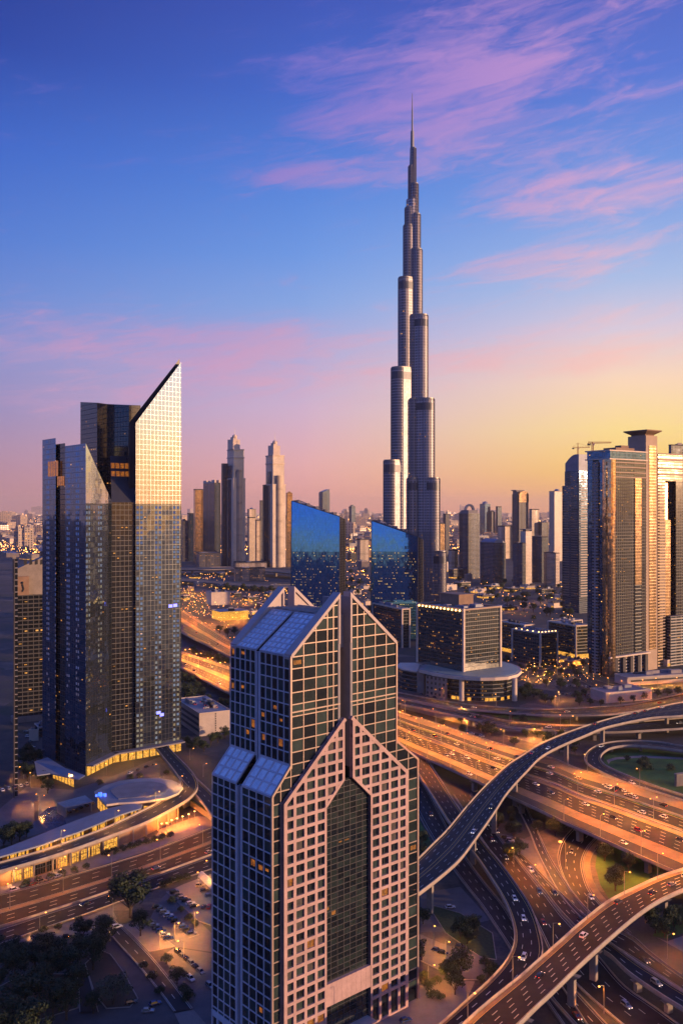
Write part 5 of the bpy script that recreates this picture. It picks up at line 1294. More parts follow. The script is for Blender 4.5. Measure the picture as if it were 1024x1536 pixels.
class Road:
    """left and right edges traced in the photo, laid on the height profile z (list over the length)"""
    def __init__(s, Lp, Rp, z, n=60, key=''):
        s.n = n; zs = list(z) if isinstance(z, (list, tuple)) else [z]; s.z0 = sum(zs)/len(zs)
        zf = lambda t: zs[0] if len(zs) == 1 else zs[min(len(zs)-2, int(t*(len(zs)-1)))]*(1-(t*(len(zs)-1)-min(len(zs)-2, int(t*(len(zs)-1)))))+zs[min(len(zs)-2, int(t*(len(zs)-1)))+1]*(t*(len(zs)-1)-min(len(zs)-2, int(t*(len(zs)-1))))
        L = smooth([G(x, y, s.z0) for x, y in Lp], n); R = smooth([G(x, y, s.z0) for x, y in Rp], n)
        s.L, s.R = [], []
        for i in range(n+1):
            z_ = zf(i/n); k = (H-z_)/(H-s.z0)
            s.L.append(Vector((L[i].x*k, L[i].y*k, z_))); s.R.append(Vector((R[i].x*k, R[i].y*k, z_)))
        s.len = sum(((s.L[i]+s.R[i])/2-(s.L[i-1]+s.R[i-1])/2).length for i in range(1, n+1))
        s.n0, s.off = n, 0
        for end, dist in EXT.get(key, ()):       # straight run-outs beyond the traced length
            k = max(2, int(dist/12))
            for j in range(1, k+1):
                for E in (s.L, s.R):
                    base, prev = (E[-j], E[-j-1]) if end else (E[0], E[1])
                    d = (E[-1]-E[-2]) if end else (E[0]-E[1]); d.z = 0; d = d.normalized()*(dist/k)
                    if end: E.append(E[-1]+d)
                    else: E.insert(0, E[0]+d)
                if not end: s.off += 1
            s.n += k
    def at(s, t, q):
        f = max(0.0, min(0.9999, t))*s.n0; i = int(f); f -= i; i += s.off
        return s.L[i].lerp(s.L[i+1], f).lerp(s.R[i].lerp(s.R[i+1], f), q)
    def head(s, t):
        a, b = s.at(max(0, t-0.01), 0.5), s.at(min(1, t+0.01), 0.5); return math.atan2(b.y-a.y, b.x-a.x)
    def ribbon(s, mb, q0, q1, dz, m=0):
        for i in range(s.n):
            a, b = s.L[i].lerp(s.R[i], q0), s.L[i].lerp(s.R[i], q1); c, d = s.L[i+1].lerp(s.R[i+1], q1), s.L[i+1].lerp(s.R[i+1], q0)
            mb.face([p+UP*dz for p in (a, d, c, b)] if (b-a).cross(d-a).z < 0 else [p+UP*dz for p in (a, b, c, d)], m)
    def wall(s, mb, q, off, w, z0, z1, m=0):
        """continuous upstand along the road at fraction q, off metres outwards to the right edge"""
        prev = None
        for i in range(s.n+1):
            x = (s.R[i]-s.L[i]); x.z = 0; x.normalize(); p = s.L[i].lerp(s.R[i], q)+x*off
            ring = [p-x*(w/2)+UP*z0, p+x*(w/2)+UP*z0, p+x*(w/2)+UP*z1, p-x*(w/2)+UP*z1]
            if prev:
                for k in range(4):
                    j = (k+1) % 4; mb.face([prev[k], prev[j], ring[j], ring[k]], m)
            else: mb.face(ring[::-1], m)
            prev = ring
        mb.face(prev, m)
    def dashes(s, mb, q, dz, on=3.5, off=6.5, w=0.28, solid=False):
        if solid:
            prev = None
            for i in range(s.n+1):
                x = (s.R[i]-s.L[i]).normalized(); p = s.L[i].lerp(s.R[i], q)+UP*dz; cur = (p-x*w/2, p+x*w/2)
                if prev: mb.face([prev[0], prev[1], cur[1], cur[0]])
                prev = cur
            return
        k = 0.0
        while k+on < s.len:
            a, b = s.at(k/s.len, q), s.at((k+on)/s.len, q); x = (s.R[0]-s.L[0]).normalized(); d = (b-a).normalized(); x = d.cross(UP)
            mb.face([a-x*w/2+UP*dz, a+x*w/2+UP*dz, b+x*w/2+UP*dz, b-x*w/2+UP*dz]); k += on+off
ROADS = {}
GZ = [0.04]
def flip_up(o):
    me = o.data
    f = [p.index for p in me.polygons if p.normal.z < -0.3]
    if f:
        import bmesh
        bm = bmesh.new(); bm.from_mesh(me); bm.faces.ensure_lookup_table(); bmesh.ops.reverse_faces(bm, faces=[bm.faces[i] for i in f]); bm.to_mesh(me); bm.free()
    return o
BAND = [M['asphalt'], M['shoulder'], M['asphalt_old'], M['lawn'], M['concrete_dark']]
def ground_road(key, label, Lp, Rp, bands=((0, 1, 0),), lanes=(), edges=(0.03, 0.97), z=None, n=50, kerb=0.25, barrier=(), name='road'):
    z = GZ[0] if z is None else z; GZ[0] += 0.035
    r = Road(Lp, Rp, z, n, key); ROADS[key] = r
    b = MB()
    for q0, q1, m in bands: r.ribbon(b, q0, q1, 0.004 if m else 0.0, m)
    tag(flip_up(b.build(name, BAND)), label, kind='structure')
    b = MB()
    for q in lanes: r.dashes(b, q, 0.012)
    for q in edges: r.dashes(b, q, 0.012, solid=True, w=0.22)
    if b.f: tag(flip_up(b.build('road_markings', M['line'])), 'worn white lane lines on the '+label, kind='structure')
    b = MB()
    if kerb:
        r.wall(b, 0, -0.2, 0.4, -0.03, kerb); r.wall(b, 1, 0.2, 0.4, -0.03, kerb)
    for q in barrier: r.wall(b, q, 0, 0.5, 0.0, 0.95)
    if b.f: tag(b.build('kerb', M['concrete']), 'concrete kerb and barrier along the '+label, kind='structure')
    return r
def flyover(key, label, Lp, Rp, z, bands=((0, 1, 0),), lanes=(), edges=(0.05, 0.95), piers=(), n=64, thick=1.9, barrier=(), pw=2.4, ph=1.05):
    r = Road(Lp, Rp, z, n, key); ROADS[key] = r; c = r.at(0.5, 0.5)
    t = thing('flyover', label, 'flyover', (c.x, c.y, 0))
    b = MB()
    for q0, q1, m in bands: r.ribbon(b, q0, q1, 0.004 if m else 0.0, m)
    for q in lanes:
        k0 = len(b.f); r.dashes(b, q, 0.012)
        for k in range(k0, len(b.f)): b.m[k] = 5
    flip_up(b.build('road_surface', BAND+[M['line']], t))
    b = MB(); prev = None
    for i in range(r.n+1):
        x = (r.R[i]-r.L[i]); x.z = 0; w = x.length; x.normalize(); l, q = r.L[i], r.R[i]
        ring = [l-x*0.5-UP*0.02, l-x*0.5-UP*0.75, l+x*(w*0.16)-UP*thick, q-x*(w*0.16)-UP*thick, q+x*0.5-UP*0.75, q+x*0.5-UP*0.02]
        if prev:
            for k in range(5): b.face([prev[k], ring[k], ring[k+1], prev[k+1]])
        prev = ring
    b.build('deck', M['concrete'], t)
    for q, off in ((0, -0.3), (1, 0.3)):
        b = MB(); r.wall(b, q, off, 0.42, -0.3, ph); b.build('parapet', M['parapet'], t)
    for q in barrier: b = MB(); r.wall(b, q, 0, 0.6, 0.0, 0.9); b.build('median_barrier', M['parapet'], t)
    b = MB()
    for q in edges: r.dashes(b, q, 0.016, solid=True, w=0.42)  # wide yellow lines double as painted light trails
    if b.f: flip_up(b.build('edge_line_trail', M['line_yellow_trail'], t))
    for (tt, q) in piers:
        p = r.at(tt, q); yaw = r.head(tt); W_ = (r.at(tt, 1)-r.at(tt, 0)).length; b = MB()
        b.box((p.x, p.y), (pw*0.8, pw), -0.5, p.z-thick+0.5-1.2, yaw); c0 = r.at(tt, 0.5)
        hh = p.z-thick-1.3
        b2 = [(-pw*0.4, -pw*0.5), (pw*0.4, -pw*0.5), (pw*0.4, pw*0.5), (-pw*0.4, pw*0.5)]
        ca, sa = math.cos(yaw), math.sin(yaw); m0 = [Vector((p.x+ca*x-sa*y, p.y+sa*x+ca*y, hh-0.2)) for x, y in b2]; m1 = [Vector((p.x+ca*x-sa*y*2.6, p.y+sa*x+ca*y*2.6, p.z-thick+0.15)) for x, y in b2]
        for k in range(4): j = (k+1) % 4; b.face([m0[k], m0[j], m1[j], m1[k]])
        b.face(m1); b.build('pier', M['concrete'], t)
    return r, t

# the wide highway on its viaduct, median bands and shoulders
r, _ = flyover('highway', 'wide highway viaduct with many lanes crossing behind the granite tower',
    [(455, 1010), (520, 1036), (594, 1067), (654, 1086), (710, 1105), (783, 1127), (832, 1140), (868, 1155), (924, 1171), (976, 1187), (1024, 1202), (1090, 1224)],
    [(455, 1075), (520, 1095), (594, 1119), (640, 1139), (687, 1160), (725, 1177), (765, 1196), (804, 1214), (850, 1236), (901, 1259), (954, 1283), (1004, 1305), (1060, 1330)], [9.0],
    ((0, 0.13, 1), (0.13, 0.24, 2), (0.24, 0.29, 3), (0.29, 0.44, 0), (0.44, 0.53, 1), (0.53, 0.76, 0), (0.76, 0.86, 1), (0.86, 1.0, 2)),
    (0.34, 0.39, 0.58, 0.625, 0.67, 0.715), (0.135, 0.235, 0.295, 0.435, 0.535, 0.755, 0.865, 0.985),
    [(t, q) for t in (0.30, 0.42, 0.545, 0.665, 0.79, 0.91) for q in (0.2, 0.55, 0.93)], 80, 2.4, (0.485, 0.27), 3.0)
# the curved two-way flyover in front of it
r, _ = flyover('curve', 'high curved flyover sweeping over the highway to the granite tower',
    [(1090, 1043), (1024, 1054), (993, 1060), (933, 1074), (890, 1086), (847, 1101), (810, 1117), (788, 1131), (762, 1148), (740, 1168), (723, 1185), (699, 1212), (671, 1246), (649, 1268), (628, 1289), (600, 1312), (560, 1344)],
    [(1090, 1064), (1024, 1074), (976, 1077.5), (911, 1091), (875, 1105), (836, 1122), (810, 1137), (790, 1157), (773, 1175), (757, 1194), (746, 1211), (729, 1236), (703, 1272), (686, 1293), (660, 1316), (629, 1340), (585, 1372)], [17.0, 18.0, 18.0, 17.0],
    ((0, 1, 2), (0.07, 0.155, 0), (0.185, 0.315, 0), (0.49, 0.53, 4), (0.70, 0.82, 0), (0.86, 0.93, 0)), (0.17, 0.33, 0.68, 0.84), (0.06, 0.46, 0.56, 0.94), [(0.30, 0.5), (0.405, 0.6), (0.60, 0.72), (0.70, 0.72), (0.795, 0.72), (0.92, 0.7), (0.14, 0.5)], 90, 2.2, (), 2.6)
# lower flyover crossing the bottom corner
r, _ = flyover('lower', 'low orange-lit flyover climbing from the bottom edge to the right',
    [(1085, 1290), (1050, 1298), (1010, 1310), (987, 1318), (954, 1333), (911, 1355), (868, 1389), (847, 1408), (804, 1446), (783, 1465), (729, 1509), (701, 1534), (660, 1572)],
    [(1085, 1316), (1050, 1326), (1023, 1336), (987, 1353), (954, 1375), (911, 1411), (868, 1450), (830, 1487), (804, 1511), (783, 1532), (750, 1566), (720, 1600), (690, 1634)], [12.5, 14.5, 14.0, 13.0],
    ((0, 1, 0), (0, 0.10, 1)), (0.30, 0.46, 0.62, 0.78), (0.12, 0.93), [(0.20, 0.45), (0.20, 0.7), (0.50, 0.75), (0.60, 0.85), (0.78, 0.8)], 80, 2.6, (), 2.6, 1.25)
# upper ramp pair
r, _ = flyover('upper_ramp', 'upper of two parallel ramp bridges below the curved podium',
    [(560, 1030), (594, 1039), (676, 1054), (727, 1060), (810, 1065), (901, 1061), (954, 1056), (1024, 1041), (1080, 1028)],
    [(560, 1037), (594, 1046), (672, 1061), (727, 1067), (810, 1073), (875, 1073), (933, 1070), (1024, 1055), (1080, 1042)], [7.0], ((0, 1, 2), (0, 0.16, 1), (0.84, 1, 1)), (0.5,), (0.17, 0.83), [(0.2, .5), (0.38, .5), (0.52, .5), (0.66, .5), (0.8, .5)], 50, 1.5)
r, _ = flyover('under_ramp', 'second parallel ramp bridge running beneath the curved flyover',
    [(560, 1040), (594, 1048), (667, 1064), (719, 1074), (766, 1083), (810, 1087), (856, 1089), (905, 1088), (941, 1086), (976, 1082), (1024, 1078), (1080, 1073)],
    [(560, 1047), (594, 1055), (654, 1068), (710, 1080), (762, 1091), (810, 1095), (856, 1098), (900, 1099), (941, 1098), (976, 1096), (1024, 1093), (1080, 1088)], [7.0], ((0, 1, 2), (0, 0.14, 1), (0.86, 1, 1)), (0.5,), (0.15, 0.85), [(0.35, .5), (0.5, .5), (0.66, .8), (0.77, .8), (0.90, .8)], 50, 1.5, (), 3.2)
# loop round the lawn
r, _ = flyover('loop', 'narrow loop ramp curling round the green lawn',
    [(1080, 1124), (1024, 1120), (987, 1114), (944, 1112), (911, 1115), (890, 1122), (878, 1133), (879, 1144), (896, 1156), (933, 1173), (976, 1189), (1024, 1206)],
    [(1080, 1131), (1024, 1127), (987, 1122), (944, 1119), (918, 1122), (904, 1129), (899, 1138), (903, 1146), (912, 1152), (943, 1166), (982, 1180.5), (1030, 1196)], [5.0, 5.0, 4.0, 4.5, 8.0], ((0, 1, 2),), (0.5,), (0.08, 0.92), [(0.10, .5), (0.25, .5), (0.36, .5)], 60, 1.3)
# ground roads running under the bridges to the lower right
ground_road('west', 'reddish road with a pale edge beside the granite tower', [(600, 1160), (628, 1222), (654, 1267), (689, 1317), (720, 1357), (742, 1389), (765, 1424), (800, 1475), (845, 1540)], [(625, 1160), (642, 1190), (671, 1244), (699, 1289), (727, 1327), (752, 1357), (772, 1388), (800, 1424), (830, 1465), (880, 1540)], ((0, 1, 2), (0, 0.10, 1)), (0.4, 0.7), (0.12, 0.95), None, 50, 0.9)
r, _ = flyover('ramp_f', 'curving ramp road that merges into the lower flyover', [(612, 1140), (645, 1190), (675, 1237), (707, 1276), (727, 1304), (755, 1349), (769, 1386), (771, 1415), (759, 1443), (733, 1473), (703, 1500), (664, 1535), (620, 1570)], [(640, 1140), (673, 1192), (700, 1232), (722, 1263), (750, 1297), (778, 1336), (794, 1362), (806, 1393), (812, 1430), (795, 1458), (765, 1486), (735, 1508), (700, 1536)], [6.0, 6.5, 6.5, 6.5, 6.5], ((0, 1, 0), (0, .08, 1)), (0.36, 0.68), (0.1, 0.93), [(0.42, .4), (0.62, .4)], 70, 1.5)
ground_road('south_a', 'dark carriageway under the curved flyover', [(680, 1192), (722, 1258), (752, 1300), (780, 1338), (796, 1366), (812, 1400), (832, 1440), (862, 1475), (900, 1510), (960, 1560)], [(705, 1192), (745, 1252), (775, 1290), (812, 1336), (840, 1372), (868, 1402), (900, 1440), (935, 1480), (978, 1510), (1030, 1548)], ((0, 1, 0),), (0.36, 0.68), (0.05, 0.95), None, 50, 0.6)
ground_road('south_b', 'second dark carriageway with a pale outer wall', [(706, 1190), (747, 1252), (778, 1290), (815, 1334), (843, 1369), (880, 1404), (921, 1420), (960, 1444), (1024, 1486), (1090, 1528)], [(712, 1205), (733, 1240), (750, 1257), (783, 1284), (820, 1321), (850, 1350), (880, 1377), (941, 1402), (976, 1431), (1024, 1466), (1090, 1505)][:], ((0, 1, 0), (0.9, 1, 1)), (0.35, 0.65), (0.05, 0.88), None, 50, 0.7)
ground_road('narrow', 'narrow road emerging below the highway beside the sodium-lit bend', [(772, 1204), (793, 1246), (806, 1279), (823, 1313), (840, 1342), (858, 1364), (875, 1380)], [(785, 1204), (801, 1237), (818, 1275), (833, 1302), (853, 1332), (870, 1354), (888, 1374)], ((0, 1, 2),), (0.5,), (0.08, 0.92), None, 40, 0.5)
ground_road('bend', 'sodium-lit bend curling under the highway', [(868, 1232), (856, 1246), (845, 1259), (838, 1276), (837, 1293), (845, 1317), (862, 1345), (888, 1372), (910, 1395)], [(910, 1240), (894, 1257), (881, 1272), (873, 1291), (874, 1310), (883, 1336), (903, 1361), (925, 1383), (945, 1400)], ((0, 1, 0),), (0.33, 0.66), (0.06, 0.94), None, 40, 0.5)
ground_road('bend_walk', 'pale footway curving beside the sodium-lit bend', [(916, 1243), (898, 1258), (884, 1273), (876, 1291), (877, 1310), (887, 1336), (906, 1360)], [(924, 1250), (905, 1262), (888, 1281), (884, 1300), (891, 1327), (911, 1354), (930, 1374)], ((0, 1, 1),), (), (), None, 30, 0.2, name='footpath')
r, _ = flyover('purple_ramp', 'low ramp bridge emerging below the lower flyover', [(905, 1428), (917, 1436), (944, 1461), (987, 1491), (1024, 1514), (1090, 1553)], [(908, 1412), (920, 1421), (954, 1446), (987, 1467), (1024, 1490), (1090, 1527)], [6.0], ((0, 1, 0), (0, .12, 1)), (0.5,), (0.14, 0.9), [(0.35, .3), (0.6, .3), (0.8, .3)], 40, 1.5)
ground_road('bottom', 'dark road slipping under the lower flyover at the bottom edge', [(822, 1492), (832, 1506), (860, 1537), (890, 1570)], [(848, 1472), (862, 1487), (907, 1536), (945, 1575)], ((0, 1, 0), (0, .1, 1)), (0.36, 0.68), (0.12, 0.95), None, 24, 0.5)
# far and west roads
r, _ = flyover('north_road', 'glowing elevated highway leading off behind the mirror tower', [(215, 880), (272, 913), (310, 938), (345, 960), (400, 985), (460, 1012)], [(200, 905), (272, 949), (310, 968), (345, 986), (400, 1010), (455, 1040)], [8.0], ((0, .13, 1), (.13, .42, 2), (0.42, 0.58, 1), (.58, .87, 2), (.87, 1, 1)), (0.2, 0.32, 0.68, 0.8), (0.1, 0.43, 0.57, 0.9), [(0.3, .8), (0.5, .8), (0.7, .8)], 40, 2.0)
r, _ = flyover('north_road_b', 'second glowing elevated highway just below the first by the mirror tower', [(215, 955), (273, 978), (345, 1001), (400, 1022), (460, 1044)], [(200, 975), (273, 1003), (310, 1023), (345, 1041), (400, 1062), (460, 1080)], [8.0], ((0, .13, 1), (.13, .42, 2), (0.42, 0.58, 1), (.58, .87, 2), (.87, 1, 1)), (0.2, 0.32, 0.68, 0.8), (0.1, 0.43, 0.55, 0.9), [(0.35, .8), (0.55, .8), (0.75, .8)], 40, 2.0)
r, _ = flyover('far_bridge', 'long thin distant bridge passing in front of the lantern towers', [(240, 851), (300, 851.5), (350, 850.5), (400, 853), (445, 857)], [(240, 854), (300, 855), (350, 854), (400, 857), (445, 861)], [16.0], ((0, 1, 1),), (), (), [(0.2, .5), (0.4, .5), (0.6, .5), (0.8, .5)], 30, 4.0, (), 5.0)
r, _ = flyover('far_bridge_b', 'lower distant bridge curving below the tan hotel slab', [(240, 866), (300, 869), (350, 874), (400, 877), (445, 877)], [(240, 870), (300, 873), (350, 878), (400, 881), (445, 881)], [10.0], ((0, 1, 1),), (), (), [(0.2, .5), (0.4, .5), (0.6, .5), (0.8, .5)], 30, 3.5, (), 5.0)
ground_road('far_west', 'glowing far road crossing beyond the dark flats', [(-40, 815), (30, 814), (90, 812)], [(-40, 821), (30, 820), (90, 817)], ((0, 1, 1),), (), (), None, 12, 0.2)
ground_road('gap_road', 'curved pale road between the two blue wedges', [(505, 868), (540, 871), (580, 862)], [(505, 876), (540, 880), (580, 870)], ((0, 1, 2),), (), (), None, 16, 0.2)
ground_road('back_street', 'lamp-lit street behind the low offices', [(640, 912), (740, 915), (800, 903), (850, 888), (900, 876)], [(640, 918), (744, 922), (806, 909), (858, 893), (905, 880)], ((0, 1, 1),), (0.5,), (), None, 24, 0.2)
ground_road('office_street', 'street curving past the low offices to the balcony tower', [(740, 1020), (800, 1006), (850, 1002), (900, 1022), (960, 1036)], [(745, 1030), (800, 1016), (846, 1010), (890, 1030), (940, 1044)], ((0, 1, 2),), (0.5,), (), None, 24, 0.2)
# boulevard across the lower left
ground_road('boulevard', 'broad boulevard of three dark carriageways across the lower left', [(-60, 1358), (0, 1342), (60, 1327), (133, 1306), (190, 1289), (232, 1275), (317, 1242), (400, 1208)], [(-60, 1432), (0, 1416), (70, 1391), (123, 1373), (167, 1357), (244, 1329), (318, 1303), (400, 1272)],
    ((0, 0.34, 0), (0.34, 0.40, 1), (0.40, 0.66, 0), (0.66, 0.73, 4), (0.73, 1, 0)), (0.11, 0.22, 0.49, 0.57, 0.82, 0.91), (0.02, 0.33, 0.41, 0.65, 0.74, 0.985), None, 60, 0.25, (0.695,))
ground_road('service', 'narrow grey service road running down to the granite tower forecourt', [(160, 1392), (174, 1411), (204, 1444), (239, 1486), (262, 1517)], [(166, 1376), (179, 1387), (222, 1430), (257, 1472), (288, 1513)], ((0, 1, 2),), (0.5,), (0.06, 0.94), None, 30, 0.2)
ground_road('park_path', 'grey park path between the dark trees', [(108, 1444), (118, 1470), (121, 1518)], [(128, 1450), (134, 1470), (147, 1518)], ((0, 1, 2),), (), (), None, 16, 0.12, name='path')
r, kt = flyover('shop_ramp', 'raised street above the lit shops curving to the mirror tower', [(-60, 1312), (0, 1296), (60, 1279), (110, 1262), (160, 1243), (205, 1222), (240, 1204), (262, 1188), (272, 1176), (262, 1158), (241, 1131), (234, 1122)], [(-60, 1325), (0, 1308), (60, 1291), (110, 1275), (165, 1255), (215, 1236), (255, 1216), (285, 1197), (296, 1180), (288, 1160), (259, 1130), (250, 1119)], [7.5, 7.5, 7.5, 7.5, 6.5, 6.5], ((0, 1, 2),), (0.5,), (0.08, 0.92), [], 60, 1.2)
r, _ = flyover('tower_ramp', 'short ramp dropping from the mirror tower towards the granite tower', [(270, 1166), (280, 1178), (300, 1200), (317, 1222), (345, 1255)], [(287, 1163), (297, 1172), (316, 1190), (335, 1212), (365, 1245)], [6.5, 6.0, 4.0], ((0, 1, 2),), (0.5,), (0.08, 0.92), [], 24, 1.0)

# ------------------------------------------------------------------ paving, lawns and yards
patch('pavement', [(-60, 1436), (0, 1420), (70, 1396), (125, 1377), (167, 1361), (176, 1378), (160, 1392), (118, 1402), (60, 1424), (0, 1448), (-60, 1470)], M['pave'], 0.02, 'pinkish pavement between the boulevard and the dark trees')
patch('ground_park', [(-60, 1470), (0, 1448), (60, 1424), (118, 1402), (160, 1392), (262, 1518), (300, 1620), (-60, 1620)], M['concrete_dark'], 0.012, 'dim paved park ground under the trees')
patch('soil_bed', [(128, 1446), (150, 1425), (166, 1432), (185, 1458), (207, 1498), (195, 1511), (160, 1513), (143, 1492)], M['soil'], 0.03, 'bare brown soil bed under the olive tree')
patch('soil_bed', [(-40, 1500), (40, 1460), (110, 1462), (118, 1512), (60, 1530), (-40, 1560)], M['soil'], 0.03, 'bare brown soil bed under the dark grove')
patch('car_park', [(222, 1384), (240, 1350), (252, 1338), (318, 1400), (318, 1428), (262, 1420)], M['pave'], 0.02, 'grey car park beside the boulevard')
patch('soil_bed', [(184, 1388), (212, 1382), (262, 1420), (224, 1428)], M['pave_light'], 0.026, 'sandy verge beside the car park')
patch('yard', [(250, 1338), (276, 1326), (322, 1309), (322, 1390), (298, 1382)], M['pave_light'], 0.05, 'pink paved yard beside the granite tower')
patch('forecourt', [(246, 1432), (262, 1421), (318, 1430), (350, 1480), (440, 1570), (320, 1580), (286, 1512), (262, 1470)], M['pave'], 0.016, 'grey forecourt at the foot of the granite tower')
patch('plaza', [(262, 1520), (290, 1514), (330, 1560), (290, 1580)], M['pave_light'], 0.04, 'pale tiled plaza at the end of the service road')
patch('forecourt', [(560, 1536), (627, 1478), (660, 1470), (712, 1472), (700, 1498), (640, 1560)], M['pave_light'], 0.02, 'pale forecourt beside the granite tower and ramp')
patch('access_road', [(627, 1400), (660, 1414), (738, 1440), (728, 1470), (690, 1470), (627, 1440)], M['pave'], 0.03, 'dusky access road by the ramp')
patch('planting_bed', [(640, 1356), (690, 1370), (738, 1400), (744, 1440), (720, 1436), (668, 1400)], M['hedge'], 0.024, 'dark planting bed between the granite tower and the ramp')
patch('lawn', [(629, 1230), (660, 1290), (629, 1300)], M['lawn'], 0.024, 'dark grass strip beside the granite tower')
patch('lawn', [(905, 1133), (918, 1126), (944, 1122), (987, 1125), (1040, 1132), (1080, 1180), (1040, 1194), (985, 1180), (945, 1166), (913, 1151), (905, 1143)], M['lawn'], 0.02, 'green lawn inside the loop ramp')
patch('footpath', [(912, 1146), (909, 1140), (922, 1136), (960, 1133), (1040, 1137), (1040, 1140), (960, 1136.5), (925, 1139), (915, 1142)], M['pave_light'], 0.05, 'pale footpath across the loop lawn')
patch('lawn', [(892, 1300), (896, 1272), (918, 1252), (985, 1270), (1010, 1305), (990, 1318), (950, 1334), (915, 1352), (900, 1328)], M['lawn'], 0.02, 'dark lawn inside the sodium-lit bend')
patch('lawn', [(988, 1382), (1050, 1345), (1080, 1380), (1000, 1408), (978, 1404)], M['lawn'], 0.02, 'dark grass below the lower flyover')
patch('plaza', [(984, 1406), (1000, 1412), (1080, 1384), (1080, 1430), (1024, 1428)], M['pave_light'], 0.03, 'pale paved corner beyond the lower flyover')
patch('yard', [(700, 1270), (750, 1250), (800, 1262), (822, 1320), (790, 1318)], M['pave'], 0.015, 'dim yard under the curved flyover')
patch('yard', [(630, 1340), (690, 1330), (735, 1380), (660, 1398), (630, 1398)], M['pave'], 0.02, 'dusky paved yard beside the granite tower')
patch('car_park', [(832, 1030), (858, 1020), (890, 1026), (886, 1048), (850, 1046)], M['asphalt_old'], 0.03, 'car park beside the rounded white hall')
patch('verge', [(600, 1062), (700, 1088), (800, 1115), (870, 1108), (860, 1100), (760, 1094), (680, 1075), (600, 1056)], M['pave_light'], 0.02, 'sandy verge between the ramps and the highway')
patch('plaza', [(40, 1180), (110, 1185), (160, 1168), (240, 1135), (278, 1175), (200, 1215), (60, 1250), (0, 1270), (-20, 1230)], M['pave'], 0.02, 'dim plaza at the foot of the mirror tower')
patch('pool_deck', [(57, 1225), (72, 1212), (92, 1208), (100, 1236), (70, 1247)], M['water'], 0.05, 'dark blue sunken deck beside the round-roofed pavilion')
patch('forecourt', [(0, 1320), (60, 1302), (130, 1282), (170, 1262), (240, 1255), (318, 1225), (318, 1240), (232, 1273), (133, 1304), (0, 1340)], M['pave_light'], 0.03, 'paved strip in front of the lit shops')
patch('lawn', [(600, 1050), (640, 1052), (760, 1078), (830, 1082), (830, 1078), (730, 1072), (650, 1058)], M['lawn'], 0.02, 'dark planting between the two ramp bridges')

# painted bays in the car park
b = MB()
for p0, p1, n in (((236, 1362), (288, 1402), 11), ((226, 1385), (253, 1409), 7)):
    a, c = G(*p0), G(*p1); d_ = (c-a).normalized(); nn = Vector((-d_.y, d_.x, 0))
    for i in range(n):
        p = lerp(a, c, (i-0.5)/(n-2)); q0, q1 = p-nn*2.6, p+nn*2.6; b.face([q0-d_*0.07+UP*0.05, q0+d_*0.07+UP*0.05, q1+d_*0.07+UP*0.05, q1-d_*0.07+UP*0.05])
tag(flip_up(b.build('parking_lines', M['line'])), 'thin white bay lines painted in the car park', kind='structure')
def kerb_line(pts, label):
    b = MB()
    for p, q in zip(pts, pts[1:]): b.bar(G(*p)+UP*0.12, G(*q)+UP*0.12, 0.35, 0.26)
    tag(b.build('kerb', M['concrete']), label, kind='structure')
kerb_line([(128, 1446), (150, 1425), (166, 1432), (185, 1458), (207, 1498), (195, 1511), (160, 1513), (143, 1492), (128, 1446)], 'pale kerb round the brown soil bed')
kerb_line([(-40, 1500), (40, 1460), (110, 1462), (118, 1512), (60, 1530)], 'pale kerb round the grove bed')
kerb_line([(184, 1388), (212, 1382), (262, 1420), (224, 1428), (184, 1388)], 'pale kerb round the sandy verge')
kerb_line([(250, 1338), (298, 1382), (322, 1390)], 'kerb between the car park and the pink yard')
kerb_line([(640, 1356), (690, 1370), (738, 1400), (744, 1440), (720, 1436), (668, 1400), (640, 1356)], 'pale kerb round the dark lawn by the ramp')
kerb_line([(627, 1440), (690, 1470), (728, 1470)], 'pale kerb along the access road')
# ------------------------------------------------------------------ low buildings by the mirror tower
# shops below the raised street
rr = ROADS['shop_ramp']
e0 = rr.at(0.02, 0.93); e1 = rr.at(0.475, 0.93)
cshop = rr.at(0.25, 0.9)
t = thing('shop_row', 'row of shops with glowing yellow windows under the raised street', 'shops', (cshop.x, cshop.y, 0))
b = MB(); N_ = 40
for i in range(N_):
    t0, t1 = 0.02+0.47*i/N_, 0.02+0.47*(i+1)/N_
    p, q = rr.at(t0, 0.93), rr.at(t1, 0.93); b.face([(p.x, p.y, 0), (q.x, q.y, 0), (q.x, q.y, p.z-1.1), (p.x, p.y, p.z-1.1)])
b.build('front_wall', M['brick'], t)
def road_t_at_px(r, px, q):
    best = min(range(400), key=lambda i: abs(CX+r.at(i/400*0.55, q).x*F/r.at(i/400*0.55, q).y-px)); return best/400*0.55
for (x0, x1, litw) in ((17, 33, 1), (35.5, 50, 1), (53, 68, 0), (70, 84, 0), (87, 101, 1), (104.5, 118.5, 1), (121, 135, 1), (137, 150, 1), (154, 176, 1)):
    a, c = rr.at(road_t_at_px(rr, x0, .93), .93), rr.at(road_t_at_px(rr, x1, .93), .93); o = (c-a).normalized().cross(UP)
    if o.y > 0: o = -o
    o = o*0.15; b = MB(); z1 = a.z-1.9
    b.face([(a+o).xy.to_3d()+UP*0.5, (c+o).xy.to_3d()+UP*0.5, (c+o).xy.to_3d()+UP*z1, (a+o).xy.to_3d()+UP*z1], 0)
    for k in range(5):
        f = lerp(a, c, k/4)+o*1.6; b.bar((f.x, f.y, 0.5), (f.x, f.y, z1), 0.16, 0.16, 1)
    f, g_ = a+o*1.6, c+o*1.6; b.bar((f.x, f.y, z1*0.66), (g_.x, g_.y, z1*0.66), 0.16, 0.16, 1)
    b.build('shop_window', [M['shop'] if litw else M['pane_b'], M['alu_dark']], t)
b = MB()
for i in range(14):
    p = rr.at(0.02+0.47*i/13, 1.0); b.box((p.x, p.y-0.6), (0.7, 0.7), 0, p.z-1.0)
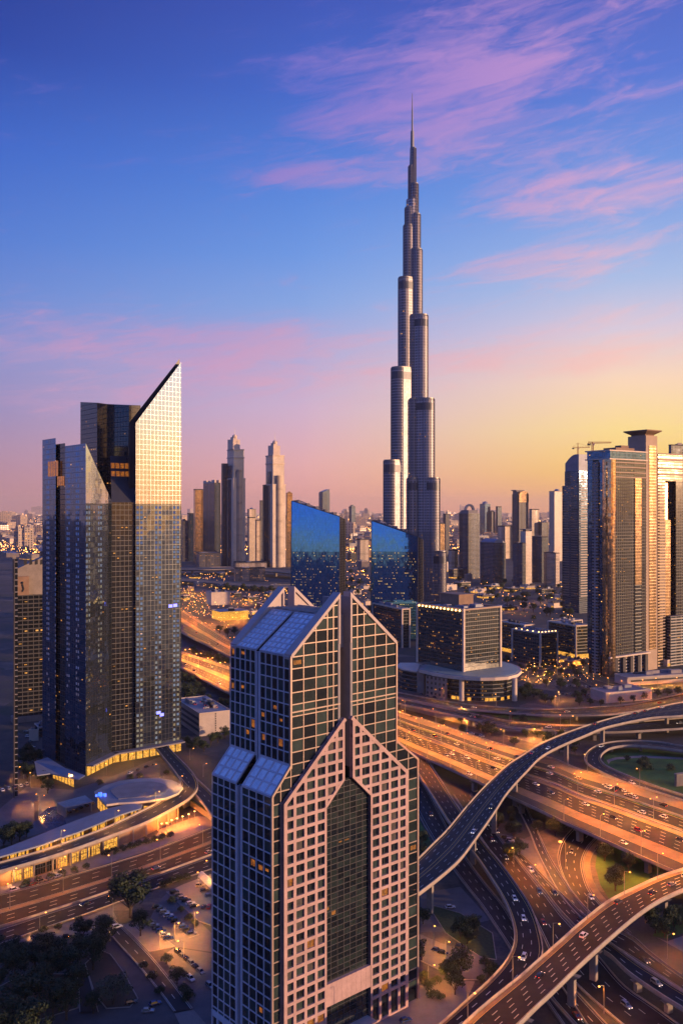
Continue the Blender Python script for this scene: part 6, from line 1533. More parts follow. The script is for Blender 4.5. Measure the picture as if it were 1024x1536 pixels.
b.build('front_post', M['concrete'], t)
# long canopy roof with lights below
cpts = [(-40, 1288), (0, 1275), (50, 1256), (110, 1232), (165, 1212), (195, 1205), (214, 1206), (212, 1212), (180, 1222), (120, 1247), (60, 1268), (0, 1285), (-40, 1298)]
cw_ = [G(x, y, 9) for x, y in cpts]; c = G(100, 1250, 0); t = thing('long_canopy', 'long blue-grey canopy roof with warm lit shops beneath', 'canopy', (c.x, c.y, 0))
b = MB()
for i in range(6):
    k = len(cw_)-1-i; b.prism([cw_[i], cw_[i+1], cw_[k-1], cw_[k]], 8.2, 9.0, 0, None, True, True)
b.build('canopy_roof', M['roof_blue'], t)
b = MB()
for i in range(1, 6):
    k = len(cw_)-1-i
    p, q = cw_[k], cw_[k-1]; n = 5
    for j in range(n):
        f = lerp(p, q, j/n)+Vector((0.3, 1.2, 0)); b.box((f.x, f.y), (0.6, 0.6), 0, 8.3)
b.build('canopy_post', M['concrete_dark'], t)
b = MB()
for i in range(0, 6):
    k = len(cw_)-1-i; p, q = lerp(cw_[i], cw_[k], 0.45), lerp(cw_[i+1], cw_[k-1], 0.45); n = 5
    for j in range(n):
        if (i*5+j) % 7 in (2, 5): continue
        f, g_ = lerp(p, q, (j+0.06)/n), lerp(p, q, (j+0.94)/n); b.face([(f.x, f.y, 0.3), (g_.x, g_.y, 0.3), (g_.x, g_.y, 6.2), (f.x, f.y, 6.2)])
b.build('lit_shopfront', M['shop'], t)
b = MB()
for i in range(0, 6):
    p, q = cw_[i], cw_[i+1]; b.face([(p.x, p.y, 0), (q.x, q.y, 0), (q.x, q.y, 8.1), (p.x, p.y, 8.1)])
b.build('rear_wall', M['brick'], t)
# oval roof hall
ov_ = [(142, 1187), (158, 1178), (180, 1171), (208, 1167.5), (235, 1166.5), (258, 1170), (271, 1176), (274.5, 1181), (268, 1189), (250, 1196.5), (225, 1200.5), (200, 1203), (178, 1204), (160, 1206.5), (150, 1197)]
op = [G(x, y, 10) for x, y in ov_]; c = center(op); t = thing('oval_hall', 'oval flat-roofed hall glowing along its front below the mirror tower', 'building', (c.x, c.y, 0))
b = MB(); b.prism(op, 8.8, 10, 0, 1, True, True); b.build('oval_roof', [M['cream'], M['roof_blue']], t)
ip = [c.xy.to_3d()+(Vector((p.x, p.y, 0))-c.xy.to_3d())*0.66 for p in op]; b = MB(); b.prism(ip, 10, 10.35, 0, None); b.build('raised_deck', M['roof_grey'], t)
wp = [c.xy.to_3d()+(Vector((p.x, p.y, 0))-c.xy.to_3d())*0.93 for p in op]; b = MB(); b.prism(wp, 0, 8.8); b.build('walls', M['brick'], t)
b = MB()
for i in range(len(wp)):
    p, q = wp[i], wp[(i+1) % len(wp)]; d_ = (q-p).normalized(); o = d_.cross(UP)
    if o.dot((p+q)/2-c.xy.to_3d()) < 0: o = -o
    if o.y > 0.35: continue
    n = max(1, int((q-p).length/5))
    for j in range(n):
        f, g_ = lerp(p, q, (j+0.1)/n)+o*0.2, lerp(p, q, (j+0.9)/n)+o*0.2; b.face([f+UP*0.5, g_+UP*0.5, g_+UP*6.5, f+UP*6.5])
b.build('lit_window_band', M['shop'], t)
b = MB(); p = G(150, 1194, 10.3)
for k in range(5): b.box((p.x+k*1.3-2, p.y+(k % 2)*1.4), (1.1, 1.1), 10.0, 1.2+0.6*(k % 3))
b.build('blue_light', M['blue_lamp'], t)
# small car port roof, brown block
pp = [G(x, y, 6) for x, y in ((86, 1204), (98, 1211), (140, 1202), (128, 1193))]; c = center(pp); t = thing('car_port', 'pale sloping car port roof beside the oval hall', 'canopy', (c.x, c.y, 0))
b = MB(); b.prism(pp, 5.4, 6, 0, None, True, True); b.build('canopy_roof', M['roof_pale'], t); b = MB()
for p in pp: b.box((lerp(p, c.xy.to_3d(), 0.1).x, lerp(p, c.xy.to_3d(), 0.1).y), (0.6, 0.6), 0, 5.5)
b.prism([pp[0], pp[1], lerp(pp[1], pp[2], 0.05), lerp(pp[0], pp[3], 0.05)], 0, 5.4); b.build('side_wall', M['concrete'], t)
low('brown_block', 'brown block with a parked roof deck at the left edge', -40, 52, 58, 1231, 1205, 74, M['brick'], 'pave', 41, False, 'brick')
# yellow-lit low pavilion strip and the orange lamp plaza
patch('plaza', [(232, 1258), (240, 1244), (296, 1224), (316, 1226), (316, 1238), (262, 1262)], M['pave_light'], 0.06, 'orange-lit plaza with a row of globe lamps')
wall_pts = [G(x, y) for x, y in ((272, 1206), (282, 1199), (296, 1205), (316, 1222), (318, 1232), (300, 1219), (285, 1209), (276, 1213))]
c = center(wall_pts); t = thing('curved_wall', 'pale curved retaining wall planted on top beside the raised street', 'wall', (c.x, c.y, 0)); b = MB(); b.prism(wall_pts, 0, 4.0); b.build('wall', M['concrete'], t)
b = MB()
for p, q in zip(wall_pts[4:7], wall_pts[5:8]): b.bar(p+UP*4.3, q+UP*4.3, 1.4, 0.7)
b.build('planting_strip', M['hedge'], t)
cvs = [G(x, y) for x, y in ((297, 1324), (306, 1318), (322, 1332), (318, 1344))]; c = center(cvs); t = thing('white_awning', 'white curved awning in the pink yard beside the granite tower', 'awning', (c.x, c.y, 0))
b = MB()
for i in range(6):
    a0_, a1_ = i/6, (i+1)/6; h0, h1 = 3+1.6*math.sin(PI*a0_), 3+1.6*math.sin(PI*a1_)
    p, q = lerp(cvs[0], cvs[1], a0_), lerp(cvs[0], cvs[1], a1_); r_, s_ = lerp(cvs[3], cvs[2], a1_), lerp(cvs[3], cvs[2], a0_)
    b.face([p+UP*h0, s_+UP*h0, r_+UP*h1, q+UP*h1]); b.face([p+UP*(h0-0.15), q+UP*(h1-0.15), r_+UP*(h1-0.15), s_+UP*(h0-0.15)])
b.build('awning_roof', M['white'], t)
b = MB()
for p in cvs: b.tube(p, p+UP*3.0, 0.12, 0.12, 6)
b.build('awning_post', M['steel'], t)
# ------------------------------------------------------------------ street lamps with their own sodium light
def make_lamp(name, h, arms, head_r, energy, color, spot=True, headm='sodium', reach=2.6, cat='street lamp'):
    t = bpy.data.objects.new(name, None); COL.objects.link(t); t['_org'] = 1
    b = MB(); b.tube((0, 0, 0), (0, 0, h), 0.16, 0.09, 6); b.tube((0, 0, 0), (0, 0, 0.6), 0.3, 0.26, 8); b.build('pole', M['steel'], t)
    for a in range(arms):
        s = 1 if a == 0 else -1
        b = MB(); b.tube((0, 0, h-0.1), (0, s*reach*0.55, h+0.45), 0.08, 0.07, 5); b.tube((0, s*reach*0.55, h+0.45), (0, s*reach, h+0.5), 0.07, 0.06, 5); ar = b.build('arm', M['steel'], t)
        b = MB(); b.ball((0, s*reach, h+0.42), head_r, 0, 8, 4, 0.45); b.build('lamp_head', M[headm], ar)
    if energy:
        ld = bpy.data.lights.new('lamp_light', 'SPOT' if spot else 'POINT'); ld.energy = energy; ld.color = color; ld.shadow_soft_size = 0.35
        if spot: ld.spot_size = math.radians(158); ld.spot_blend = 0.5
        lo = bpy.data.objects.new('lamp_light', ld); COL.objects.link(lo); lo.parent = t; lo.location = (0, reach*0.5 if arms == 1 else 0, h-0.1)
    return t
SOD = (1.0, 0.265, 0.022)
LK = {}
def lamp_kind(k):
    if k not in LK:
        spec = {'road': ('street_lamp', 12.0, 1, 0.42, 40000, SOD), 'twin': ('street_lamp', 13.0, 2, 0.42, 92000, SOD), 'far': ('street_lamp', 14.0, 2, 0.7, 300000, SOD),
                'dim': ('street_lamp', 10.0, 1, 0.42, 10000, SOD), 'yard': ('street_lamp', 8.0, 1, 0.4, 8500, (1.0, 0.38, 0.07)), 'plain': ('street_lamp', 9.0, 1, 0.6, 46000, (1.0, 0.36, 0.06)), 'big': ('street_lamp', 13.0, 1, 1.0, 95000, SOD)}[k]
        LK[k] = [make_lamp(*spec), False]
    p, used = LK[k]
    if not used: LK[k][1] = True; return p
    return copy_tree(p)
def put_lamp(k, pos, yaw, label, group):
    o = lamp_kind(k); o.location = pos; o.rotation_euler = (0, 0, yaw)
    return tag(o, label, 'street lamp', group)
DECKS = ('highway', 'curve', 'lower', 'upper_ramp', 'under_ramp', 'loop', 'ramp_f', 'purple_ramp', 'shop_ramp', 'tower_ramp')
def under_deck(p, z, own=None):
    """True where a lamp post would stand inside or through a bridge deck"""
    for k in DECKS:
        if k == own: continue
        r = ROADS[k]
        for i in range(r.n+1):
            m = (r.L[i]+r.R[i])/2; w = (r.R[i]-r.L[i]).length/2
            if m.z > z+1.0 and (m.xy-Vector((p[0], p[1]))).length < w+3.5: return True
    return False
def lamp_line(key, kind, q, ts, desc, side=1):
    r = ROADS[key]
    ts = [t for t in ts if not under_deck(r.at(t, q), r.at(t, q).z, key)]
    for i, t in enumerate(ts):
        p = r.at(t, q); yaw = r.head(t)+(0 if side > 0 else PI)
        put_lamp(kind, (p.x, p.y, p.z), yaw, f'{ordn(i)} street lamp on the {desc}', 'street lamps along the roads')
def fr_(a, b, n): return [a+(b-a)*i/(n-1) for i in range(n)]
lamp_line('highway', 'twin', 0.485, fr_(0.24, 0.97, 13), 'median of the wide highway viaduct from the granite tower')
lamp_line('highway', 'road', 0.005, fr_(0.26, 0.96, 10), 'upper edge of the wide highway viaduct from the granite tower', -1)
lamp_line('highway', 'road', 0.995, fr_(0.26, 0.90, 10), 'lower edge of the wide highway viaduct from the granite tower', 1)
lamp_line('upper_ramp', 'road', 0.0, fr_(0.1, 0.95, 8), 'upper ramp bridge from the granite tower', -1)
lamp_line('under_ramp', 'road', 1.0, fr_(0.1, 0.95, 8), 'second ramp bridge from the granite tower', 1)
lamp_line('lower', 'road', 0.0, [0.03, 0.12, 0.21], 'upper parapet of the lower flyover from the right frame edge', 1)
lamp_line('lower', 'dim', 0.0, [0.33, 0.48, 0.63, 0.78, 0.92], 'dimmer stretch of the lower flyover from the right frame edge', 1)
lamp_line('bend', 'big', 0.25, [0.52], 'sodium-lit bend, its brightest, with a starry glow', -1)
lamp_line('north_road', 'far', 0.5, fr_(0.08, 0.84, 11), 'elevated highway behind the mirror tower')
lamp_line('north_road_b', 'far', 0.5, fr_(0.08, 0.84, 11), 'second elevated highway beside the parking garage')
lamp_line('boulevard', 'dim', 0.37, [0.12, 0.26, 0.40, 0.56, 0.72], 'upper median of the boulevard from the left edge', 1)
lamp_line('shop_ramp', 'yard', 0.02, [0.2, 0.34, 0.48, 0.6], 'raised street above the shops from the left edge', -1)
def spots(kind, pts, desc, start=0):
    pts = [q for q in pts if not under_deck(G(*q), 0.0)]
    for i, (x, y) in enumerate(sorted(pts)):
        p = G(x, y); put_lamp(kind, (p.x, p.y, 0), RND.uniform(0, 6.28), f'{ordn(i)} small lamp from the left {desc}', 'lamps in yards and gardens')
spots('yard', [(650, 1424), (676, 1368), (668, 1440), (642, 1478), (766, 1427), (700, 1500), (728, 1470)], 'in the garden between the granite tower and the ramp')
spots('dim', [(790, 1222), (825, 1258), (806, 1333), (770, 1300), (735, 1330), (700, 1238), (745, 1170), (655, 1150)], 'in the dim ground under the curved flyover')
spots('dim', [(872, 1462), (905, 1520), (940, 1476), (965, 1425), (1000, 1440), (1012, 1400), (985, 1500)], 'below the lower flyover in the bottom corner')
spots('yard', [(60, 1398), (170, 1375), (240, 1424), (262, 1412), (292, 1395), (300, 1338), (318, 1316), (276, 1440), (20, 1332), (90, 1312)], 'about the car park and boulevard pavement')
spots('yard', [(36, 1168), (46, 1180), (110, 1180), (160, 1162), (200, 1150), (58, 1210), (60, 1214), (240, 1165), (285, 1140), (305, 1165)], 'around the foot of the mirror tower')
spots('plain', [(855, 1090), (880, 1108), (690, 1078), (740, 1092), (655, 1072), (800, 1110), (925, 1108), (955, 1110), (1005, 1108)], 'between the ramp bridges and the highway')
spots('plain', [(792, 1018), (815, 1020), (835, 1012), (848, 1004), (862, 1008), (876, 1000), (890, 1042), (912, 1030), (935, 1036), (960, 1034), (985, 1032), (1010, 1030), (838, 1052), (800, 1000), (760, 1004)], 'between the low offices and the balcony tower')
spots('plain', [(778, 920), (792, 912), (806, 906), (818, 900), (830, 896), (760, 900), (740, 885), (700, 888), (680, 880), (720, 872), (850, 905)], 'along the street behind the low offices')
spots('far', [(285, 890), (300, 905), (280, 925), (322, 898), (350, 905), (365, 918), (355, 932), (375, 930), (330, 940), (295, 940), (382, 905), (310, 870), (345, 865), (400, 880)], 'in the glowing interchange beyond the mirror tower')
spots('far', [(540, 845), (545, 862), (530, 880), (548, 900), (535, 920), (552, 930), (640, 875), (660, 868)], 'in the gap between the two blue wedges')
for i, (x, y) in enumerate(((242.6, 1249), (250, 1248), (257.6, 1243.5), (265.5, 1241), (274, 1238), (283, 1234.5), (292, 1230))):
    if i == 0: GL = make_lamp('globe_lamp', 4.6, 1, 0.55, 6000, (1.0, 0.26, 0.03), False, 'warm_lamp', 0.3)
    o = GL if i == 0 else copy_tree(GL); p = G(x, y); o.location = p; tag(o, f'{ordn(i)} globe lamp from the left in the orange-lit plaza row', 'globe lamp', 'globe lamps of the orange plaza')

# ------------------------------------------------------------------ cars
PAINT = {'white': mat('white car paint', (0.62, 0.62, 0.62), 0.25, vary=0.05), 'silver': mat('silver car paint', (0.36, 0.37, 0.39), 0.25, metal=0.5, vary=0.05), 'black': mat('black car paint', (0.012, 0.013, 0.016), 0.18, vary=0.0, spec=0.7),
         'blue': mat('blue car paint', (0.03, 0.07, 0.20), 0.2, metal=0.2, vary=0.0), 'red': mat('red car paint', (0.28, 0.025, 0.02), 0.22, vary=0.0), 'grey': mat('grey car paint', (0.11, 0.115, 0.125), 0.22, metal=0.4, vary=0.0), 'beige': mat('beige car paint', (0.36, 0.29, 0.21), 0.3, metal=0.2, vary=0.0)}
def car_shell(b, suv, ms=0, mg=1):
    hb = 0.78 if not suv else 0.95; ht = 1.42 if not suv else 1.75; L = 2.25; w = 0.88
    prof = [(-L, 0.32), (-L, hb-0.06), (-L+0.25, hb), (0.95, hb-0.02), (L-0.12, hb-0.14), (L, hb-0.3), (L, 0.32)]
    n = len(prof)
    for s in (-1, 1): b.face([(x, s*w, z) for x, z in (prof if s < 0 else prof[::-1])], ms)
    for i in range(n):
        j = (i+1) % n; (x0, z0), (x1, z1) = prof[i], prof[j]; b.face([(x0, -w, z0), (x0, w, z0), (x1, w, z1), (x1, -w, z1)], ms)
    x0, x1, x2, x3 = (-L+0.25, -L+0.75, 0.25, 0.95) if not suv else (-L+0.06, -L+0.35, 0.35, 1.0)
    wb, wt = 0.85, 0.66
    q = [(x0, hb), (x3, hb-0.02)]; tq = [(x1, ht), (x2, ht)]
    B = [(x0, -wb, hb), (x3, -wb, hb-.02), (x3, wb, hb-.02), (x0, wb, hb)]; T = [(x1, -wt, ht), (x2, -wt, ht), (x2, wt, ht), (x1, wt, ht)]
    for i in range(4): j = (i+1) % 4; b.face([B[i], B[j], T[j], T[i]], mg)
    T2 = [(p[0], p[1], p[2]+0.05) for p in T]
    b.face(T2, ms)
    for i in range(4): j = (i+1) % 4; b.face([T[i], T[j], T2[j], T2[i]], ms)
    for i in range(4):          # pillars
        b.bar(B[i], T[i], 0.09, 0.09, ms)
    return hb, L, w
def wheel_mb(x, y):
    b = MB(); b.tube((x, y-0.11, 0.33), (x, y+0.11, 0.33), 0.33, 0.33, 12); return b
CK = {}
def car(color, suv=False, full=False, lights=True):
    k = (color, suv, full, lights)
    if k in CK: return copy_tree(CK[k])
    if full:
        t = bpy.data.objects.new('car', None); COL.objects.link(t); t['_org'] = 1
        b = MB(); hb, L, w = car_shell(b, suv); b.build('body', [PAINT[color], M['carglass']], t)
        for x in (-1.35, 1.4):
            for y in (-0.8, 0.8): wh = wheel_mb(x, y).build('wheel', M['black'], t); rb_ = MB(); rb_.tube((x, y-0.12, 0.33), (x, y+0.12, 0.33), 0.2, 0.2, 8); rb_.build('rim', M['steel'], wh)
        for y in (-0.62, 0.62):
            h = MB(); h.box((L, y), (0.08, 0.36), 0.52, 0.14); h.build('headlight', M['white'], t)
            h = MB(); h.box((-L, y), (0.08, 0.36), 0.60, 0.14); h.build('tail_light', M['red_paint'], t)
    else:
        b = MB(); hb, L, w = car_shell(b, suv)
        for x in (-1.35, 1.4):
            for y in (-0.8, 0.8): b.tube((x, y-0.12, 0.33), (x, y+0.12, 0.33), 0.33, 0.33, 8, 2)
        for y in (-0.62, 0.62):
            b.box((L, y), (0.12, 0.34), 0.5, 0.16, 0, 3); b.box((-L, y), (0.12, 0.34), 0.56, 0.15, 0, 4)
        t = b.build('car', [PAINT[color], M['carglass'], M['black'], M['white_lamp'] if lights else M['white'], M['red_lamp'] if lights else M['red_paint']])
    CK[k] = t; return t
COLS = ['white', 'silver', 'black', 'blue', 'grey', 'white', 'red', 'beige', 'black', 'white']
def place(o, p, yaw, label, group, s=1.0):
    o.location = p; o.rotation_euler = (0, 0, yaw)
    if s != 1.0: o.scale = (s, s, s)
    return tag(o, label, 'car', group)
def cars_along(key, lanes, ts, desc, dirn=1, s=1.0):
    r = ROADS[key]
    for i, t in enumerate(ts):
        q = lanes[RND.randrange(len(lanes))]; c = RND.choice(COLS); suv = RND.random() < 0.35
        p = r.at(t, q); yaw = r.head(t)+(0 if dirn > 0 else PI)
        place(car(c, suv), (p.x, p.y, p.z+0.02), yaw, f'{c} car, {ordn(i)} on the {desc}', 'cars moving on the roads', s)
jt = lambda a, b, n: sorted(a+(b-a)*(i+RND.uniform(0.15, 0.85))/n for i in range(n))
cars_along('highway', [0.32, 0.365, 0.415], jt(0.26, 0.97, 11), 'upper carriageway of the wide highway from the granite tower', -1)
cars_along('highway', [0.56, 0.60, 0.65, 0.69, 0.735], jt(0.25, 0.96, 15), 'lower carriageway of the wide highway from the granite tower', 1)
cars_along('highway', [0.185], jt(0.50, 0.96, 9), 'upper frontage lane of the wide highway from the granite tower', -1)
cars_along('highway', [0.16, 0.21], jt(0.83, 0.88, 9), 'queue in the frontage lane at the highway right end', -1)
cars_along('highway', [0.93], jt(0.4, 0.9, 3), 'outer shoulder lane of the wide highway from the granite tower', 1)
cars_along('curve', [0.25, 0.12], [0.16, 0.20, 0.225, 0.33, 0.52], 'curved flyover from its right end', -1)
cars_along('curve', [0.66, 0.8], [0.46, 0.72, 0.80], 'near side of the curved flyover from its right end', 1)
cars_along('ramp_f', [0.25, 0.52], jt(0.35, 0.9, 5), 'curving ramp road beside the granite tower', 1)
cars_along('south_a', [0.2, 0.5, 0.8], jt(0.15, 0.95, 7), 'dark carriageway under the curved flyover', 1)
cars_along('south_b', [0.25, 0.5], jt(0.15, 0.9, 6), 'second dark carriageway with the pale outer wall', 1)
cars_along('west', [0.3, 0.55, 0.8], [0.28, 0.47, 0.5], 'reddish road beside the granite tower', 1)
cars_along('lower', [0.2, 0.38, 0.54, 0.7], [0.05, 0.12, 0.17, 0.24, 0.36, 0.52, 0.7], 'lower flyover from the right frame edge', -1)
cars_along('loop', [0.3], [0.4, 0.82], 'loop ramp round the lawn', 1)
cars_along('bend', [0.5, 0.8], [0.1, 0.35, 0.75], 'sodium-lit bend', 1)
cars_along('upper_ramp', [0.5], [0.3, 0.5, 0.75], 'upper ramp bridge', 1)
cars_along('under_ramp', [0.5], [0.35, 0.55, 0.88], 'second ramp bridge', -1)
cars_along('boulevard', [0.45, 0.53, 0.62], [0.42, 0.55, 0.75], 'middle carriageway of the boulevard', 1)
cars_along('boulevard', [0.80, 0.87], [0.33], 'near carriageway of the boulevard', -1)
cars_along('north_road', [0.15, 0.3, 0.7, 0.85], jt(0.1, 0.75, 8), 'elevated highway behind the mirror tower', 1, 1.15)
cars_along('north_road_b', [0.15, 0.3, 0.7, 0.85], jt(0.1, 0.75, 8), 'second elevated highway beside the parking garage', 1, 1.15)
cars_along('bottom', [0.3, 0.6], [0.5], 'dark road at the bottom edge', 1)
cars_along('purple_ramp', [0.5], [0.5], 'low ramp bridge in the bottom corner', 1)
def row(desc, p0, p1, n, turn, colors, full=True, lights=False, group='parked cars'):
    a, b = G(*p0), G(*p1); h = math.atan2(b.y-a.y, b.x-a.x)
    for i in range(n):
        c = colors[i % len(colors)]; p = lerp(a, b, i/max(1, n-1)); o = car(c, (i*7+n) % 3 == 0, full, lights)
        place(o, (p.x, p.y, 0.06), h+turn+RND.uniform(-0.05, 0.05), f'{c} car, {ordn(i)} from top of the {desc}', group)
row('longer car park row by the boulevard', (236, 1362), (288, 1402), 10, 1.2, ['black', 'grey', 'silver', 'white', 'blue', 'black', 'silver', 'blue', 'grey', 'silver'])
row('shorter car park row beside the sandy verge', (226, 1385), (253, 1409), 6, 1.2, ['grey', 'silver', 'black', 'blue', 'white', 'blue'])
row('line of cars along the forecourt kerb', (268, 1431), (301, 1459), 6, 0.0, ['black', 'grey', 'black', 'silver', 'black', 'silver'])
row('row of cars in the pink yard', (262, 1340), (292, 1361), 6, 1.3, ['black', 'grey', 'beige', 'black', 'white', 'black'])
row('row under the white awning', (300, 1330), (314, 1345), 3, 1.3, ['beige', 'grey', 'silver'])
row('pair at the yard edge nearest the granite tower', (306, 1362), (314, 1362), 2, 1.4, ['black', 'red'])
def one(x, y, yaw, c, label, suv=False, z=0.06):
    p = G(x, y); place(car(c, suv, True), (p.x, p.y, z), yaw, label, 'parked cars')
one(315, 1481, -0.9, 'silver', 'large silver car parked close to the granite tower side', True)
one(329, 1500, -0.95, 'black', 'large black car parked nose to tail beside the silver car')
one(197, 1505, 0.35, 'black', 'black car stopped at the park corner under the olive tree')
one(233, 1507, 0.5, 'blue', 'dark blue car parked on the paving near the service road')
one(87, 1414, 0.15, 'silver', 'silver car half hidden at the edge of the dark grove'); one(101, 1407, 0.3, 'black', 'black car next to the silver one at the dark grove')
one(608, 1532, 0.45, 'blue', 'blue car at the foot of the granite tower entrance side')
one(176, 1392, 0.6, 'white', 'white car by the top of the service road', True); one(150, 1398, 0.3, 'grey', 'grey car waiting on the pinkish pavement by the boulevard'); one(222, 1518, 0.1, 'silver', 'silver car at the bottom end of the park paving'); one(286, 1470, -0.9, 'white', 'white car on the forecourt beside the kerb line of cars', True)
one(655, 1427, -0.5, 'blue', 'blue car on the access road beside the granite tower'); one(664, 1431, -0.5, 'black', 'black car behind the blue car on the access road')
one(690, 1421, -0.3, 'grey', 'grey car beside the dark lawn below the ramp'); one(675, 1362, 0.1, 'white', 'white car in the yard behind the granite tower')
one(765, 1262, -0.3, 'white', 'white van-like car under the curved flyover', True); one(757, 1258, -0.3, 'black', 'black car beside the white one under the curved flyover')
row('oval hall car port row', (104, 1219), (138, 1206), 5, 1.2, ['black', 'grey', 'black', 'black', 'silver'])
row('roof deck of the brown block', (4, 1211), (40, 1202), 5, 1.4, ['white', 'silver', 'grey', 'white', 'beige'])
for o_ in [o for o in COL.objects if o.get('label', '').endswith('roof deck of the brown block')]: o_.location.z = max(0.06, Zat(1205, G(52, 1231).y)+0.1)
row('car park beside the rounded white hall, front row', (838, 1042), (882, 1043), 9, 1.5, ['white', 'grey', 'black', 'silver', 'blue', 'white', 'black', 'red', 'silver'], False)
row('car park beside the rounded white hall, back row', (838, 1029), (884, 1031), 9, 1.5, ['silver', 'black', 'white', 'grey', 'white', 'black', 'beige', 'white', 'blue'], False)
row('verge beside the highway under the ramps', (694, 1098), (722, 1105), 5, 0.2, ['white', 'silver', 'white', 'grey', 'white'], False)
row('kerb by the brown stone wing', (632, 1042), (662, 1050), 4, 0.1, ['blue', 'blue', 'grey', 'silver'], False)
row('lot behind the mirror tower foot', (40, 1098), (52, 1130), 5, 1.3, ['silver', 'white', 'grey', 'white', 'black'], False)
row('pavement before the lit shops', (22, 1336), (88, 1315), 6, 0.1, ['white', 'black', 'red', 'beige', 'silver', 'white'], False)
row('mirror tower forecourt', (196, 1160), (232, 1148), 4, 0.2, ['white', 'grey', 'black', 'silver'], False)
gp, gz = garage
for i in range(12):
    a, q = RND.uniform(0.15, 0.9), RND.uniform(0.15, 0.9); p = gp[0]+(gp[1]-gp[0])*a+(gp[3]-gp[0])*q; c = COLS[i % 10]
    place(car(c, i % 3 == 0), (p.x, p.y, gz+0.1), math.radians(27)+PI/2*(i % 2), f'{ordn(i)} car on the parking garage roof, {c}', 'cars on the garage roof')

# ------------------------------------------------------------------ trees
def make_tree(seed, hgt, rad, leaf, low=0.28, nl=1500, ls=0.62):
    rr = random.Random(seed)
    t = bpy.data.objects.new('tree', None); COL.objects.link(t); t['_org'] = 1
    b = MB(); b.tube((0, 0, -0.2), (0, 0, hgt*low), hgt*0.035, hgt*0.026, 8); top = Vector((0, 0, hgt*low))
    clumps = []
    for i in range(15):
        a, e = rr.uniform(0, 6.28), rr.uniform(-0.15, 1.0); d = rad*rr.uniform(0.45, 0.88)
        c = Vector((d*math.cos(a)*math.cos(e), d*math.sin(a)*math.cos(e), hgt*(low+0.30)+hgt*0.42*math.sin(max(0, e))+rr.uniform(-0.6, 0.6)))
        clumps.append((c, rad*rr.uniform(0.26, 0.46)))
    clumps.append((Vector((0, 0, hgt*0.80)), rad*0.42)); clumps.append((Vector((rr.uniform(-1, 1), rr.uniform(-1, 1), hgt*0.6)), rad*0.5))
    for c, r in clumps[:8]: b.tube(top-UP*0.3, top.lerp(c, 0.75), hgt*0.016, hgt*0.006, 5)
    b.build('trunk', M['bark'], t)
    b = MB(); tot = sum(r*r for _, r in clumps)
    vs, fs = [], []
    for c, r in clumps:
        for k in range(int(nl*r*r/tot)):
            dv = Vector((rr.gauss(0, 1), rr.gauss(0, 1), rr.gauss(0, 1))).normalized(); p = c+Vector((dv.x*r, dv.y*r, dv.z*r*0.78))*rr.uniform(0.55, 1.08)
            n = (dv+Vector((rr.gauss(0, .6), rr.gauss(0, .6), rr.gauss(0, .6)+0.3))).normalized(); x = n.orthogonal().normalized(); ang = rr.uniform(0, 6.28)
            y = n.cross(x); x, y = x*math.cos(ang)+y*math.sin(ang), y*math.cos(ang)-x*math.sin(ang); s = ls*rr.uniform(0.6, 1.25)
            i = len(vs); vs += [p-x*s*0.5, p-y*s*0.32+n*0.06, p+x*s*0.5, p+y*s*0.32+n*0.06]; fs.append((i, i+1, i+2, i+3))
    me = bpy.data.meshes.new('crown'); me.from_pydata([tuple(v) for v in vs], [], fs); me.materials.append(leaf); o = bpy.data.objects.new('crown', me); COL.objects.link(o); o.parent = t
    return t
TREES = {'dark': [make_tree(s, 11, 5.2, M['leaf_dark'], 0.22, 2300, 0.75) for s in (1, 2, 3)], 'green': [make_tree(s, 8.5, 4.2, M['leaf'], 0.2, 1500, 0.65) for s in (4, 5)], 'olive': [make_tree(7, 8.5, 5.0, M['leaf_olive'], 0.15, 1900, 0.6)],
         'shrub': [make_tree(s, 3.4, 2.6, M['leaf'], 0.05, 520, 0.6) for s in (8, 9)]}
used_t = set()
def tree(kind, x, y, s, label, group, z=0.0):
    """x, y: the foot of the trunk in the photo"""
    p = G(x, y); proto = RND.choice(TREES[kind])
    if proto.name not in used_t: used_t.add(proto.name); o = proto
    else: o = copy_tree(proto)
    o.location = (p.x, p.y, z); o.rotation_euler = (0, 0, RND.uniform(0, 6.28)); o.scale = (s*RND.uniform(0.92, 1.1), s*RND.uniform(0.92, 1.1), s*RND.uniform(0.92, 1.08))
    if kind == 'shrub': o.name = 'shrub'
    return tag(o, label, 'shrub' if kind == 'shrub' else 'tree', group)
def grove(kind, pts, desc, group):
    for i, (x, y, s) in enumerate(sorted(pts)):
        tree(kind, x, y, s, f'{ordn(i)} {"shrub" if kind == "shrub" else "tree"} from the left {desc}', group)
grove('dark', [(53, 1452, 1.0), (21, 1476, 1.05), (8, 1462, 0.95), (123, 1412, 0.95), (157, 1416, 1.05), (140, 1455, 1.15), (76, 1474, 1.05), (103, 1470, 1.1), (114, 1496, 1.0), (36, 1520, 1.3), (80, 1524, 1.15), (10, 1552, 1.25), (50, 1560, 1.15), (-12, 1500, 1.1), (-8, 1440, 0.9), (88, 1448, 0.9), (120, 1440, 0.9), (60, 1500, 1.1), (100, 1530, 1.1), (24, 1440, 0.85), (64, 1436, 0.9), (140, 1520, 0.7), (150, 1430, 0.8)], 'in the dark grove beside the boulevard', 'trees of the dark grove')
tree('dark', 196, 1376, 1.75, 'big spreading dark tree standing alone between boulevard and car park', 'trees near the car park')
tree('dark', 211, 1404, 0.9, 'small round dark tree on the sandy verge by the car park', 'trees near the car park')
tree('olive', 170, 1506, 1.25, 'pale olive tree in the brown soil bed', 'trees near the car park')
tree('green', 266, 1476, 0.85, 'dark bushy tree between the service road and the forecourt', 'trees near the car park')
tree('green', 250, 1446, 0.5, 'small clipped tree at the top of the service road', 'trees near the car park')
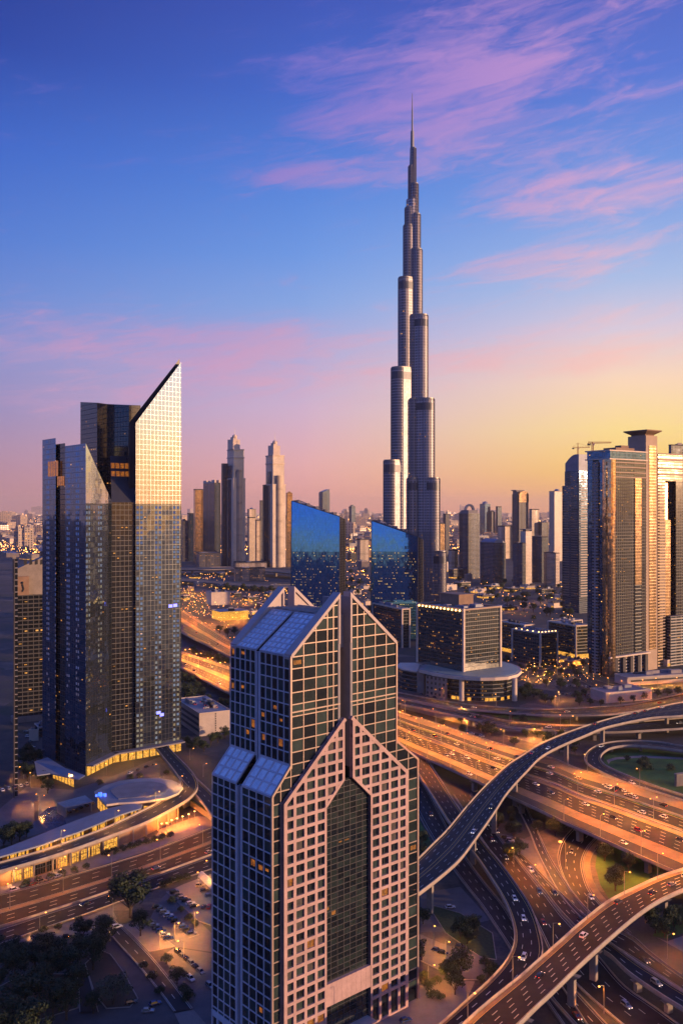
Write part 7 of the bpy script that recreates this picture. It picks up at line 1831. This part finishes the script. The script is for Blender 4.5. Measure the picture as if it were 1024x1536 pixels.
grove('green', [(676, 1478, 1.1), (690, 1468, 1.3), (682, 1492, 1.0), (670, 1470, .9), (690, 1408, 1.0), (706, 1398, 0.9), (716, 1396, 0.8), (634, 1386, 0.8), (632, 1440, 1.0), (700, 1416, .8), (634, 1290, .9), (632, 1268, .9)], 'in the garden between the granite tower and the ramp', 'garden trees')
grove('green', [(832, 1254, 1.2), (826, 1246, 1.0), (838, 1248, 0.9), (740, 1214, 0.9), (768, 1228, 0.9), (770, 1240, .8)], 'in the shadow under the wide highway', 'trees under the viaducts')
grove('green', [(982, 1400, 1.3), (996, 1406, 1.0), (1010, 1396, 1.2), (1022, 1385, 1.0)], 'below the right end of the lower flyover', 'trees under the viaducts')
grove('green', [(737, 1104, 1.3), (728, 1103, .8), (850, 1128, 1.0), (838, 1130, .9), (858, 1122, 1.0), (868, 1118, .9), (800, 1104, .9), (818, 1106, .8), (845, 1118, .9), (862, 1132, .8), (692, 1086, .8)], 'between the ramp bridges and the highway', 'trees by the ramps')
grove('shrub', [(910, 1122, 1.2), (926, 1122, 1.2), (940, 1141, 1.2), (961, 1150, 1.7), (970, 1154, 1.7), (966, 1143, 1.4), (1005, 1155, 1.3), (958, 1158, 1.1)], 'on the loop lawn', 'shrubs of the loop lawn')
grove('green', [(785, 1046, 1.3), (793, 1042, 1.4), (800, 1048, 1.2), (808, 1046, 1.0), (815, 1052, .9), (826, 1054, .8), (870, 1056, .8), (884, 1058, .8), (900, 1060, .8), (930, 1056, .8), (950, 1054, .9), (965, 1050, .9), (985, 1046, 1.0), (1000, 1044, 1.0), (1016, 1042, 1.0), (840, 1014, .9), (825, 1016, .9), (850, 1020, .9)], 'around the white halls and their car park', 'trees by the white halls')
grove('green', [(748, 1000, 1.1), (760, 996, 1.2), (780, 1006, .9), (815, 1004, .9), (850, 990, 1.), (842, 982, 1.1), (836, 972, 1.1), (730, 896, 1.6), (744, 900, 1.8), (760, 906, 1.8), (775, 902, 1.6), (790, 898, 1.8), (805, 892, 1.6), (820, 886, 1.6), (700, 894, 1.6), (836, 884, 1.5), (850, 890, 1.5)], 'among the low offices below the skyline', 'trees among the offices')
grove('green', [(278, 1046, 1.6), (285, 1052, 1.7), (293, 1040, 1.5), (300, 1048, 1.3), (276, 1030, 1.7), (288, 1030, 1.5), (310, 1056, 1.2), (332, 1060, 1.0), (340, 1062, 1.0), (280, 1120, .9), (296, 1122, 1.0), (306, 1128, 1.1), (316, 1118, 1.1), (327, 1114, 1.1), (337, 1108, 1.1), (288, 1126, .8)], 'round the pale parking garage', 'trees round the garage')
grove('green', [(290, 984, 1.5), (300, 990, 1.4), (312, 992, 1.4), (326, 996, 1.4), (338, 1000, 1.3), (330, 950, 1.5), (342, 955, 1.5), (352, 952, 1.4), (340, 886, 2.2), (352, 890, 2.2), (366, 888, 2.2), (380, 890, 2.2), (394, 892, 2.2), (408, 890, 2.2)], 'beside the glowing highways beyond the mirror tower', 'trees by the far highways')
grove('dark', [(32, 1164, .9), (42, 1172, 1.0), (52, 1150, 1.1), (40, 1142, 1.1), (36, 1150, 1.0), (62, 1176, 0.8), (72, 1190, 0.8), (30, 1262, .9), (18, 1268, 1.0), (6, 1272, 1.0), (40, 1256, .8), (22, 1258, .9)], 'around the dark flats and brown block', 'trees by the dark flats')
grove('shrub', [(160+12*i, 1283-3.4*i, 1.0) for i in range(9)]+[(40+18*i, 1328-5*i, 0.9) for i in range(6)], 'along the hedge in front of the shops', 'shrubs along the boulevard')
grove('shrub', [(246, 1330, 1.0), (256, 1326, 1.0), (268, 1322, 1.0), (280, 1319, .9), (258, 1354, .9), (272, 1368, .9), (284, 1380, .9), (292, 1388, .9), (88, 1394, .8), (66, 1398, .8), (216, 1452, .8), (228, 1468, .9), (240, 1490, .8), (276, 1490, 1.1), (282, 1500, 1.1)], 'about the yard, car park and service road', 'shrubs along the boulevard')
grove('shrub', [(636, 1470, 1.0), (642, 1484, 1.2), (648, 1498, 1.1), (655, 1476, .9), (728, 1450, 1.1), (742, 1458, 1.0), (735, 1462, 1.1), (722, 1474, .9), (660, 1500, .8), (210, 1166, 1.0), (196, 1168, 1.0), (150, 1176, 1.0), (250, 1162, 1.0)], 'in planted beds by the towers', 'shrubs in beds')

rq = random.Random(21)
def fill(kind, n, x0, x1, y0, y1, s0_, s1_, desc, group):
    grove(kind, [(rq.uniform(x0, x1), rq.uniform(y0, y1), rq.uniform(s0_, s1_)) for _ in range(n)], desc, group)
fill('green', 26, 650, 860, 872, 932, 1.3, 2.1, 'in the dark gardens below the skyline', 'trees among the offices')
fill('dark', 22, 690, 850, 885, 935, 1.0, 1.5, 'of the darker crowns below the skyline', 'trees among the offices')
fill('green', 20, 780, 900, 1000, 1060, 0.8, 1.3, 'in the gardens before the balcony tower', 'trees by the white halls')
fill('green', 22, 600, 870, 1078, 1120, 0.8, 1.2, 'on the dim slope beside the ramp bridges', 'trees by the ramps')
fill('green', 16, 515, 560, 860, 940, 1.4, 2.0, 'in the gap between the blue wedges', 'trees by the far highways')
fill('dark', 10, 700, 830, 1210, 1330, 0.7, 1.0, 'in the yards below the curved flyover', 'trees under the viaducts')
fill('dark', 10, 905, 1010, 1260, 1350, 0.6, 1.0, 'on the dark lawn inside the bend', 'trees under the viaducts')
# ------------------------------------------------------------------ low blocks between the roads and the skyline
def low_zone(desc, items, seed, group):
    rr = random.Random(seed)
    for i, (x, y, w, h) in enumerate(sorted(items)):
        p = G(x, y); d = p.y; wm = w/F*d; th = rr.uniform(48, 72); hm = h/F*d
        pl = plan(x-w*0.35, x, x+w*0.65, y, th); m = rr.choice(['white', 'cream', 'pave_light', 'concrete', 'brick'])
        t = bld('low_block', f'{ordn(i)} low flat-roofed block from the left {desc}', pl, group)
        fm = FA['office'] if rr.random() < 0.45 else M[m]
        b = MB(); b.prism(pl, 0, hm); b.build('walls', fm, t); roof_set(t, pl, hm, rr.choice(['roof_pale', 'roof_grey', 'roof_blue']), 0.9, True, i+seed*50, rr.choice(['white', 'cream', 'concrete']))
        if rr.random() < 0.6:
            b = MB()
            for k in (0, 3):
                pp_, q = pl[k], pl[(k+1) % 4]; o = (q-pp_).normalized().cross(UP)*0.15; n = max(2, int((q-pp_).length/6))
                for j in range(n):
                    if rr.random() < 0.6: f, g_ = lerp(pp_, q, (j+.1)/n)+o, lerp(pp_, q, (j+.9)/n)+o; b.face([f+UP*.4, g_+UP*.4, g_+UP*min(3.6, hm*.7), f+UP*min(3.6, hm*.7)])
            if b.f: b.build('lit_ground_floor', M['shop'], t)
rr = random.Random(77)
low_zone('in the glowing district beyond the mirror tower', [(282, 886, 14, 5), (296, 880, 16, 5), (330, 884, 20, 5), (352, 896, 16, 6), (372, 902, 24, 6), (392, 912, 20, 6), (404, 896, 22, 6), (378, 922, 16, 5), (290, 868, 18, 5), (330, 866, 14, 6), (412, 884, 20, 6), (276, 900, 14, 6)], 1, 'low blocks beyond the mirror tower')
low_zone('in the gap between the two blue wedges', [(526, 842, 14, 12), (542, 856, 16, 14), (536, 830, 12, 10), (549, 836, 14, 10), (530, 892, 18, 6), (548, 908, 16, 6), (532, 918, 16, 6), (545, 884, 14, 5), (522, 818, 10, 8), (550, 820, 12, 8)], 2, 'low blocks between the wedges')
low_zone('in the dim district between supertall and skyline', [(668, 886, 26, 8), (690, 880, 24, 6), (712, 890, 26, 6), (736, 884, 30, 5), (764, 888, 26, 5), (790, 884, 30, 5), (812, 890, 26, 6), (650, 872, 20, 8), (680, 868, 22, 14), (700, 874, 12, 12), (724, 898, 26, 5), (756, 916, 30, 6), (840, 900, 24, 7), (830, 912, 26, 7), (676, 848, 16, 16), (664, 858, 14, 14)], 3, 'low blocks below the skyline')
low_zone('behind the white halls near the balcony tower foot', [(856, 1000, 30, 8), (838, 994, 20, 6), (1000, 1000, 40, 9), (1020, 985, 40, 12)], 4, 'low blocks by the balcony tower')
low_zone('behind the dark flats beside the mirror tower', [(40, 840, 30, 8), (60, 834, 24, 7), (10, 836, 30, 6), (44, 1112, 22, 16), (58, 1106, 16, 14)], 5, 'low blocks at the left edge')

# ------------------------------------------------------------------ the far city
FC = [facade('far flats a', 9, 7, 0.22, 0.35, (0.05, 0.05, 0.07), (0.30, 0.22, 0.18), 0.3, 0.2, 0.16, 1.0), facade('far flats b', 8, 7, 0.15, 0.3, (0.05, 0.06, 0.09), (0.20, 0.17, 0.17), 0.4, 0.2, 0.15, 1.0), facade('far flats c', 10, 8, 0.3, 0.4, (0.05, 0.05, 0.06), (0.40, 0.30, 0.23), 0.2, 0.3, 0.14, 1.0)]
fm_ = []
for k in range(14):
    b = MB(); w0, w1, h0 = rr.choice([30, 42, 55, 75]), rr.choice([22, 34, 48]), rr.choice([14, 20, 28, 38, 52, 66]); b.box((0, 0), (w0, w1), 0, h0)
    if k % 2: b.box((w0*0.12, 0), (w0*0.4, w1*0.5), h0, 5)
    if k % 3 == 0: b.box((-w0*0.3, w1*0.1), (w0*0.22, w1*0.6), h0, 9)
    o = b.build('distant_building', [FC[k % 3]]); fm_.append(o)
first = set()
cnt = 0
for k in range(290):
    y = 772.5+ (rr.random()**1.8)*52; x = rr.uniform(-40, 1064)
    if rr.random() < 0.25: x = rr.choice([rr.uniform(0, 64), rr.uniform(655, 850), rr.uniform(518, 560)])
    p = G(x, y); proto = fm_[k % 14]
    o = proto if proto.name not in first else proto.copy()
    if proto.name in first: COL.objects.link(o)
    first.add(proto.name)
    ww = rr.uniform(0.8, 1.25)*(1+p.y/9000)
    o.location = (p.x, p.y, 0); o.rotation_euler = (0, 0, rr.uniform(0, 1.57))
    o.scale = (ww, ww, ww*rr.uniform(0.8, 1.1))
    tag(o, 'small hazy building among the lights of the far city', 'distant building', 'far city buildings'); cnt += 1
# the packed low roofs of the far quarters
b = MB()
for k in range(3800):
    y = 770.8+(rr.random()**1.5)*46; x = rr.uniform(-30, 1054)
    p = G(x, y); sz = rr.uniform(22, 60)*(1+p.y/12000); b.box((p.x, p.y), (sz, sz*rr.uniform(0.6, 1.5)), 0, rr.choice([8, 10, 13, 18, 26])*rr.uniform(0.7, 1.3)*(1+p.y/16000), rr.uniform(0, 1.57), k % 3, None, False)
tag(b.build('distant_city_roofs', FC), 'packed low roofs of the far city fading into haze', 'far city', None, 'stuff')
# lamps of the far streets: too many to count
b = MB()
def dot(x, y, z, r):
    v = [(x+r, y, z), (x-r, y, z), (x, y+r, z), (x, y-r, z), (x, y, z+r), (x, y, z-r)]
    for a, c in ((0, 2), (2, 1), (1, 3), (3, 0)):
        b.face([v[a], v[c], v[4]]); b.face([v[c], v[a], v[5]])
for k in range(5200):
    y = 771.5+(rr.random()**1.5)*62; x = rr.uniform(-30, 1054)
    if rr.random() < 0.4: x = rr.choice([rr.uniform(0, 64), rr.uniform(272, 440), rr.uniform(515, 560), rr.uniform(655, 880)])
    p = G(x, y); z = rr.uniform(3, 26 if y < 800 else 10); dot(p.x, p.y, z, p.y/F*rr.choice([0.3, 0.4, 0.55, 0.8])*0.95)
for k in range(850):
    zn = rr.choice([(272, 345, 862, 945), (272, 345, 862, 930), (272, 440, 880, 930), (345, 432, 880, 935), (515, 560, 820, 940), (655, 860, 865, 935), (780, 900, 990, 1030), (640, 860, 880, 1000)]); x, y = rr.uniform(zn[0], zn[1]), rr.uniform(zn[2], zn[3])
    p = G(x, y); dot(p.x, p.y, rr.uniform(3, 7), p.y/F*rr.choice([0.2, 0.26, 0.34, 0.5]))
tag(b.build('city_lights', M['city_light']), 'countless tiny yellow lamps of the far city streets', 'city lights', None, 'stuff')
for p in [o for o in list(COL.objects) if o.name.split('.')[0] in ('tree', 'car', 'street_lamp', 'globe_lamp') and o.parent is None and not o.get('label')]:
    for ch in list(p.children_recursive): bpy.data.objects.remove(ch)
    bpy.data.objects.remove(p)
for o in COL.objects:
    if '_org' in o: del o['_org']
# ------------------------------------------------------------------ the evening air
hz = MB(); hz.prism([(-46500, -7000), (46500, -7000), (46500, 46500), (-46500, 46500)], -1.0, 860.0, 0, None, True, True)
hm = bpy.data.materials.new('evening haze'); hm.use_nodes = True; hn = NT(hm.node_tree); hn.n.clear()
pv = hn.new('ShaderNodeVolumePrincipled'); pv.inputs['Color'].default_value = (1.0, 0.86, 0.78, 1); pv.inputs['Density'].default_value = 1.9e-5; pv.inputs['Anisotropy'].default_value = 0.2
ho = hn.new('ShaderNodeOutputMaterial'); hn.l.new(pv.outputs[0], ho.inputs['Volume'])
tag(hz.build('haze', hm), 'thin pinkish evening haze hanging over the whole city', 'haze', None, 'stuff')
